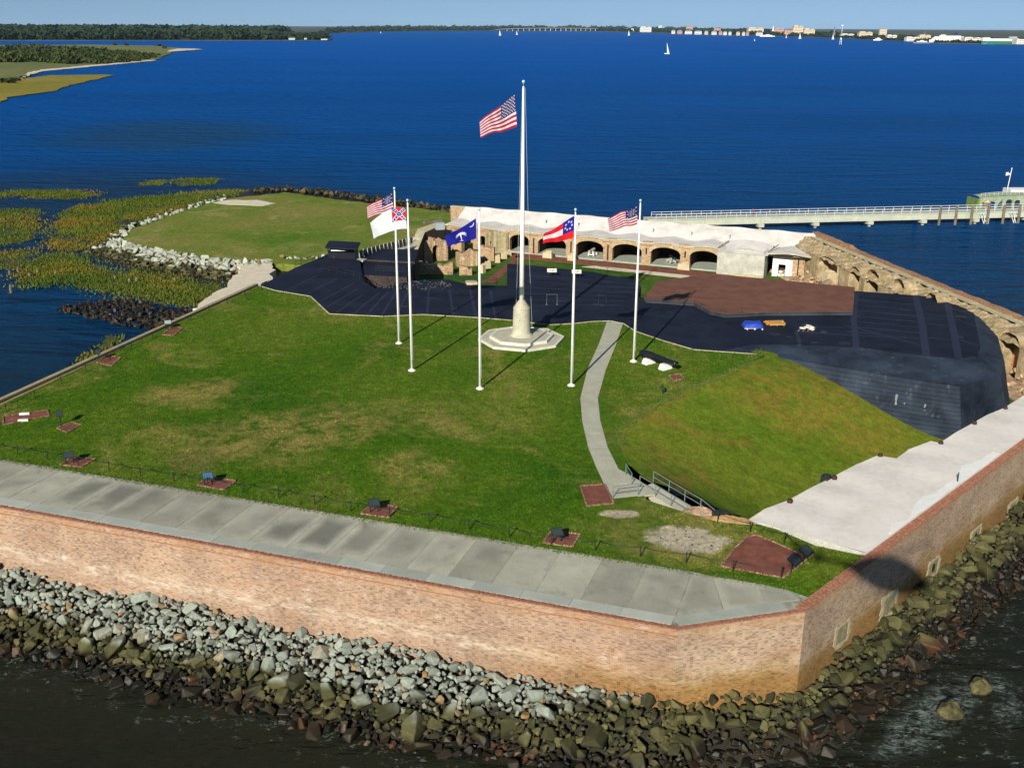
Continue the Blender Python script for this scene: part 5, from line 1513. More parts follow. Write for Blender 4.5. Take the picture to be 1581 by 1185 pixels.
# brick walk, pale path and kerb along the casemates
mb = MB(); mb.prism([cp(S0 + 15, -.05, 0), cp(c1 + 1, -1.7, 0), cp(c1 + 1, -5.5, 0), cp(S0 + 15, -4.2, 0)], PZ - .3, PZ + .05)
struct('brick_walk', mb, M['paver'])
mb = MB(); mb.prism([cp(18, -4.6, 0), cp(37, -5.2, 0), cp(37, -7.8, 0), cp(16, -6.6, 0)], PZ - .3, PZ + .03); struct('gravel_path', mb, M['sand'])
mb = MB(); mb.prism(pix([(742, 436), (760, 425), (783, 407), (798, 394), (810, 392), (800, 402), (782, 420), (764, 437)], PZ + .05), PZ - .3, PZ + .05); struct('brick_walk', mb, M['paver'])
for (px, py, w) in ((846, 398, 2.0), (883, 402, 1.6), (1056, 416, 2.4)):
    c = at(px, py, PZ); mb = MB(); mb.box((c.x, c.y, PZ + .55), (w, 1.1, 1.2), math.atan2(CU.y, CU.x), 0, .9); mb.box((c.x + .1, c.y + .1, PZ + 1.3), (w * .6, .7, .4), .2, 0, .8)
    solo('broken_pier', mb, M['ruin'], 'broken brick pier stump, %s' % ('below the leftmost full arch' if px == 846 else 'between two arches beside the white pole' if px == 883 else 'between the last two arches with a pale base'), 'pier')

# guns inside the casemates
def field_gun(name, loc, rz, label, mats):
    root = thing(name, (0, 0, 0), label, 'cannon', 'guns in the casemates')
    mb = MB(); mb.lathe((0, -1.6, 1.25), [(.10, 0), (.2, .06), (.2, .2), (.16, .35), (.19, .9), (.26, 1.6), (.30, 2.3), (.28, 2.6), (.12, 2.7), (.12, 2.85)], 12, (0, 1, .03)); part('barrel', mb, mats[0], root, True)
    for s in (-.45, .45):
        mb = MB(); mb.prism([(s - .08, -.7), (s + .08, -.7), (s + .08, 1.5), (s - .08, 1.5)], .35, lambda p: 1.25 - max(0, p.y) * .45); part('cheek', mb, mats[1], root)
        for y in (-.4, 1.0):
            mb = MB(); mb.lathe((s * 1.25 - .06, y, .33), [(.33, 0), (.33, .12)], 14, (1, 0, 0)); part('wheel', mb, mats[1], root)
    mb = MB(); mb.box((0, .3, .55), (1.0, .25, .2)); mb.box((0, -.45, .4), (1.3, .14, .14)); part('transom', mb, mats[1], root)
    root.location = loc; root.rotation_euler = (0, 0, rz)
    return root
g1 = cp((arches[2][0] + arches[2][1]) / 2 - .2, 2.2, PZ + .32)
field_gun('casemate_gun', g1, -.5, 'pale grey gun on a carriage inside the arch behind the red flagpole', (M['block_concrete'], M['whitewash']))
g2 = cp((arches[4][0] + arches[4][1]) / 2 + .6, 2.6, PZ + .32)
field_gun('casemate_gun', g2, .3, 'dark gun on a carriage inside the second arch from the concrete block', (M['iron_black'], M['block_concrete']))

# ------------------------------------------------------------------ brick ruins left of the casemates
def ruin(name, a, b_, th, z0, hts, label, ops=(), jit=.12, mat=None):
    a, b_ = at(*a, z0), at(*b_, z0)
    L = (b_ - a).length
    rr = random.Random(int(a.x * 7))
    noise_ = [rr.uniform(-.35, .35) for _ in range(40)]
    def top(s):
        t = s / L * (len(hts) - 1); i = min(int(t), len(hts) - 2)
        return z0 + hts[i] + (hts[i + 1] - hts[i]) * (t - i) + noise_[int(s * 2.2) % 40]
    n = Vector((-(b_ - a).y, (b_ - a).x, 0)).normalized()
    if n.y < 0: n = -n
    mb = MB(); arch_wall(mb, a, b_, th, z0 - .5, top, [(o[0] * L, o[1] * L, z0 - .5 if o[2] <= 0 else z0 + o[2], z0 + o[3], o[4]) for o in ops], .45, jit, inward=n)
    return solo(name, mb, mat or M['ruin'], label, 'ruin', 'brick ruins beside the casemates')
ruin('ruined_wall', (652, 405), (692, 402), 1.6, PZ, [4.3, 4.4, 3.9], 'tall ruined brick wall with one narrow arched doorway', [(.40, .62, 0, 2.6, .7)])
ruin('ruined_wall', (632, 424), (700, 424), 1.8, PZ, [2.0, 2.1, 1.8, 2.0], 'long low ruined brick wall directly behind the black roof edge')
ruin('ruined_wall', (706, 412), (741, 410), 1.4, PZ, [2.4, 3.0, 2.7], 'mid-height ruined wall below the blue flag')
ruin('ruined_wall', (741, 402), (762, 403), 1.3, PZ, [3.0, 2.8], 'square ruined brick wall just right of the blue-flag pole')
ruin('ruined_wall', (710, 425), (729, 425), 1.2, PZ, [1.5, 1.2], 'small knee-high ruined wall in the grass before the blue-flag pole')
ruin('ruined_wall', (752, 392), (784, 390), 1.2, PZ, [4.2, 4.4, 4.0], 'ruined concrete-faced wall between the blue-flag pole and the first dark arch', [(.1, .22, 0, 2.4, .3)], mat=M['block_ruin'] if 'block_ruin' in M else M.setdefault('block_ruin', mottled('rough_ruin_concrete', (0.26, 0.22, 0.12), (0.42, 0.36, 0.22), None, 1.0, 5, bs=.6, bd=.08)))
ruin('ruined_wall', (682, 388), (712, 392), 1.2, PZ, [4.6, 4.2, 3.4], 'ruined wall running behind the doorway wall up to the casemate roof')
for (px, py, h) in ((745, 421, 1.6), (753, 414, 1.3), (768, 405, 1.4), (778, 399, 1.2), (785, 395, 1.1)):
    c = at(px, py, PZ); mb = MB(); mb.box((c.x, c.y, PZ + h / 2), (1.0, .9, h), random.uniform(0, 1), 0, .85); mb.box((c.x + .2, c.y, PZ + h + .05), (.5, .5, .3), .4, 0, .7)
    solo('pier_stump', mb, M['ruin'], 'broken brick pier stump lining the red brick walk, %s from the front' % ordn[(745, 753, 768, 778, 785).index(px)], 'pier stump', 'pier stumps along the brick walk')

# ------------------------------------------------------------------ right flank wall with broken vault arches
W0_, W1_ = cp(SBb + .2, CASD - .2, 0), at(1581, 487, 10.0)
WDir = Vector((W1_.x - W0_.x, W1_.y - W0_.y, 0)).normalized()
WL = (W1_ - W0_).length + 30
WI = Vector((-WDir.y, WDir.x, 0))
if WI.x > 0: WI = -WI
W0_ = Vector((W0_.x, W0_.y, 0))
def wp(s, t, z): q = W0_ + WDir * s + WI * t; return Vector((q.x, q.y, z))
fl = thing('flank_wall', wp(30, 0, PZ), 'ruined flank wall with broken brick arches running down the right side', 'wall')
rr = random.Random(5)
topn = [rr.uniform(-.12, .12) for _ in range(200)]
mb = MB(); arch_wall(mb, wp(-.5, 0, 0), wp(WL, 0, 0), 1.1, -1, lambda s: 9.9 + (.35 if s < 14 else 0) + topn[int(s / 1.7) % 200] * .6, inward=WI, step=1.5); part('outer_parapet', mb, M['wall_side2'] if 'wall_side2' in M else M.setdefault('wall_side2', brick_mat('flank_brick', (0.33, 0.17, 0.09), (0.24, 0.12, 0.065), (0.36, 0.28, 0.17), white=.4, orange=.6)), fl)
mb = MB(); mb.grid(lambda u, v: wp(u * WL, 1.1 + v * 1.3, 9.55 + .12 * topn[int(u * 150)] + (.05 if v == 0 else 0)), 110, 2); part('ledge', mb, M['ledge'], fl)
def rub_fn(u, v):
    s = u * WL
    z = 9.45 - 1.5 * v ** 1.2 + .22 * math.sin(s * 1.9 + v * 5) * math.sin(s * .73 + v * 9) + .16 * topn[int(s * 2.3 + v * 31) % 200] * 3
    return wp(s, 2.4 + v * 3.2, z)
mb = MB(); mb.grid(rub_fn, 160, 9); part('broken_vault', mb, M['rubble_top'] if 'rubble_top' in M else M.setdefault('rubble_top', mottled('mossy_masonry', (0.19, 0.155, 0.07), (0.50, 0.40, 0.26), (0.33, 0.255, 0.145), .8, 3.5, bs=.9, bd=.2)), fl)
fops = []
for x0, x1, yc, yt in ((1263, 1294, 412, 397), (1312, 1327, 424, 411), (1336, 1358, 430, 416), (1379, 1397, 442, 430), (1428, 1446, 470, 452), (1540, 1573, 548, 512)):
    f0, f1 = [(on_wall(x, yc, wp(0, 5.5, 0), WI) - W0_).dot(WDir) for x in (x0, x1)]
    zt_ = on_wall((x0 + x1) / 2, yt, wp(0, 5.5, 0), WI).z
    w_ = f1 - f0; r_ = min(1.7, w_ * .36)
    fops.append((f0, f1, PZ - .5, zt_ - r_ * .86, r_))
print('flank arches', [[round(v, 1) for v in f] for f in fops], round(WL, 1))
mb = MB(); arch_wall(mb, wp(0, 5.5, 0), wp(WL, 5.5, 0), 2.2, PZ - .6, lambda q: 8.0 + topn[int(q * 1.3) % 200] * 1.5, fops, .8, .1, inward=-WI); part('arched_face', mb, M['rubble_top'], fl)
mb = MB(); mb.prism([wp(0, 1.2, 0), wp(WL, 1.2, 0), wp(WL, 3.2, 0), wp(0, 3.2, 0)], PZ - .6, 8.4); part('niche_back', mb, M['brick_niche'] if 'brick_niche' in M else M.setdefault('brick_niche', brick_mat('orange_niche_brick', (0.48, 0.24, 0.14), (0.36, 0.17, 0.09), (0.46, 0.34, 0.22), white=.7)), fl)
deb = thing('debris_heap', wp(20, 6.5, PZ), kind='structure')
mb = MB(); mb.grid(lambda u, v: wp(u * WL, 5.2 + v * 4.5, PZ + (1.8 - 1.8 * v) * (.65 + .5 * math.sin(u * 61) * math.sin(u * 23 + 1)) + .5 * topn[int(u * 190 + v * 50) % 200]), 120, 8); part('heap', mb, M['debris'], deb)
sp = []
for _ in range(520):
    tt = random.random(); q = wp(random.uniform(0, WL), 5.0 + 4.5 * tt, 0); sp.append((q.x, q.y, PZ + (1 - tt) * random.uniform(.4, 1.9), random.uniform(.3, 1.1)))
for _ in range(260):
    tt = random.random(); q = wp(random.uniform(0, WL), 2.5 + 3.0 * tt, 0); sp.append((q.x, q.y, 9.3 - 1.5 * tt, random.uniform(.25, .75)))
M['rock_brick'] = rock_mat('brick_debris_stone', .3, .2, -1, (0.40, 0.28, 0.18))
place_rocks(deb, sp, M['rock_brick'], 60)
mb = MB(); c0_ = at(1283, 442, PZ); mb.box((c0_.x, c0_.y, PZ + 1.2), (3.0, 2.0, 2.9), .2, 0, .93); mb.box((c0_.x, c0_.y + .2, PZ + 2.8), (2.2, 1.4, .5), .3, 0, .8)
solo('brick_stump', mb, M['ruin'], 'big square brick stump at the corner of the brown roof', 'ruin')

# ------------------------------------------------------------------ pier
pier = thing('landing_pier', at(1300, 335, 0), 'long pale concrete landing pier with white rails crossing the water', 'pier')
Q0, Q1 = at(1050, 338, 3.0), at(1581, 325.5, 3.0)
QD = (Q1 - Q0).normalized(); QN = Vector((-QD.y, QD.x, 0))
QL = (Q1 - Q0).length + 30
def qp(s, t, z): q = Q0 + QD * s + QN * t; return Vector((q.x, q.y, z))
for k in range(9):
    s0, s1 = -8 + (QL + 8) * k / 9, -8 + (QL + 8) * (k + 1) / 9 - .06
    mb = MB(); mb.prism([qp(s0, 0, 0), qp(s1, 0, 0), qp(s1, 4.2, 0), qp(s0, 4.2, 0)], 2.75, 3.0); part('deck_slab', mb, M['pier_conc'] if 'pier_conc' in M else M.setdefault('pier_conc', mottled('pier_concrete', (0.36, 0.39, 0.30), (0.48, 0.50, 0.41), None, .3, 5)), pier)
    mb = MB(); mb.prism([qp(s0, .15, 0), qp(s1, .15, 0), qp(s1, .75, 0), qp(s0, .75, 0)], 1.35, 2.74); part('girder', mb, M['pier_conc'], pier)
    mb = MB(); mb.prism([qp(s0, 3.4, 0), qp(s1, 3.4, 0), qp(s1, 4.0, 0), qp(s0, 4.0, 0)], 1.35, 2.74); part('girder', mb, M['pier_conc'], pier)
    if s0 > 6:
        mb = MB(); mb.prism([qp(s0 - .7, -.5, 0), qp(s0 + .7, -.5, 0), qp(s0 + .7, 4.6, 0), qp(s0 - .7, 4.6, 0)], .55, 1.34); part('pile_cap', mb, M['pier_conc'], pier)
        for t in (0.3, 3.9):
            mb = MB(); c = qp(s0, t, 0); mb.tube([(c.x, c.y, -1), (c.x, c.y, .56)], .38, 8); part('pile', mb, M['pier_conc'], pier)
for t in (0.1, 4.1):
    for hh in (3.55, 4.1):
        mb = MB(); mb.tube([qp(-6, t, hh), qp(QL, t, hh)], .045, 5); part('rail', mb, M['white_rail'], pier)
    n = int(QL / 2.4)
    for k in range(n + 1):
        c = qp(-6 + (QL + 6) * k / n, t, 0); mb = MB(); mb.tube([(c.x, c.y, 3.0), (c.x, c.y, 4.12)], .05, 5); part('rail_post', mb, M['white_rail'], pier)
for k, px in enumerate((1449, 1474, 1498, 1523, 1547, 1571)):
    s = (on_wall(px, 330, Q0, QN) - Q0).dot(QD); c = qp(s, -.75, 0)
    mb = MB(); mb.tube([(c.x, c.y, -1), (c.x, c.y, 2.5), (c.x, c.y, 4.75)], [.34, .33, .28], 9); mb.lathe((c.x, c.y, 4.75), [(.28, 0), (.2, .1), (.02, .14)], 9)
    solo('mooring_pile', mb, M['timber'], 'weathered timber mooring pile, number %s from the left beside the pier' % ('one', 'two', 'three', 'four', 'five', 'six')[k], 'pile', 'mooring piles along the pier')
M['green_canvas'] = mottled('faded_green_shelter', (0.17, 0.23, 0.13), (0.33, 0.37, 0.29), None, .5, 3)
M['moss_green'] = mottled('algae_green_panel', (0.07, 0.14, 0.03), (0.16, 0.24, 0.07), None, .5, 3)
sh = thing('pier_shelter', qp(84, 6, 3), 'faded green shelter with arched openings at the far end of the pier', 'shelter')
h0 = (on_wall(1530, 318, Q0, QN) - Q0).dot(QD)
mb = MB(); arch_wall(mb, qp(h0, 5.2, 0), qp(h0 + 18, 5.2, 0), .3, 2.6, lambda s: 5.7 + .45 * math.sin(min(1, s / 9) * 1.57), [(1.4, 4.6, 2.6, 4.3, .5), (5.3, 6.6, 2.6, 4.7, .6), (7.5, 9.3, 2.6, 4.6, .6), (10.0, 11.6, 2.6, 4.5, .5)], inward=QN); part('front_wall', mb, M['green_canvas'], sh)
mb = MB(); mb.prism([qp(h0 - .6, 5.0, 0), qp(h0, 5.0, 0), qp(h0, 10, 0), qp(h0 - .6, 10, 0)], 2.6, 5.4); part('end_wall', mb, M['moss_green'], sh)
mb = MB(); mb.grid(lambda u, v: qp(h0 + u * 18, 5.0 + v * 5, 5.75 + .45 * math.sin(min(1, u * 2) * 1.57) + .35 * math.sin(v * 3.14)), 10, 6); part('roof', mb, M['green_canvas'], sh)
rail_run([qp(h0 + .5, 5.6, 5.95), qp(h0 + 6, 5.6, 6.3), qp(h0 + 16, 5.6, 6.3)], 'shelter_roof_railing', 'pale railing on the roof of the green pier shelter', h=.8, step=1.2, mat=M['white_rail'])
ks = qp(h0 + 1.6, 4.5, 3.0)
kiosk = thing('ticket_kiosk', ks, 'tiny brown kiosk with a pale pitched roof beside the green shelter', 'kiosk')
mb = MB(); mb.box((ks.x, ks.y, 3.8), (1.5, 1.0, 1.6)); part('walls', mb, M['timber'], kiosk)
mb = MB(); mb.face([(ks.x - .95, ks.y - .7, 4.6), (ks.x, ks.y - .7, 5.3), (ks.x, ks.y + .7, 5.3), (ks.x - .95, ks.y + .7, 4.6)]); mb.face([(ks.x + .95, ks.y + .7, 4.6), (ks.x, ks.y + .7, 5.3), (ks.x, ks.y - .7, 5.3), (ks.x + .95, ks.y - .7, 4.6)]); mb.face([(ks.x - .95, ks.y - .69, 4.6), (ks.x + .95, ks.y - .69, 4.6), (ks.x, ks.y - .69, 5.3)]); part('roof', mb, M['ledge'], kiosk)
for i, (px, nm) in enumerate(((1513, 'left'), (1559, 'right'))):
    s = (on_wall(px + 5, 340, Q0, QN) - Q0).dot(QD)
    mb = MB()
    for a, b_ in ((-1.4, 0), (0, 0), (1.2, 1.2), (-.6, .6)): mb.tube([qp(s + a, -.45, 2.7), qp(s + b_, -.5, .05)], .09, 5)
    mb.tube([qp(s - 1.5, -.4, 2.6), qp(s + 1.4, -.4, 2.6)], .1, 5)
    solo('fender_frame', mb, M['white_rail'], '%s of the two white braced fender frames hanging under the pier' % nm, 'fender')
# ferry stern at the frame edge
fb = qp(h0 + 12.5, 12, 0)
ferry = thing('moored_ferry', fb, 'white ferry, only its stern showing at the right frame edge behind the shelter', 'boat')
mb = MB(); mb.prism([(fb.x, fb.y), (fb.x + 18, fb.y - 1), (fb.x + 22, fb.y + 3), (fb.x + 18, fb.y + 7), (fb.x, fb.y + 6)], -.5, 4.2); part('hull', mb, M['white'], ferry)
mb = MB(); mb.prism([(fb.x + .8, fb.y + .6), (fb.x + 15, fb.y), (fb.x + 15, fb.y + 6), (fb.x + .8, fb.y + 5.4)], 5.2, 6.4); part('cabin', mb, M['white'], ferry)
mb = MB(); mb.prism([(fb.x + .9, fb.y + .7), (fb.x + 15, fb.y + .1), (fb.x + 15, fb.y + 5.9), (fb.x + .9, fb.y + 5.3)], 4.2, 5.2); part('window_band', mb, M['dark_metal'], ferry)
mb = MB(); mb.tube([(fb.x - .2, fb.y + 1, 4), (fb.x + .35, fb.y + 1, 12.2)], .09, 6); part('ensign_staff', mb, M['white'], ferry)
# ------------------------------------------------------------------ five shorter flagpoles and the flags
def flagpole(px, py, h, label):
    b0 = at(px, py); root = thing('flagpole', b0, label, 'flagpole', 'shorter white flagpoles on the lawn')
    mb = MB(); mb.lathe((b0.x, b0.y, LAWN - .05), [(.46, 0), (.44, .14), (.30, .20), (.2, .3)], 12); part('footing', mb, M['pad_concrete'], root)
    mb = MB(); mb.tube([(b0.x, b0.y, LAWN), (b0.x, b0.y, LAWN + h * .5), (b0.x, b0.y, LAWN + h - .3)], [.135, .115, .06], 10); part('pole', mb, M['white'], root, True)
    mb = MB(); mb.lathe((b0.x, b0.y, LAWN + h - .35), [(.03, 0), (.03, .12), (.12, .18), (.15, .29), (.11, .4), (.02, .44)], 10); part('finial', mb, M['finial'], root, True)
    mb = MB(); mb.tube([(b0.x + .16, b0.y - .02, LAWN + 1.2), (b0.x + .09, b0.y - .02, LAWN + h - .4)], .012, 4); part('halyard', mb, M['white_rail'], root)
    mb = MB(); mb.box((b0.x + .15, b0.y, LAWN + 1.25), (.06, .05, .3)); part('cleat', mb, M['dark_metal'], root)
    return b0
PB = {}
for k, x, y, h, l in (('A', 616, 530, 19.5, 'leftmost and farthest-back shorter white flagpole'), ('B', 636, 572, 19.8, 'second shorter white flagpole from the left, flying the white flag'),
                      ('C', 741, 600, 19.9, 'shorter white flagpole left of the main pole, flying the blue flag'), ('D', 882, 595, 19.7, 'shorter white flagpole beside the path, flying the red white and blue three-bar flag'),
                      ('E', 978, 558, 19.3, 'rightmost shorter white flagpole, near the black cannon')):
    PB[k] = flagpole(x, y, h, l)
def cloth(name, c):
    m, nt, b = nmat(name, 0.75, 0.2)
    b.inputs['Base Color'].default_value = (*c, 1)
    tr = nt.nodes.new('ShaderNodeBsdfTranslucent'); tr.inputs[0].default_value = (*c, 1)
    mx = nt.nodes.new('ShaderNodeMixShader'); mx.inputs[0].default_value = .25
    col = mixc(nt, 1.0, (*c,), ramp(nt, noise(nt, pos(nt), 1.2, 3), [(.3, .9), (.7, 1.08)]), 'MULTIPLY')
    nt.links.new(col, b.inputs['Base Color'])
    nt.links.new(b.outputs[0], mx.inputs[1]); nt.links.new(tr.outputs[0], mx.inputs[2])
    nt.links.new(mx.outputs[0], nt.nodes['Material Output'].inputs[0])
    return m
FW, FR, FB, FB2 = cloth('flag_white', (.66, .62, .66)), cloth('flag_red', (.40, .008, .03)), cloth('flag_navy', (.012, .014, .11)), cloth('flag_blue', (.008, .012, .24))
FCR = cloth('flag_bright_red', (.62, .012, .02)); FWW = cloth('flag_plain_white', (.72, .76, .78))
def star(u, v, cx, cy, r, asp):
    x, y = (u - cx) * asp, -(v - cy)
    d = math.hypot(x, y)
    if d > r: return False
    a = math.atan2(x, y) % (2 * math.pi / 5); a = min(a, 2 * math.pi / 5 - a)
    return d < r * (.42 / math.cos(a - math.pi / 5 * 0) if False else (.38 + .62 * max(0, 1 - a / .63) ** 1.2))
def us(stars):
    def f(u, v):
        if u < .40 and v < 7 / 13:
            return 0 if any(star(u, v, sx, sy, .034, 1.75) for sx, sy in stars) else 2
        return 1 if int(v * 13) % 2 == 0 else 0
    return f
S50 = [(.40 * (c + 1) / 12, 7 / 13 * (r + 1) / 10) for r in range(9) for c in range(11) if (r + c) % 2 == 0]
S33 = [(.2 + .055 * dx, .27 + .075 * dy) for dx in (-1, 0, 1) for dy in (-2, -1, 0, 1, 2)] + [(.05, .07), (.05, .47), (.35, .07), (.35, .47), (.2, .045), (.2, .495), (.045, .27), (.355, .27), (.1, .15), (.3, .15), (.1, .39), (.3, .39), (.09, .27), (.31, .27)]
def stainless(u, v):
    if u < .40 and v < .62:
        x, y = u / .40, v / .62
        d1, d2 = abs(x - y) / 1.414, abs(x + y - 1) / 1.414
        d = min(d1, d2)
        for k in (-.40, -.27, -.135, 0, .135, .27, .40):
            for sx, sy in ((.5 + k, .5 + k), (.5 + k, .5 - k)):
                if math.hypot(x - sx, y - sy) < .042: return 0
        if d < .085: return 2
        if d < .125: return 0
        return 1
    return 0
def bars(u, v):
    if u < .36 and v < 2 / 3:
        for k in range(7):
            a = 2 * math.pi * k / 7
            if star(u, v, .18 + .11 * math.sin(a), .333 - .185 * math.cos(a), .058, 1.6): return 0
        return 2
    return 1 if (v < 1 / 3 or v > 2 / 3) else 0
def palmetto(u, v):
    x, y = (u - .50) * 1.5, v - .5
    # crescent at the hoist
    c = math.hypot((u - .14) * 1.5, v - .20); c2 = math.hypot((u - .155) * 1.5, v - .155)
    if c < .105 and c2 > .095 and v > .13: return 0
    if -.035 < x < .035 - .1 * max(0, y) and -.1 < y < .36: return 0
    if abs(y - .37) < .02 and abs(x) < .1: return 0
    for k in range(9):
        a = math.radians(-200 + k * 27.5)
        for t in range(9):
            q = t / 8; fx = math.cos(a) * .27 * q; fy = -.12 + math.sin(a) * .20 * q + .16 * q * q
            if math.hypot(x - fx, y - fy) < .042 * (1.15 - q * .7): return 0
    return 2
def flag(pb, corners, fn, mats, label, nu, nv, amp, waves, ph, thick=None, droop=0.0):
    """corners: pixel positions of hoist top, hoist bottom, fly top, fly bottom; the cloth ripples in depth"""
    n = Vector((0, 1, 0))
    C = [on_wall(x, y, pb, n) for x, y in corners]
    ht, hb, ft, fb = C
    def P(u, v):
        a = line2(ht, hb, v); b_ = line2(ft, fb, v)
        p = line2(a, b_, u)
        e = min(1, u * 3)
        w = math.sin(u * waves * 6.283 + ph + v * 1.4) * amp * e + .35 * amp * math.sin(u * waves * 13.1 + 2 * ph + 2.2 * v) * e
        lift = .10 * math.sin(u * waves * 6.283 + ph + 1.1 + v) * e * amp * 1.4
        sag = -droop * math.sin(math.pi * u) * (1 - .4 * v)
        return (p.x + .06 * w, p.y + w - u * .8 * 0, p.z + lift + sag)
    mb = MB(); mb.grid(P, nu, nv, fn)
    o = solo('flag', mb, mats, label, 'flag', 'flags flying over the lawn', smooth=True)
    return o
flag(OC, ((795.5, 144), (798, 196), (740, 188), (742, 212)), us(S50), [FW, FR, FB], 'large fifty-star striped flag on the tall main pole', 120, 78, .55, 1.25, .4)
flag(PB['A'], ((606, 297), (607.5, 326), (566, 319), (568, 337)), us(S33), [FW, FR, FB], 'red and white striped flag with starry navy canton on the leftmost pole', 110, 78, .3, 1.2, 1.0)
flag(PB['B'], ((626, 321), (628, 353), (572, 344), (576, 370)), stainless, [FWW, FCR, FB2], 'white flag with red battle-cross canton', 110, 70, .35, .9, .2, droop=-.6)
flag(PB['C'], ((735, 337), (735.5, 368), (686, 366), (691, 381)), palmetto, [FW, FR, FB2], 'blue flag with white palmetto tree and crescent', 120, 80, .3, .9, 2.0)
flag(PB['D'], ((887, 333), (886, 367), (839, 362), (838, 377)), bars, [FW, FCR, FB2], 'three-bar red and white flag with a ring of seven stars', 110, 78, .3, .95, .8)
flag(PB['E'], ((984.5, 317), (984, 346), (938, 337), (941, 356)), us(S33), [FW, FR, FB], 'striped flag with starry navy canton on the rightmost pole', 110, 78, .3, 1.3, 2.5)
# small white ensign on the ferry
en = Vector((fb.x + .3, fb.y + 1, 11.2))
mb = MB(); mb.grid(lambda u, v: (en.x - 1.3 * u, en.y + .15 * math.sin(u * 7), en.z - .85 * v - .25 * u), 14, 8, lambda u, v: 2 if (u < .4 and v < .5) else 0)
solo('ensign', mb, [FWW, FCR, FB2], 'small white ensign at the ferry stern, top right of the pier', 'flag', smooth=True)

# ------------------------------------------------------------------ black cannon on two white blocks
gA, gB = at(990, 556), at(1044, 574)
gun = thing('black_cannon', (gA + gB) / 2, 'long black iron cannon lying on two white blocks on the lawn', 'cannon')
gd_ = (gB - gA).normalized()
mb = MB(); c = gA + Vector((0, 0, .95))
L = (gB - gA).length
mb.lathe(c, [(.05, -.32), (.14, -.28), (.16, -.16), (.10, -.06), (.30, -.02), (.46, .08), (.48, .5), (.49, 1.6), (.44, 1.75), (.40, L * .55), (.31, L * .93), (.34, L * .96), (.34, L), (.2, L), (.18, L - .3)], 20, gd_); part('barrel', mb, M['iron_black'], gun, True)
perp = Vector((-gd_.y, gd_.x, 0))
mb = MB(); q = gA + gd_ * (L * .42) + Vector((0, 0, .92)); mb.tube([q - perp * .62, q + perp * .62], .13, 10); part('trunnion', mb, M['iron_black'], gun)
for t in (.24, .72):
    q = gA + gd_ * (L * t) - perp * 0.15
    mb = MB(); mb.box((q.x, q.y, LAWN + .3), (.9, 1.55, .72), math.atan2(gd_.y, gd_.x), 0, .72); part('support_block', mb, M['white'], gun)

# ------------------------------------------------------------------ brick pads with edging
def pad(pts, label, inset=.14, group=None, edge_n=None):
    P_ = pix(pts, LAWN); c = sum(P_, Vector()) / len(P_)
    root = thing('brick_pad', c, label, 'brick pad', group)
    mb = MB(); mb.prism([c + (p - c) * .97 for p in P_], LAWN - .1, LAWN + .03); part('paving', mb, M['paver'], root)
    mb = MB()
    for a, b_ in zip(P_, P_[1:] + P_[:1]):
        L = (b_ - a).length; d = (b_ - a).normalized(); n = max(1, int(L / .24))
        for k in range(n):
            q = a + d * (L * (k + .5) / n); mb.box((q.x, q.y, LAWN + .03), (L / n - .05, .12, .13 + random.uniform(-.02, .03)), math.atan2(d.y, d.x))
    part('edging', mb, M['pad_edge'], root, kind='stuff')
    return root, c
M['pad_edge'] = mottled('pale_edging_brick', (0.15, 0.055, 0.04), (0.45, 0.36, 0.24), None, 5.0, 12, lo=.45, hi=.68)
pad([(5, 643), (73, 633), (76, 642), (5, 656)], 'long brick pad at the far left of the lawn')
for x, y in ((38, 640), (36, 650)):
    c = at(x, y); mb = MB(); mb.box((c.x, c.y, LAWN + .12), (1.0, .28, .2), .2, 0, .95); solo('pale_kerb_block', mb, M['pad_concrete'], 'pale concrete block lying on the long brick pad, %s one' % ('back' if y == 640 else 'front'), 'block')
pad([(88, 661), (110, 652), (126, 656), (103, 668)], 'small brick pad right of the long pad near the left lawn edge')
pad([(93, 718), (112, 706), (148, 709), (126, 721)], 'brick pad at the front fence, leftmost of the four there')
pad([(305, 749), (322, 737), (365, 742), (346, 756)], 'brick pad at the front fence with the blue-topped sign')
pad([(557, 793), (575, 778), (614, 782), (600, 799)], 'brick pad at the middle of the front fence')
pad([(838, 838), (852, 819), (896, 825), (884, 844)], 'brick pad at the front fence below the square one')
pad([(896, 750), (934, 748), (948, 777), (906, 781)], 'square brick pad beside the foot of the path')
pad([(1114, 874), (1133, 848), (1153, 829), (1168, 826), (1200, 839), (1242, 858), (1255, 856), (1209, 892)], 'large fan-shaped brick pad near the corner with two signs')
pad([(1033, 580), (1050, 577), (1056, 585), (1040, 588)], 'tiny brick pad beside the black cannon')
pad([(250, 517), (268, 503), (282, 507), (268, 518)], 'brick pad on the left lawn edge, the one nearer the beach')
pad([(150, 560), (166, 549), (187, 552), (172, 565)], 'brick pad halfway along the left lawn edge')
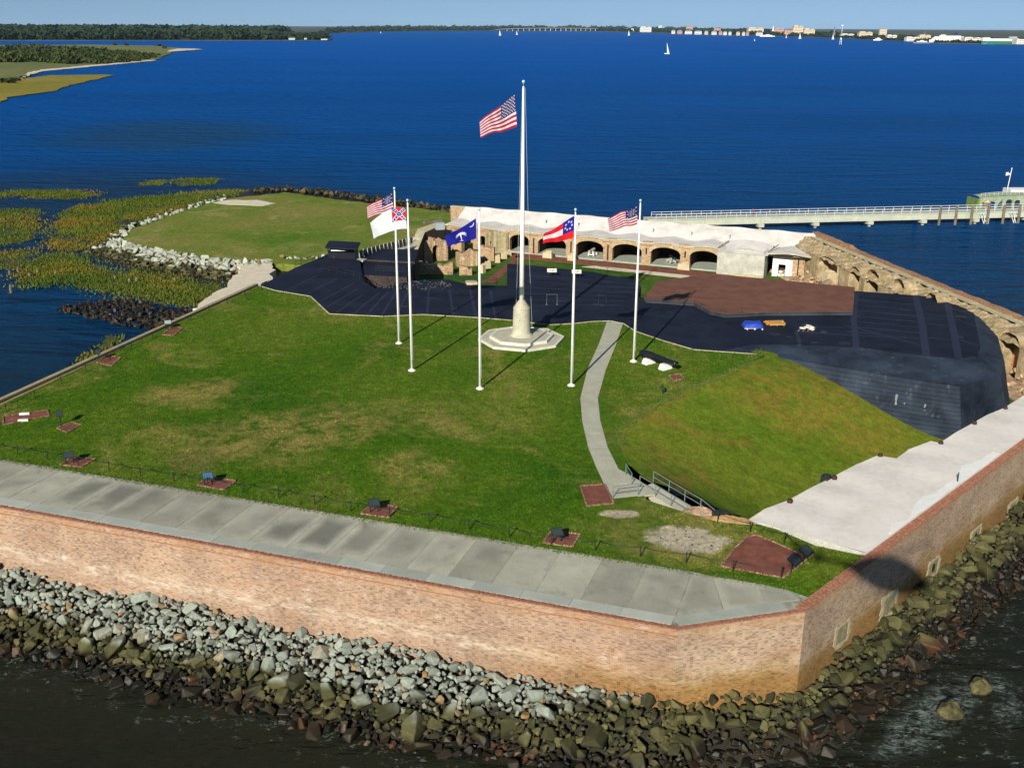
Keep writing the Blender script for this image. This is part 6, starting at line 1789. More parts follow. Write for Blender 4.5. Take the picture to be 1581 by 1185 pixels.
# wayside signs
def sign(px, py, label, face, rz=0.0, w=0.92, post=0.8, two=True):
    c = at(px, py); root = thing('wayside_sign', c, label, 'sign', 'wayside signs round the lawn')
    ca, sa = math.cos(rz), math.sin(rz)
    def q(x, y, z): return (c.x + x * ca - y * sa, c.y + x * sa + y * ca, LAWN + z)
    for s in ((-.34, .34) if two else (0,)):
        mb = MB(); mb.tube([q(s * w, 0, -.05), q(s * w, 0, post)], .055, 6); part('leg', mb, M['dark_metal'], root)
    mb = MB()
    for dz, f in ((0.0, 1), (-.06, -1)):
        P_ = [q(-w / 2, -.36, post - .12 + dz), q(w / 2, -.36, post - .12 + dz), q(w / 2, .36, post + .26 + dz), q(-w / 2, .36, post + .26 + dz)]
        mb.face(P_ if f > 0 else P_[::-1])
    mb.face([q(-w / 2, -.36, post - .18), q(w / 2, -.36, post - .18), q(w / 2, -.36, post - .12), q(-w / 2, -.36, post - .12)])
    b_ = part('panel_frame', mb, M['dark_metal'], root)
    mb = MB(); mb.face([q(-w * .44, -.30, post - .085), q(w * .44, -.30, post - .085), q(w * .44, .30, post + .235), q(-w * .44, .30, post + .235)]); part('panel_face', mb, face, b_)
M['sign_blue'] = plain('sign_print_blue', (.05, .13, .22), .35); M['sign_dark'] = plain('sign_print_dark', (.03, .045, .04), .4); M['sign_pale'] = plain('sign_print_pale', (.30, .36, .34), .4)
sign(94, 656, 'dark single-post sign beside the small pad near the left lawn edge', M['sign_dark'], .2, .6, 1.2, False)
sign(108, 715, 'low dark sign on the leftmost pad of the front fence', M['sign_dark'], .3)
sign(322, 748, 'low sign with a blue panel on the front fence pad', M['sign_blue'], .4)
sign(578, 790, 'low dark sign on the pad in the middle of the front fence', M['sign_dark'], .3)
sign(860, 836, 'low dark sign on the front fence pad below the square pad', M['sign_dark'], .3)
sign(1225, 880, 'dark sign panel at the front edge of the fan-shaped pad', M['sign_dark'], .9, 1.2, .85)
sign(1243, 866, 'dark sign panel at the back edge of the fan-shaped pad', M['sign_dark'], .9, 1.2, .85)
sign(260, 507, 'small pale-topped sign on the left lawn edge near the beach', M['sign_pale'], .3)
sign(153, 556, 'small dark sign halfway along the left lawn edge', M['sign_dark'], .2, .6, 1.0, False)
sign(1023, 607, 'tiny dark marker post on the lawn below the cannon', M['sign_dark'], .2, .35, .55, False)
# post and cable fences
def cable_fence(pts, label, step=3.4, h=.85, sag=.14, mat=None, rad=.045):
    P_ = pix(pts, LAWN); root = thing('cable_fence', P_[0], label, 'fence', 'post and cable fences round the lawn')
    tot = sum((b_ - a).length for a, b_ in zip(P_, P_[1:])); n = max(1, round(tot / step))
    ps = [pol(P_, i / n) for i in range(n + 1)]
    for p in ps:
        lx, ly = random.uniform(-.04, .04), random.uniform(-.04, .04)
        mb = MB(); mb.tube([p - Vector((0, 0, .05)), p + Vector((lx, ly, h))], rad, 6); mb.lathe(p + Vector((lx, ly, h)), [(rad * 1.5, -.02), (rad * 1.6, .04), (.02, .08)], 6); part('post', mb, M['dark_metal'], root)
    for k in range(n):
        mb = MB(); mb.tube([line2(ps[k], ps[k + 1], t / 6) + Vector((0, 0, h - .04 - sag * 4 * (t / 6) * (1 - t / 6))) for t in range(7)], .026, 5); part('cable', mb, M['chain'], root)
cable_fence([(-60, 686), (0, 697), (100, 714), (200, 732), (345, 755), (455, 772), (560, 792), (700, 812), (830, 838), (960, 855), (1060, 869), (1128, 881), (1206, 892)], 'long dark post and cable fence along the front of the lawn')
cable_fence([(1108, 805), (1160, 822), (1211, 838), (1243, 864)], 'short post and cable fence along the white deck edge')
cable_fence([(404, 447), (330, 478), (270, 506), (200, 540), (120, 580), (55, 613), (0, 641), (-40, 660)], 'dark post fence beside the kerb on the left lawn edge', 4.6, .8)
# a lone post pair by the crest
# ------------------------------------------------------------------ stair with handrails down to the parade
st = thing('stone_stair', at(1010, 765), 'concrete ramp and steps with grey handrails descending beside the lawn', 'stairs')
T0, T1 = at(990, 752), at(1062, 786)
td = (T1 - T0).normalized(); tn = Vector((-td.y, td.x, 0))
if tn.y < 0: tn = -tn
TL = (T1 - T0).length
mb = MB(); mb.prism([T0 - tn * .15, T1 - tn * .15, T1 + tn * 1.5, T0 + tn * 1.5], 6.5, lambda p: LAWN + .02 - .10 * max(0, (p - T0).dot(td))); part('ramp', mb, M['path'], st)
NS = 15
for k in range(NS):
    s0 = TL + k * .42; z = LAWN - .10 * TL - .11 * (k + 1)
    a = T0 + td * s0; b_ = T0 + td * (s0 + .42)
    mb = MB(); mb.prism([a + tn * .0, b_ + tn * .0, b_ + tn * 1.5, a + tn * 1.5], 4.0, z); part('step', mb, M['path'], st)
mb = MB(); e_ = T0 + td * (TL + NS * .42)
for side in (-.10, 1.55):
    q = lambda s, z: T0 + td * s + tn * side + Vector((0, 0, z))
    def zg(s): return 0 if s <= 0 else (-.10 * s if s < TL else -.10 * TL - .11 * (s - TL) / .42)
    ss_ = [-.1, TL * .33, TL * .67, TL, TL + 1.6, TL + 3.2, TL + 4.8, TL + 6.2]
    for hh in (.55, 1.07):
        mb = MB(); mb.tube([q(s, zg(s) + hh) for s in ss_], .035, 6); part('handrail', mb, M['rail_metal'], st)
    for s in ss_:
        mb = MB(); mb.tube([q(s, zg(s) - .1), q(s, zg(s) + 1.07)], .04, 6); part('rail_post', mb, M['rail_metal'], st)
# return rails at the head of the stair
for pts_ in ([(966, 733), (975, 748)], [(946, 769), (985, 764)]):
    A_, B_ = at(*pts_[0]), at(*pts_[1])
    for hh in (.55, 1.07):
        mb = MB(); mb.tube([A_ + Vector((0, 0, hh)), B_ + Vector((0, 0, hh))], .035, 6); part('handrail', mb, M['rail_metal'], st)
    for p in (A_, B_):
        mb = MB(); mb.tube([p, p + Vector((0, 0, 1.09))], .04, 6); part('rail_post', mb, M['rail_metal'], st)
M['straw'] = mottled('dry_brick_rubble', (0.20, 0.11, 0.045), (0.36, 0.25, 0.12), None, 1.4, 7, bs=.8, bd=.08)
for (px, py, rx, ry, h, lab) in ((1082, 791, 1.5, .7, .5, 'low mound of pale rubble at the turn of the stair'), (1128, 803, 2.2, .55, .4, 'low heap of orange brick rubble at the foot of the stair')):
    c = at(px, py); mb = MB(); ph_ = px
    mb.grid(lambda u, v: (c.x + rx * v * math.cos(u * 6.283) * 1, c.y - .25 * rx * v * math.cos(u * 6.283) + ry * v * math.sin(u * 6.283), LAWN - .03 + h * (1 - v * v) * (1 + .25 * math.sin(u * 25 + ph_) * math.sin(v * 9))), 22, 7)
    solo('rubble_mound', mb, M['straw'] if px > 1100 else M['debris'], lab, 'rubble mound')
c = at(1108, 797); mb = MB()
mb.box((c.x, c.y, LAWN + .2), (.9, .6, .55), .3, 0, .9); mb.lathe((c.x + .7, c.y, LAWN - .05), [(.3, 0), (.3, .5), (.2, .55)], 10)
solo('black_bin', mb, M['dark_metal'], 'dark bin and box between the two rubble mounds at the stair', 'bin')
# stones scattered on the bare patch
bare = thing('bare_ground_stones', bareA, kind='structure')
sp = []
for _ in range(26):
    a, r_ = random.uniform(0, 6.28), random.random() ** .5
    sp.append((bareA.x + 3.0 * r_ * math.cos(a), bareA.y + 2.0 * r_ * math.sin(a), LAWN + .02, random.uniform(.06, .24)))
place_rocks(bare, sp, M['rock_grey'], 8)
# a thin mark on the white deck: the upright survey rod
c = at(1478, 745, LAWN + .1); mb = MB(); mb.tube([(c.x, c.y, LAWN + .1), (c.x, c.y, LAWN + 1.1)], .05, 6); mb.box((c.x, c.y, LAWN + .14), (.3, .3, .08)); solo('survey_post', mb, M['dark_metal'], 'thin dark upright post standing on the white deck', 'post')

# ------------------------------------------------------------------ person in red on the pier
def person(loc, rz):
    verts = [(0, 0, .95), (0, 0, 1.15), (0, .01, 1.38), (0, .01, 1.50), (0, 0, 1.60), (0, -.01, 1.70), (.10, 0, .90), (.12, -.10, .50), (.11, -.02, .06), (.11, -.16, .03), (-.10, 0, .90), (-.11, .10, .50), (-.10, .26, .09), (-.10, .12, .03),
             (.19, 0, 1.42), (.25, .06, 1.14), (.24, -.08, .92), (.24, -.13, .84), (-.19, 0, 1.42), (-.25, -.04, 1.14), (-.24, -.16, .95), (-.24, -.2, .87)]
    edges = [(0, 1), (1, 2), (2, 3), (3, 4), (4, 5), (0, 6), (6, 7), (7, 8), (8, 9), (0, 10), (10, 11), (11, 12), (12, 13), (2, 14), (14, 15), (15, 16), (16, 17), (2, 18), (18, 19), (19, 20), (20, 21)]
    rad = [.15, .14, .17, .06, .095, .08, .10, .07, .05, .04, .10, .07, .05, .04, .075, .05, .038, .035, .075, .05, .038, .035]
    me = bpy.data.meshes.new('person'); me.from_pydata(verts, edges, [])
    m, nt, b = nmat('person_clothing', .8, .2)
    z = sepxyz(nt, pos(nt, src='obj'))[2]
    col = ramp(nt, mth(nt, 'DIVIDE', z, 1.8), [(0.0, (.02, .02, .02)), (.06, (.05, .05, .07)), (.50, (.05, .05, .07)), (.52, (.55, .015, .06)), (.815, (.55, .015, .06)), (.83, (.45, .25, .17)), (.925, (.45, .25, .17)), (.935, (.03, .02, .012))])
    nt.links.new(col, b.inputs['Base Color'])
    me.materials.append(m)
    o = bpy.data.objects.new('person', me); link(o)
    sk = o.modifiers.new('skin', 'SKIN')
    for i, r in enumerate(rad): me.skin_vertices[0].data[i].radius = (r, r)
    me.skin_vertices[0].data[0].use_root = True
    o.modifiers.new('sub', 'SUBSURF').levels = 1
    o.modifiers['sub'].render_levels = 2
    o.location = loc; o.rotation_euler = (0, 0, rz)
    tag(o, 'person in a red top walking along the pier', 'person')

me_tmp = None
def ensure_skin():
    pass
sp_ = (on_wall(1167, 336, Q0, QN) - Q0).dot(QD)
_old = bpy.data.meshes.new
person_loc = qp(sp_, 2.0, 3.0)
person(person_loc, 1.4)

# a length of orange timber washed up on the rocks
c = at(616, 1053, 1.75); mb = MB(); mb.box((c.x, c.y, 1.95), (1.5, .4, .4), -.5, 0, .94); mb.box((c.x + .1, c.y + .35, 2.0), (1.1, .3, .3), -.45, 0, .94)
M['orange_wood'] = mottled('orange_driftwood', (0.20, 0.08, 0.02), (0.40, 0.19, 0.06), None, 1.5, 9)
solo('driftwood_timber', mb, M['orange_wood'], 'broken orange timber lying on the riprap below the front wall', 'driftwood')
# ------------------------------------------------------------------ helicopter behind the camera, whose shadow falls on the right wall
def helicopter():
    tgt = on_wall(1372, 886, CB, RN)
    c = tgt - LIGHT * 99.0
    root = thing('helicopter', c, 'small helicopter hovering behind the camera, seen only by its shadow on the right wall', 'helicopter')
    M['heli'] = plain('helicopter_paint', (.10, .12, .16), .3); M['heli_glass'] = plain('helicopter_glass', (.02, .03, .04), .1)
    ax = Vector((.93, -.36, 0)).normalized(); sd = Vector((-ax.y, ax.x, 0))
    def q(x, y, z): return c + ax * x + sd * y + Vector((0, 0, z))
    prof = [(-3.0, .2, .1), (-2.3, .7, .15), (-1.4, 1.2, .1), (-.3, 1.5, 0), (.7, 1.55, -.05), (1.7, 1.35, -.15), (2.5, .95, -.28), (3.1, .5, -.38), (3.4, .05, -.42)]
    mb = MB()
    mb.grid(lambda u, v: (lambda i, f, a: q(prof[i][0] + (prof[min(i + 1, 8)][0] - prof[i][0]) * f, .72 * (prof[i][1] + (prof[min(i + 1, 8)][1] - prof[i][1]) * f) * math.cos(a), (prof[i][2] + (prof[min(i + 1, 8)][2] - prof[i][2]) * f) + (prof[i][1] + (prof[min(i + 1, 8)][1] - prof[i][1]) * f) * math.sin(a)))(min(7, int(v * 8)), v * 8 - min(7, int(v * 8)), u * 6.283), 20, 24)
    part('fuselage', mb, M['heli'], root, True)
    mb = MB(); mb.grid(lambda u, v: q(1.0 + 1.5 * v, (.78 - .5 * v) * math.cos(u * 3.14) * 1.02, -.1 - .25 * v + (1.15 - .6 * v) * math.sin(u * 3.14) * .99), 12, 6); part('canopy', mb, M['heli_glass'], root, True)
    mb = MB(); mb.tube([q(-2.2, 0, .2), q(-6.6, 0, .45)], [.24, .11], 10); part('tail_boom', mb, M['heli'], root)
    mb = MB(); P_ = [(-6.2, .4), (-6.9, 1.5), (-7.3, 1.5), (-6.9, .4), (-7.2, -.6), (-6.8, -.6)]
    for s in (-.04, .04): mb.face([q(x, s, z) for x, z in P_])
    part('tail_fin', mb, M['heli'], root)
    mb = MB(); mb.box(q(-5.2, 0, .42), (.55, 1.8, .06), math.atan2(ax.y, ax.x)); part('stabiliser', mb, M['heli'], root)
    mb = MB(); mb.tube([q(0, 0, 1.0), q(0, 0, 1.75)], .12, 8); part('mast', mb, M['heli'], root)
    for a in (.5, .5 + math.pi):
        d = Vector((math.cos(a), math.sin(a), 0)); n = Vector((-d.y, d.x, 0)); o_ = q(0, 0, 1.72)
        mb = MB(); mb.prism([o_ + d * .2 - n * .12, o_ + d * 4.9 - n * .12, o_ + d * 4.9 + n * .12, o_ + d * .2 + n * .12], o_.z - .02, o_.z + .03); part('rotor_blade', mb, M['heli'], root)
    for s in (-.9, .9):
        mb = MB(); mb.tube([q(-1.5, s, -1.6), q(1.6, s, -1.6), q(2.0, s, -1.4)], .05, 6); part('skid', mb, M['heli'], root)
        for x in (-.8, .9):
            mb = MB(); mb.tube([q(x, s * .55, -.8), q(x, s, -1.6)], .04, 5); part('skid_strut', mb, M['heli'], root)
    for a in (.3, .3 + math.pi):
        mb = MB(); o_ = q(-6.6, .22, .5); mb.tube([o_, o_ + ax * (.7 * math.cos(a)) + Vector((0, 0, .7 * math.sin(a)))], .05, 4); part('tail_rotor_blade', mb, M['heli'], root)
helicopter()

# ------------------------------------------------------------------ far shores
def land_mat(name, c1, c2, sc):
    return mottled(name, c1, c2, None, sc, sc * 8, bs=0)
M['far_grass'] = land_mat('far_marsh', (0.085, 0.115, 0.026), (0.185, 0.175, 0.050), .008)
M['far_gold'] = land_mat('far_golden_marsh', (0.15, 0.145, 0.008), (0.27, 0.20, 0.016), .012)
M['far_land'] = land_mat('far_land', (0.03, 0.045, 0.03), (0.09, 0.095, 0.06), .004)
def leaf_mat(name, a, b_, c):
    m, nt, bs_ = nmat(name, .9, .1)
    p = pos(nt)
    col = ramp(nt, noise(nt, p, .02, 5, .65), [(.3, a), (.5, b_), (.72, c)])
    col = mixc(nt, 1.0, col, ramp(nt, noise(nt, p, .25, 5, .7), [(.25, .5), (.75, 1.5)]), 'MULTIPLY')
    nt.links.new(col, bs_.inputs['Base Color'])
    return m
M['bush'] = leaf_mat('thicket_leaves', (.022, .034, .010), (.036, .050, .014), (.060, .075, .022))
M['forest'] = leaf_mat('forest_leaves', (.012, .026, .013), (.020, .036, .018), (.034, .050, .024))
def flat(name, pts, z, mat, z0=-1.0):
    pw = pix(pts, z); d_ = sum((p - pw[0]).length for p in pw) / len(pw)
    mb = MB(); mb.prism(ragged(pw, max(2.5, d_ * .03), max(.4, d_ * .004)), z0, z); return struct(name, mb, mat)
flat('marsh_island', [(-160, 170), (-60, 130), (0, 125), (30, 122), (47, 114.5), (65, 109.5), (118, 104.5), (172, 99.5), (241, 93), (256, 84), (274, 79.5), (312, 76.3), (274, 74), (235, 70.5), (130, 69), (0, 69.5), (-160, 70)], 1.0, M['far_grass'])
flat('golden_marsh', [(-80, 172), (0, 157), (12, 150), (82, 141), (108, 132), (178, 116), (157, 115), (78, 116.3), (40, 121), (0, 124), (-80, 132)], .6, M['far_gold'])
flat('sand_spit', [(33, 121.5), (47, 115), (65, 110), (118, 105), (172, 100), (241, 93.4), (240, 92), (172, 97.8), (118, 102.6), (65, 107.5), (45, 112)], 1.15, M['sand'])
flat('sand_spit', [(258, 80), (274, 79), (313, 76.3), (300, 75.2), (274, 75.2), (262, 77.5)], 1.15, M['sand'])
far = [at(-400, 62.5, 1.5), at(-160, 62.5, 1.5), at(120, 62.3, 1.5), at(300, 62.3, 1.5), at(508, 62.2, 1.5), at(514, 60.5, 1.5), at(470, 57, 1.5), at(440, 55, 1.5)]
mb = MB(); mb.prism(far + [Vector((-1500, 9000, 0)), Vector((-9000, 9000, 0))], -1, 1.5); struct('far_mainland', mb, M['far_land'])
shore = [at(500, 52.2, 2), at(560, 49.6, 2), at(640, 48.2, 2), at(760, 47.6, 2), at(870, 47.6, 2), at(960, 49.3, 2), at(1040, 51.6, 2), at(1150, 54.4, 2), at(1260, 57.6, 2), at(1360, 62, 2), at(1440, 66, 2), at(1581, 68.8, 2), at(1800, 75, 2)]
mb = MB(); mb.prism(shore + [Vector((26000, 31000, 0)), Vector((-9000, 31000, 0))], -1, 2.0); struct('far_shore', mb, M['far_land'])

# woods: lumpy crowns built of leaf-sized faces, one mass each
import bmesh as _bm
def crown_kit(seed):
    r = random.Random(seed); V, F = [], []
    for k in range(46):
        d = Vector((r.gauss(0, 1), r.gauss(0, 1), r.gauss(0, .8))).normalized() * r.uniform(.55, 1.0)
        d.z = abs(d.z) * .9 - .12
        s = r.uniform(.22, .42); u = Vector((r.gauss(0, 1), r.gauss(0, 1), r.gauss(0, 1))).normalized(); w = u.cross(Vector((r.gauss(0, 1), r.gauss(0, 1), r.gauss(0, 1)))).normalized()
        b0 = len(V); V += [d + u * s, d + w * s, d - u * s, d - w * s]; F.append((b0, b0 + 1, b0 + 2, b0 + 3))
    return np.array([tuple(v) for v in V]), F
KITS = [crown_kit(i) for i in range(6)]
def wood(name, spots, mat, label):
    V, F, nb = [], [], 0
    for (x, y, z, rx, rz) in spots:
        vs, fs = random.choice(KITS); a = random.uniform(0, 6.28); ca, sa = math.cos(a), math.sin(a)
        W = np.stack([x + rx * (vs[:, 0] * ca - vs[:, 1] * sa), y + rx * (vs[:, 0] * sa + vs[:, 1] * ca), z + rz * (.25 + vs[:, 2])], 1)
        V.append(W); F.extend([tuple(nb + i for i in f) for f in fs]); nb += len(vs)
    me = bpy.data.meshes.new(name); me.from_pydata([tuple(v) for v in np.concatenate(V)], [], F); me.materials.append(mat)
    o = bpy.data.objects.new(name, me); link(o); tag(o, label, 'woodland', kind='stuff')
TH = [(-60, 80), (0, 74), (45, 72), (100, 76), (150, 80), (200, 82), (240, 84), (252, 87), (205, 96), (160, 99), (100, 99), (60, 96), (0, 97), (-60, 100)]
poly = pix(TH, 1.0); sp = []
while len(sp) < 620:
    x, y = random.uniform(-60, 252), random.uniform(72, 100)
    if not inside(x, y, TH): continue
    p = at(x, y, 1.0); k = 1.0 - max(0, x - 130) / 200
    h = random.uniform(4, 9.5) * k; sp.append((p.x, p.y, 1.0, random.uniform(5, 9) * k, h))
for (x, y) in ((50, 71), (178, 70), (195, 70.5), (246, 71.5), (254, 75), (62, 72), (135, 76), (10, 125), (22, 124), (5, 127), (15, 127.5)):
    p = at(x, y, 1.0); sp.append((p.x, p.y, 1, 5, 6 if y < 100 else 2.5))
wood('island_thicket', sp, M['bush'], 'dark green thicket covering the flat marsh island at the left')
sp = []
for _ in range(1500):
    t = random.random(); x = -160 + t * 660; yb = 61.6 - random.random() ** 1.6 * 9
    p = at(x, yb, 1.5); kk = min(1.0, max(.42, (510 - x) / 130))
    sp.append((p.x, p.y, 1.5, random.uniform(16, 30), random.uniform(19, 27) * kk))
for _ in range(500):
    x = random.uniform(-200, 440); p = at(x, random.uniform(47, 53), 1.5); sp.append((p.x, p.y, 1.5, random.uniform(40, 70), random.uniform(28, 38)))
wood('mainland_forest', sp, M['forest'], 'long dark belt of forest on the mainland behind the marsh island')
sp = []
for _ in range(1300):
    x = random.uniform(495, 1620); s_ = np.interp(x, [500, 560, 640, 760, 870, 960, 1040, 1150, 1260, 1360, 1440, 1581, 1800], [52.2, 49.6, 48.2, 47.6, 47.6, 49.3, 51.6, 54.4, 57.6, 62, 66, 68.8, 75])
    p = at(x, s_ - .5 - random.random() ** 1.5 * min(6, (s_ - 43) * .75), 2.0); m_ = FPX / p.y
    hp = random.uniform(2.0, 4.2) if x > 960 else random.uniform(2.5, 4.5)
    sp.append((p.x, p.y, 2.0, random.uniform(3.5, 8) / m_, hp / m_))
wood('far_shore_trees', sp, M['forest'], 'hazy line of trees along the distant shore and city')

# bridge
brg = thing('long_bridge', at(850, 46.6, 2), 'long low road bridge on many pale piers at the centre of the horizon', 'bridge')
M['pale_far'] = plain('pale_far_masonry', (.62, .62, .58), .8); M['cream_far'] = plain('cream_far_walls', (.60, .50, .34), .8); M['pink_far'] = plain('pink_far_walls', (.46, .27, .23), .8); M['far_roof'] = plain('grey_far_roofs', (.16, .16, .17), .8)
M['far_win'] = plain('far_window_band', (.10, .12, .15), .4); M['green_hull'] = plain('green_hull', (.02, .16, .09), .5); M['navy_hull'] = plain('navy_funnel', (.02, .025, .10), .5)
a, b_ = at(765, 48.4, 0), at(955, 48.4, 0)
m_ = FPX / a.y
def bz(t): return (2.0 + 2.4 * max(0.0, math.sin(max(0, min(1, t)) * 3.1416)) ** .7) / m_
P_ = [line2(a, b_, k / 24) + Vector((0, 0, bz(k / 24))) for k in range(25)]
mb = MB()
for p, q in zip(P_, P_[1:]): mb.face([p, q, q + Vector((0, 0, .55 / m_)), p + Vector((0, 0, .55 / m_))]); mb.face([p + Vector((0, 0, .55 / m_)), q + Vector((0, 0, .55 / m_)), q + Vector((0, 25, .55 / m_)), p + Vector((0, 25, .55 / m_))])
part('deck', mb, M['pale_far'], brg)
for k in range(2, 23):
    p = P_[k]; mb = MB(); mb.box((p.x, p.y + 8, p.z / 2), (.5 / m_, 12, p.z)); part('pier', mb, M['pale_far'], brg)

# city buildings, houses, steeples
def block(x0, x1, yt, yb, mat, label, name='city_building', steps=0, group='distant city buildings', wins=True, roof=False):
    c = at((x0 + x1) / 2, yb, 2); m_ = FPX / c.y
    w, h = (x1 - x0) / m_, (yb - yt) / m_; d = w * .6
    root = thing(name, c, label, 'building' if name != 'waterfront_house' else 'house', group)
    mb = MB(); mb.box((c.x, c.y + d / 2, 2 + h * .46), (w, d, h * .92))
    if steps: mb.box((c.x - w * .22, c.y + d / 2, 2 + h * .98), (w * .4, d * .6, h * .2)); mb.box((c.x + w * .3, c.y + d / 2, 2 + h * .95), (w * .25, d * .6, h * .14))
    part('walls', mb, mat, root)
    mb = MB()
    if roof: mb.prism([(c.x - w * .54, c.y - d * .04), (c.x + w * .54, c.y - d * .04), (c.x + w * .54, c.y + d * 1.04), (c.x - w * .54, c.y + d * 1.04)], 2 + h * .92, 2 + h * 1.25, inset=w * .33)
    else: mb.box((c.x, c.y + d / 2, 2 + h * .93), (w * 1.02, d * 1.02, h * .03))
    part('roof', mb, M['far_roof'], root)
    if wins:
        n = max(1, int((yb - yt) / 2.2))
        for k in range(n):
            mb = MB(); mb.box((c.x, c.y - .05, 2 + h * .9 * (k + .55) / n), (w * .86, .4, h * .22 / n)); part('window_band', mb, M['far_win'], root)
W_, C_, K_ = M['pale_far'], M['cream_far'], M['pink_far']
for x0, x1, yt, yb, mt, lab in (
    (989, 1005, 42.6, 49.8, W_, 'white apartment slab at the left end of the city'), (1017, 1022, 40, 47, W_, 'slim pale tower right of the white apartment slab'),
    (1060, 1069, 40.2, 48.5, K_, 'pinkish brown tower above the waterfront houses'), (1103, 1112, 44, 50, K_, 'low brown block behind the middle of the waterfront houses'),
    (1156, 1178, 44, 51, C_, 'broad cream block left of the white steeple'), (1196, 1210, 45, 53, K_, 'pink block just right of the white steeple'),
    (1212, 1224, 46.5, 54.5, K_, 'pink block left of the tall cream hotel'), (1225, 1239, 41.8, 54, C_, 'tall cream hotel, highest block of the city centre'),
    (1242, 1257, 46, 55.5, C_, 'wide cream block right of the tall hotel'), (1327, 1346, 50.5, 59, C_, 'low cream warehouse left of the square tower'),
    (1358, 1368, 45.5, 58, C_, 'square beige tower standing alone right of the centre'), (1370, 1384, 55, 61.5, W_, 'low white block at the foot of the square beige tower'),
    (1300, 1318, 53, 58.5, W_, 'low white sheds right of the dark steeple'), (1400, 1418, 58, 64, W_, 'white harbour shed left of the cruise ship'), (1490, 1516, 59, 66.5, W_, 'pale quay shed between the two ships'),
    (966, 978, 44.5, 48.5, W_, 'low white building at the left end of the city shore'), (430, 437, 57.8, 60.6, W_, 'white house among trees on the mainland point'), (446, 455, 59, 61.5, W_, 'white building with a lawn on the mainland point'),
    (470, 474, 59, 61.5, W_, 'small white house near the tip of the mainland point'), (496, 505, 60.2, 62, W_, 'long low white boathouse at the tip of the mainland point'), (172, 179, 46.5, 52, W_, 'white house roof showing in a gap of the mainland forest'),
    (1420, 1436, 55, 62, C_, 'cream terminal block behind the cruise ship bow'), (1570, 1596, 62, 68.5, W_, 'pale quay building at the right frame edge')):
    block(x0, x1, yt, yb, mt, lab, steps=int(x1 - x0 > 12))
for k, (x0, x1) in enumerate(((1037, 1042), (1046, 1053), (1058, 1068), (1073, 1083), (1088, 1093), (1099, 1106), (1110, 1115), (1117, 1122), (1125, 1129), (1137, 1142), (1146, 1150), (1152, 1156), (1168, 1177))):
    yb = np.interp(x0, [1040, 1150], [52.6, 55.4]); block(x0, x1, yb - 4.6, yb, (W_, K_, W_, W_, C_)[k % 5], 'pale old house in the city waterfront row, %s from the left' % ordn[k], 'waterfront_house', group='waterfront houses', roof=True)
def steeple(x, yt, yb, mat, label):
    c = at(x, yb, 2); m_ = FPX / c.y; h = (yb - yt) / m_; w = 3.0 / m_
    root = thing('church_steeple', c, label, 'steeple')
    mb = MB(); mb.box((c.x, c.y, 2 + h * .22), (w, w, h * .44)); part('tower', mb, mat, root)
    mb = MB(); mb.box((c.x, c.y, 2 + h * .52), (w * .7, w * .7, h * .17)); part('belfry', mb, mat, root)
    mb = MB(); mb.lathe((c.x, c.y, 2 + h * .6), [(w * .36, 0), (w * .05, h * .4)], 8); part('spire', mb, mat, root)
steeple(1193, 40.8, 53, W_, 'slender white church steeple in the city'); steeple(1212.5, 46, 55, K_, 'pinkish church steeple right of the white one'); steeple(1287, 41.5, 58, M['far_roof'], 'dark thin church steeple left of the water tower'); steeple(1427, 50, 60, M['far_roof'], 'small dark steeple above the cruise ship bow')
c = at(1299, 58.5, 2); m_ = FPX / c.y
root = thing('water_tower', c, 'white ball-topped water tower in the city', 'water tower')
mb = MB(); mb.tube([(c.x, c.y, 2), (c.x, c.y, 2 + 15.5 / m_)], .35 / m_, 8); part('stem', mb, W_, root)
mb = MB(); mb.lathe((c.x, c.y, 2 + 15 / m_), [(.5 / m_, 0), (1.6 / m_, .8 / m_), (1.55 / m_, 1.7 / m_), (1.5 / m_, 2.6 / m_), (.1 / m_, 3.1 / m_)], 12); part('tank', mb, W_, root, True)
c = at(1297.5, 69, 0); m_ = FPX / c.y
root = thing('channel_beacon', c, 'pale lattice beacon standing in the channel before the city', 'beacon')
for dx, dy in ((-1.6, 0), (1.6, 0), (-1.2, 1), (1.2, 1)):
    mb = MB(); mb.tube([(c.x + dx / m_, c.y + dy / m_, -1), (c.x + dx * .55 / m_, c.y + dy / m_, 9 / m_)], .25 / m_, 5); part('leg', mb, W_, root)
mb = MB(); mb.box((c.x, c.y, 8.2 / m_), (2.4 / m_, 1 / m_, 2.4 / m_)); mb.box((c.x, c.y, 4 / m_), (2.8 / m_, .8 / m_, .5 / m_)); part('head', mb, W_, root)

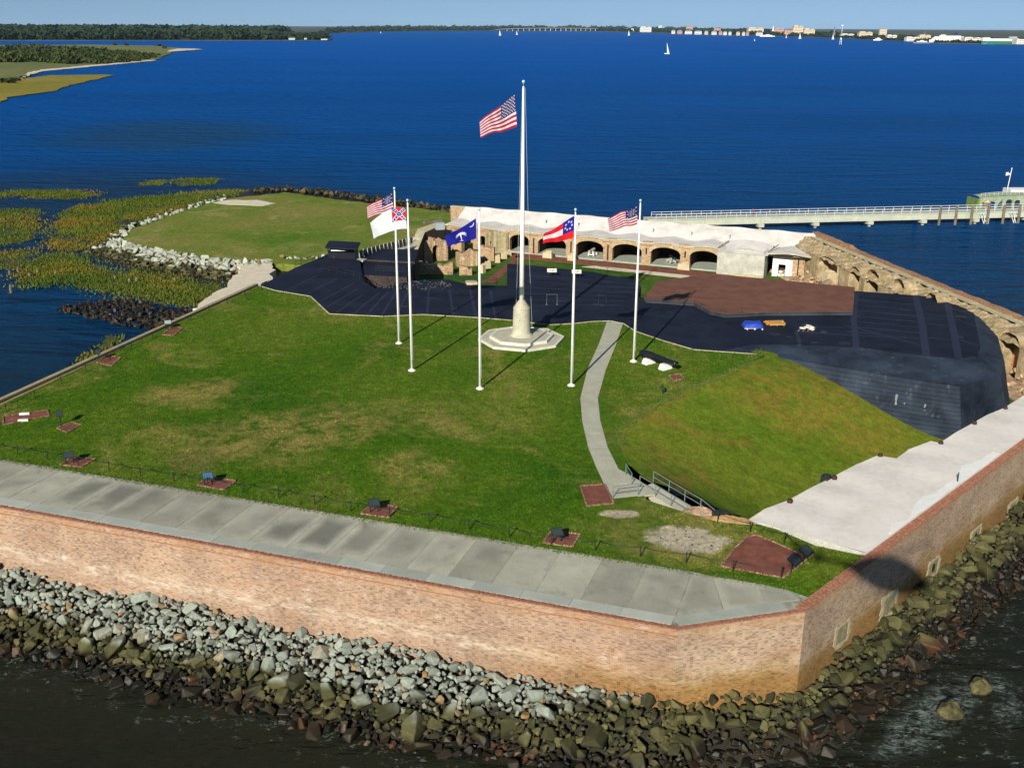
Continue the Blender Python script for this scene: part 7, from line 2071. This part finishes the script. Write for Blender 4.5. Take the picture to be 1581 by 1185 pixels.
# ships and boats
def ship(x0, x1, yt, yb, label, hullm, top, funnel=None, hullf=.42, name='ship'):
    c = at((x0 + x1) / 2, yb, 0); m_ = FPX / c.y; L, h = (x1 - x0) / m_, (yb - yt) / m_; b0 = L * .14
    root = thing(name, c, label, 'ship')
    prof = [(-L / 2, b0 * .5), (-L * .38, 0), (L * .44, 0), (L / 2, b0 * .15), (L / 2, b0 * .85), (L * .44, b0), (-L * .38, b0)]
    mb = MB(); mb.prism([(c.x + x, c.y + y) for x, y in prof], -1, h * hullf); part('hull', mb, hullm, root)
    z = h * hullf
    for k, (l0, l1, hh) in enumerate(top):
        mb = MB(); mb.box((c.x + L * (l0 + l1) / 2, c.y + b0 / 2, z + h * hh / 2), (L * (l1 - l0), b0 * (.9 - .1 * k), h * hh), 0); part('superstructure', mb, M['white'], root)
        if hh > .08:
            for j in (.35, .7):
                mb = MB(); mb.box((c.x + L * (l0 + l1) / 2, c.y + b0 * .05 + .04 * k * b0, z + h * hh * j), (L * (l1 - l0) * .94, .6, h * hh * .1)); part('window_band', mb, M['far_win'], root)
        z += h * hh
    if funnel:
        mb = MB(); mb.prism([(c.x + L * funnel[0], c.y + b0 * .3), (c.x + L * funnel[1], c.y + b0 * .3), (c.x + L * funnel[1], c.y + b0 * .7), (c.x + L * funnel[0], c.y + b0 * .7)], z - h * .1, z + h * .22, inset=L * .01); part('funnel', mb, M['navy_hull'], root)
ship(1437, 1489, 54, 66.6, 'white cruise ship with a dark funnel docked at the right', M['white'], [(-.42, .48, .22), (-.36, .44, .14), (-.22, .36, .10), (-.18, -.06, .12)], (.20, .28), .36, 'cruise_ship')
ship(1518, 1571, 58, 69, 'ferry-like car carrier with green lower hull and white upper decks', M['green_hull'], [(-.5, .5, .30), (-.48, -.30, .14), (.25, .45, .08)], None, .45, 'car_carrier')
ship(1411, 1436, 62.5, 67.4, 'low dark barge with pale deckhouse lying before the cruise ship', M['far_roof'], [(-.3, .3, .3), (-.1, .1, .25)], None, .4, 'barge')
ship(1174, 1196, 53.5, 56.8, 'long white motor yacht moored at the city front', M['white'], [(-.3, .3, .35), (-.1, .15, .25)], None, .35, 'yacht')
ship(1349, 1362, 58.5, 62.8, 'white motor yacht in front of the square beige tower', M['white'], [(-.3, .3, .35), (-.1, .15, .25)], None, .35, 'yacht')
def sailboat(x, yt, yb, label, lean=0.06, two=True):
    c = at(x, yb, 0); m_ = FPX / c.y; h = (yb - yt) / m_; L = h * .5
    root = thing('sailboat', c, label, 'sailboat', 'sailing boats in the harbour')
    mb = MB(); mb.prism([(c.x - L / 2, c.y + L * .06), (c.x - L * .3, c.y - L * .1), (c.x + L * .42, c.y - L * .1), (c.x + L * .5, c.y + L * .1), (c.x - L * .3, c.y + L * .22)], -.4, h * .06, inset=-.1); part('hull', mb, M['white'], root)
    mb = MB(); mb.tube([(c.x, c.y, 0), (c.x - lean * h, c.y, h)], h * .008, 5); part('mast', mb, M['white_rail'], root)
    mb = MB(); mb.grid(lambda u, v: (c.x - lean * h * v + u * (1 - v) * L * .42, c.y - .06 * h * math.sin(3.14 * u) * (1 - v), h * (.09 + .9 * v)), 6, 10); part('mainsail', mb, FWW, root, True)
    if two:
        mb = MB(); mb.grid(lambda u, v: (c.x - lean * h * v - u * (1 - v) * L * .38, c.y - .06 * h * math.sin(3.14 * u) * (1 - v), h * (.08 + .8 * v)), 6, 10); part('jib', mb, FWW, root, True)
for x, yt, yb, lab in ((1030, 67.5, 83.5, 'white sailboat alone on open water, the nearest of all'), (772, 47, 55, 'small white sailboat left of a pair below the bridge'), (798, 48, 54, 'small white sailboat right of the pair below the bridge'),
                       (971, 47.5, 55, 'small white sailboat off the left end of the city'), (1235, 51, 60, 'white sailboat before the tall cream hotel'), (1286, 53, 61, 'white sailboat at the foot of the dark steeple'), (1165, 60, 63.5, 'tiny white sail on the water before the city'),
                       (588, 48.5, 51.5, 'tiny white sail near the left of the bridge'), (1214, 54, 58.8, 'small white sailboat before the pink block'), (1402, 60, 63.5, 'tiny sail left of the barge')):
    sailboat(x, yt, yb, lab, two=x not in (1030,))

# ------------------------------------------------------------------ air
hm = bpy.data.materials.new('sea_haze'); hm.use_nodes = True
hn = hm.node_tree; hn.nodes.remove(hn.nodes['Principled BSDF'])
pv = hn.nodes.new('ShaderNodeVolumePrincipled')
pv.inputs['Color'].default_value = (0.50, 0.74, 1.0, 1)
pv.inputs['Density'].default_value = 1.1e-5
pv.inputs['Anisotropy'].default_value = 0.0
hn.links.new(pv.outputs[0], hn.nodes['Material Output'].inputs['Volume'])
mb = MB(); mb.box((0, 15500, 57.5), (70000, 39000, 120.0))
hz = bpy.data.objects.new('haze', mb.mesh('haze', hm)); link(hz); tag(hz, kind='stuff')
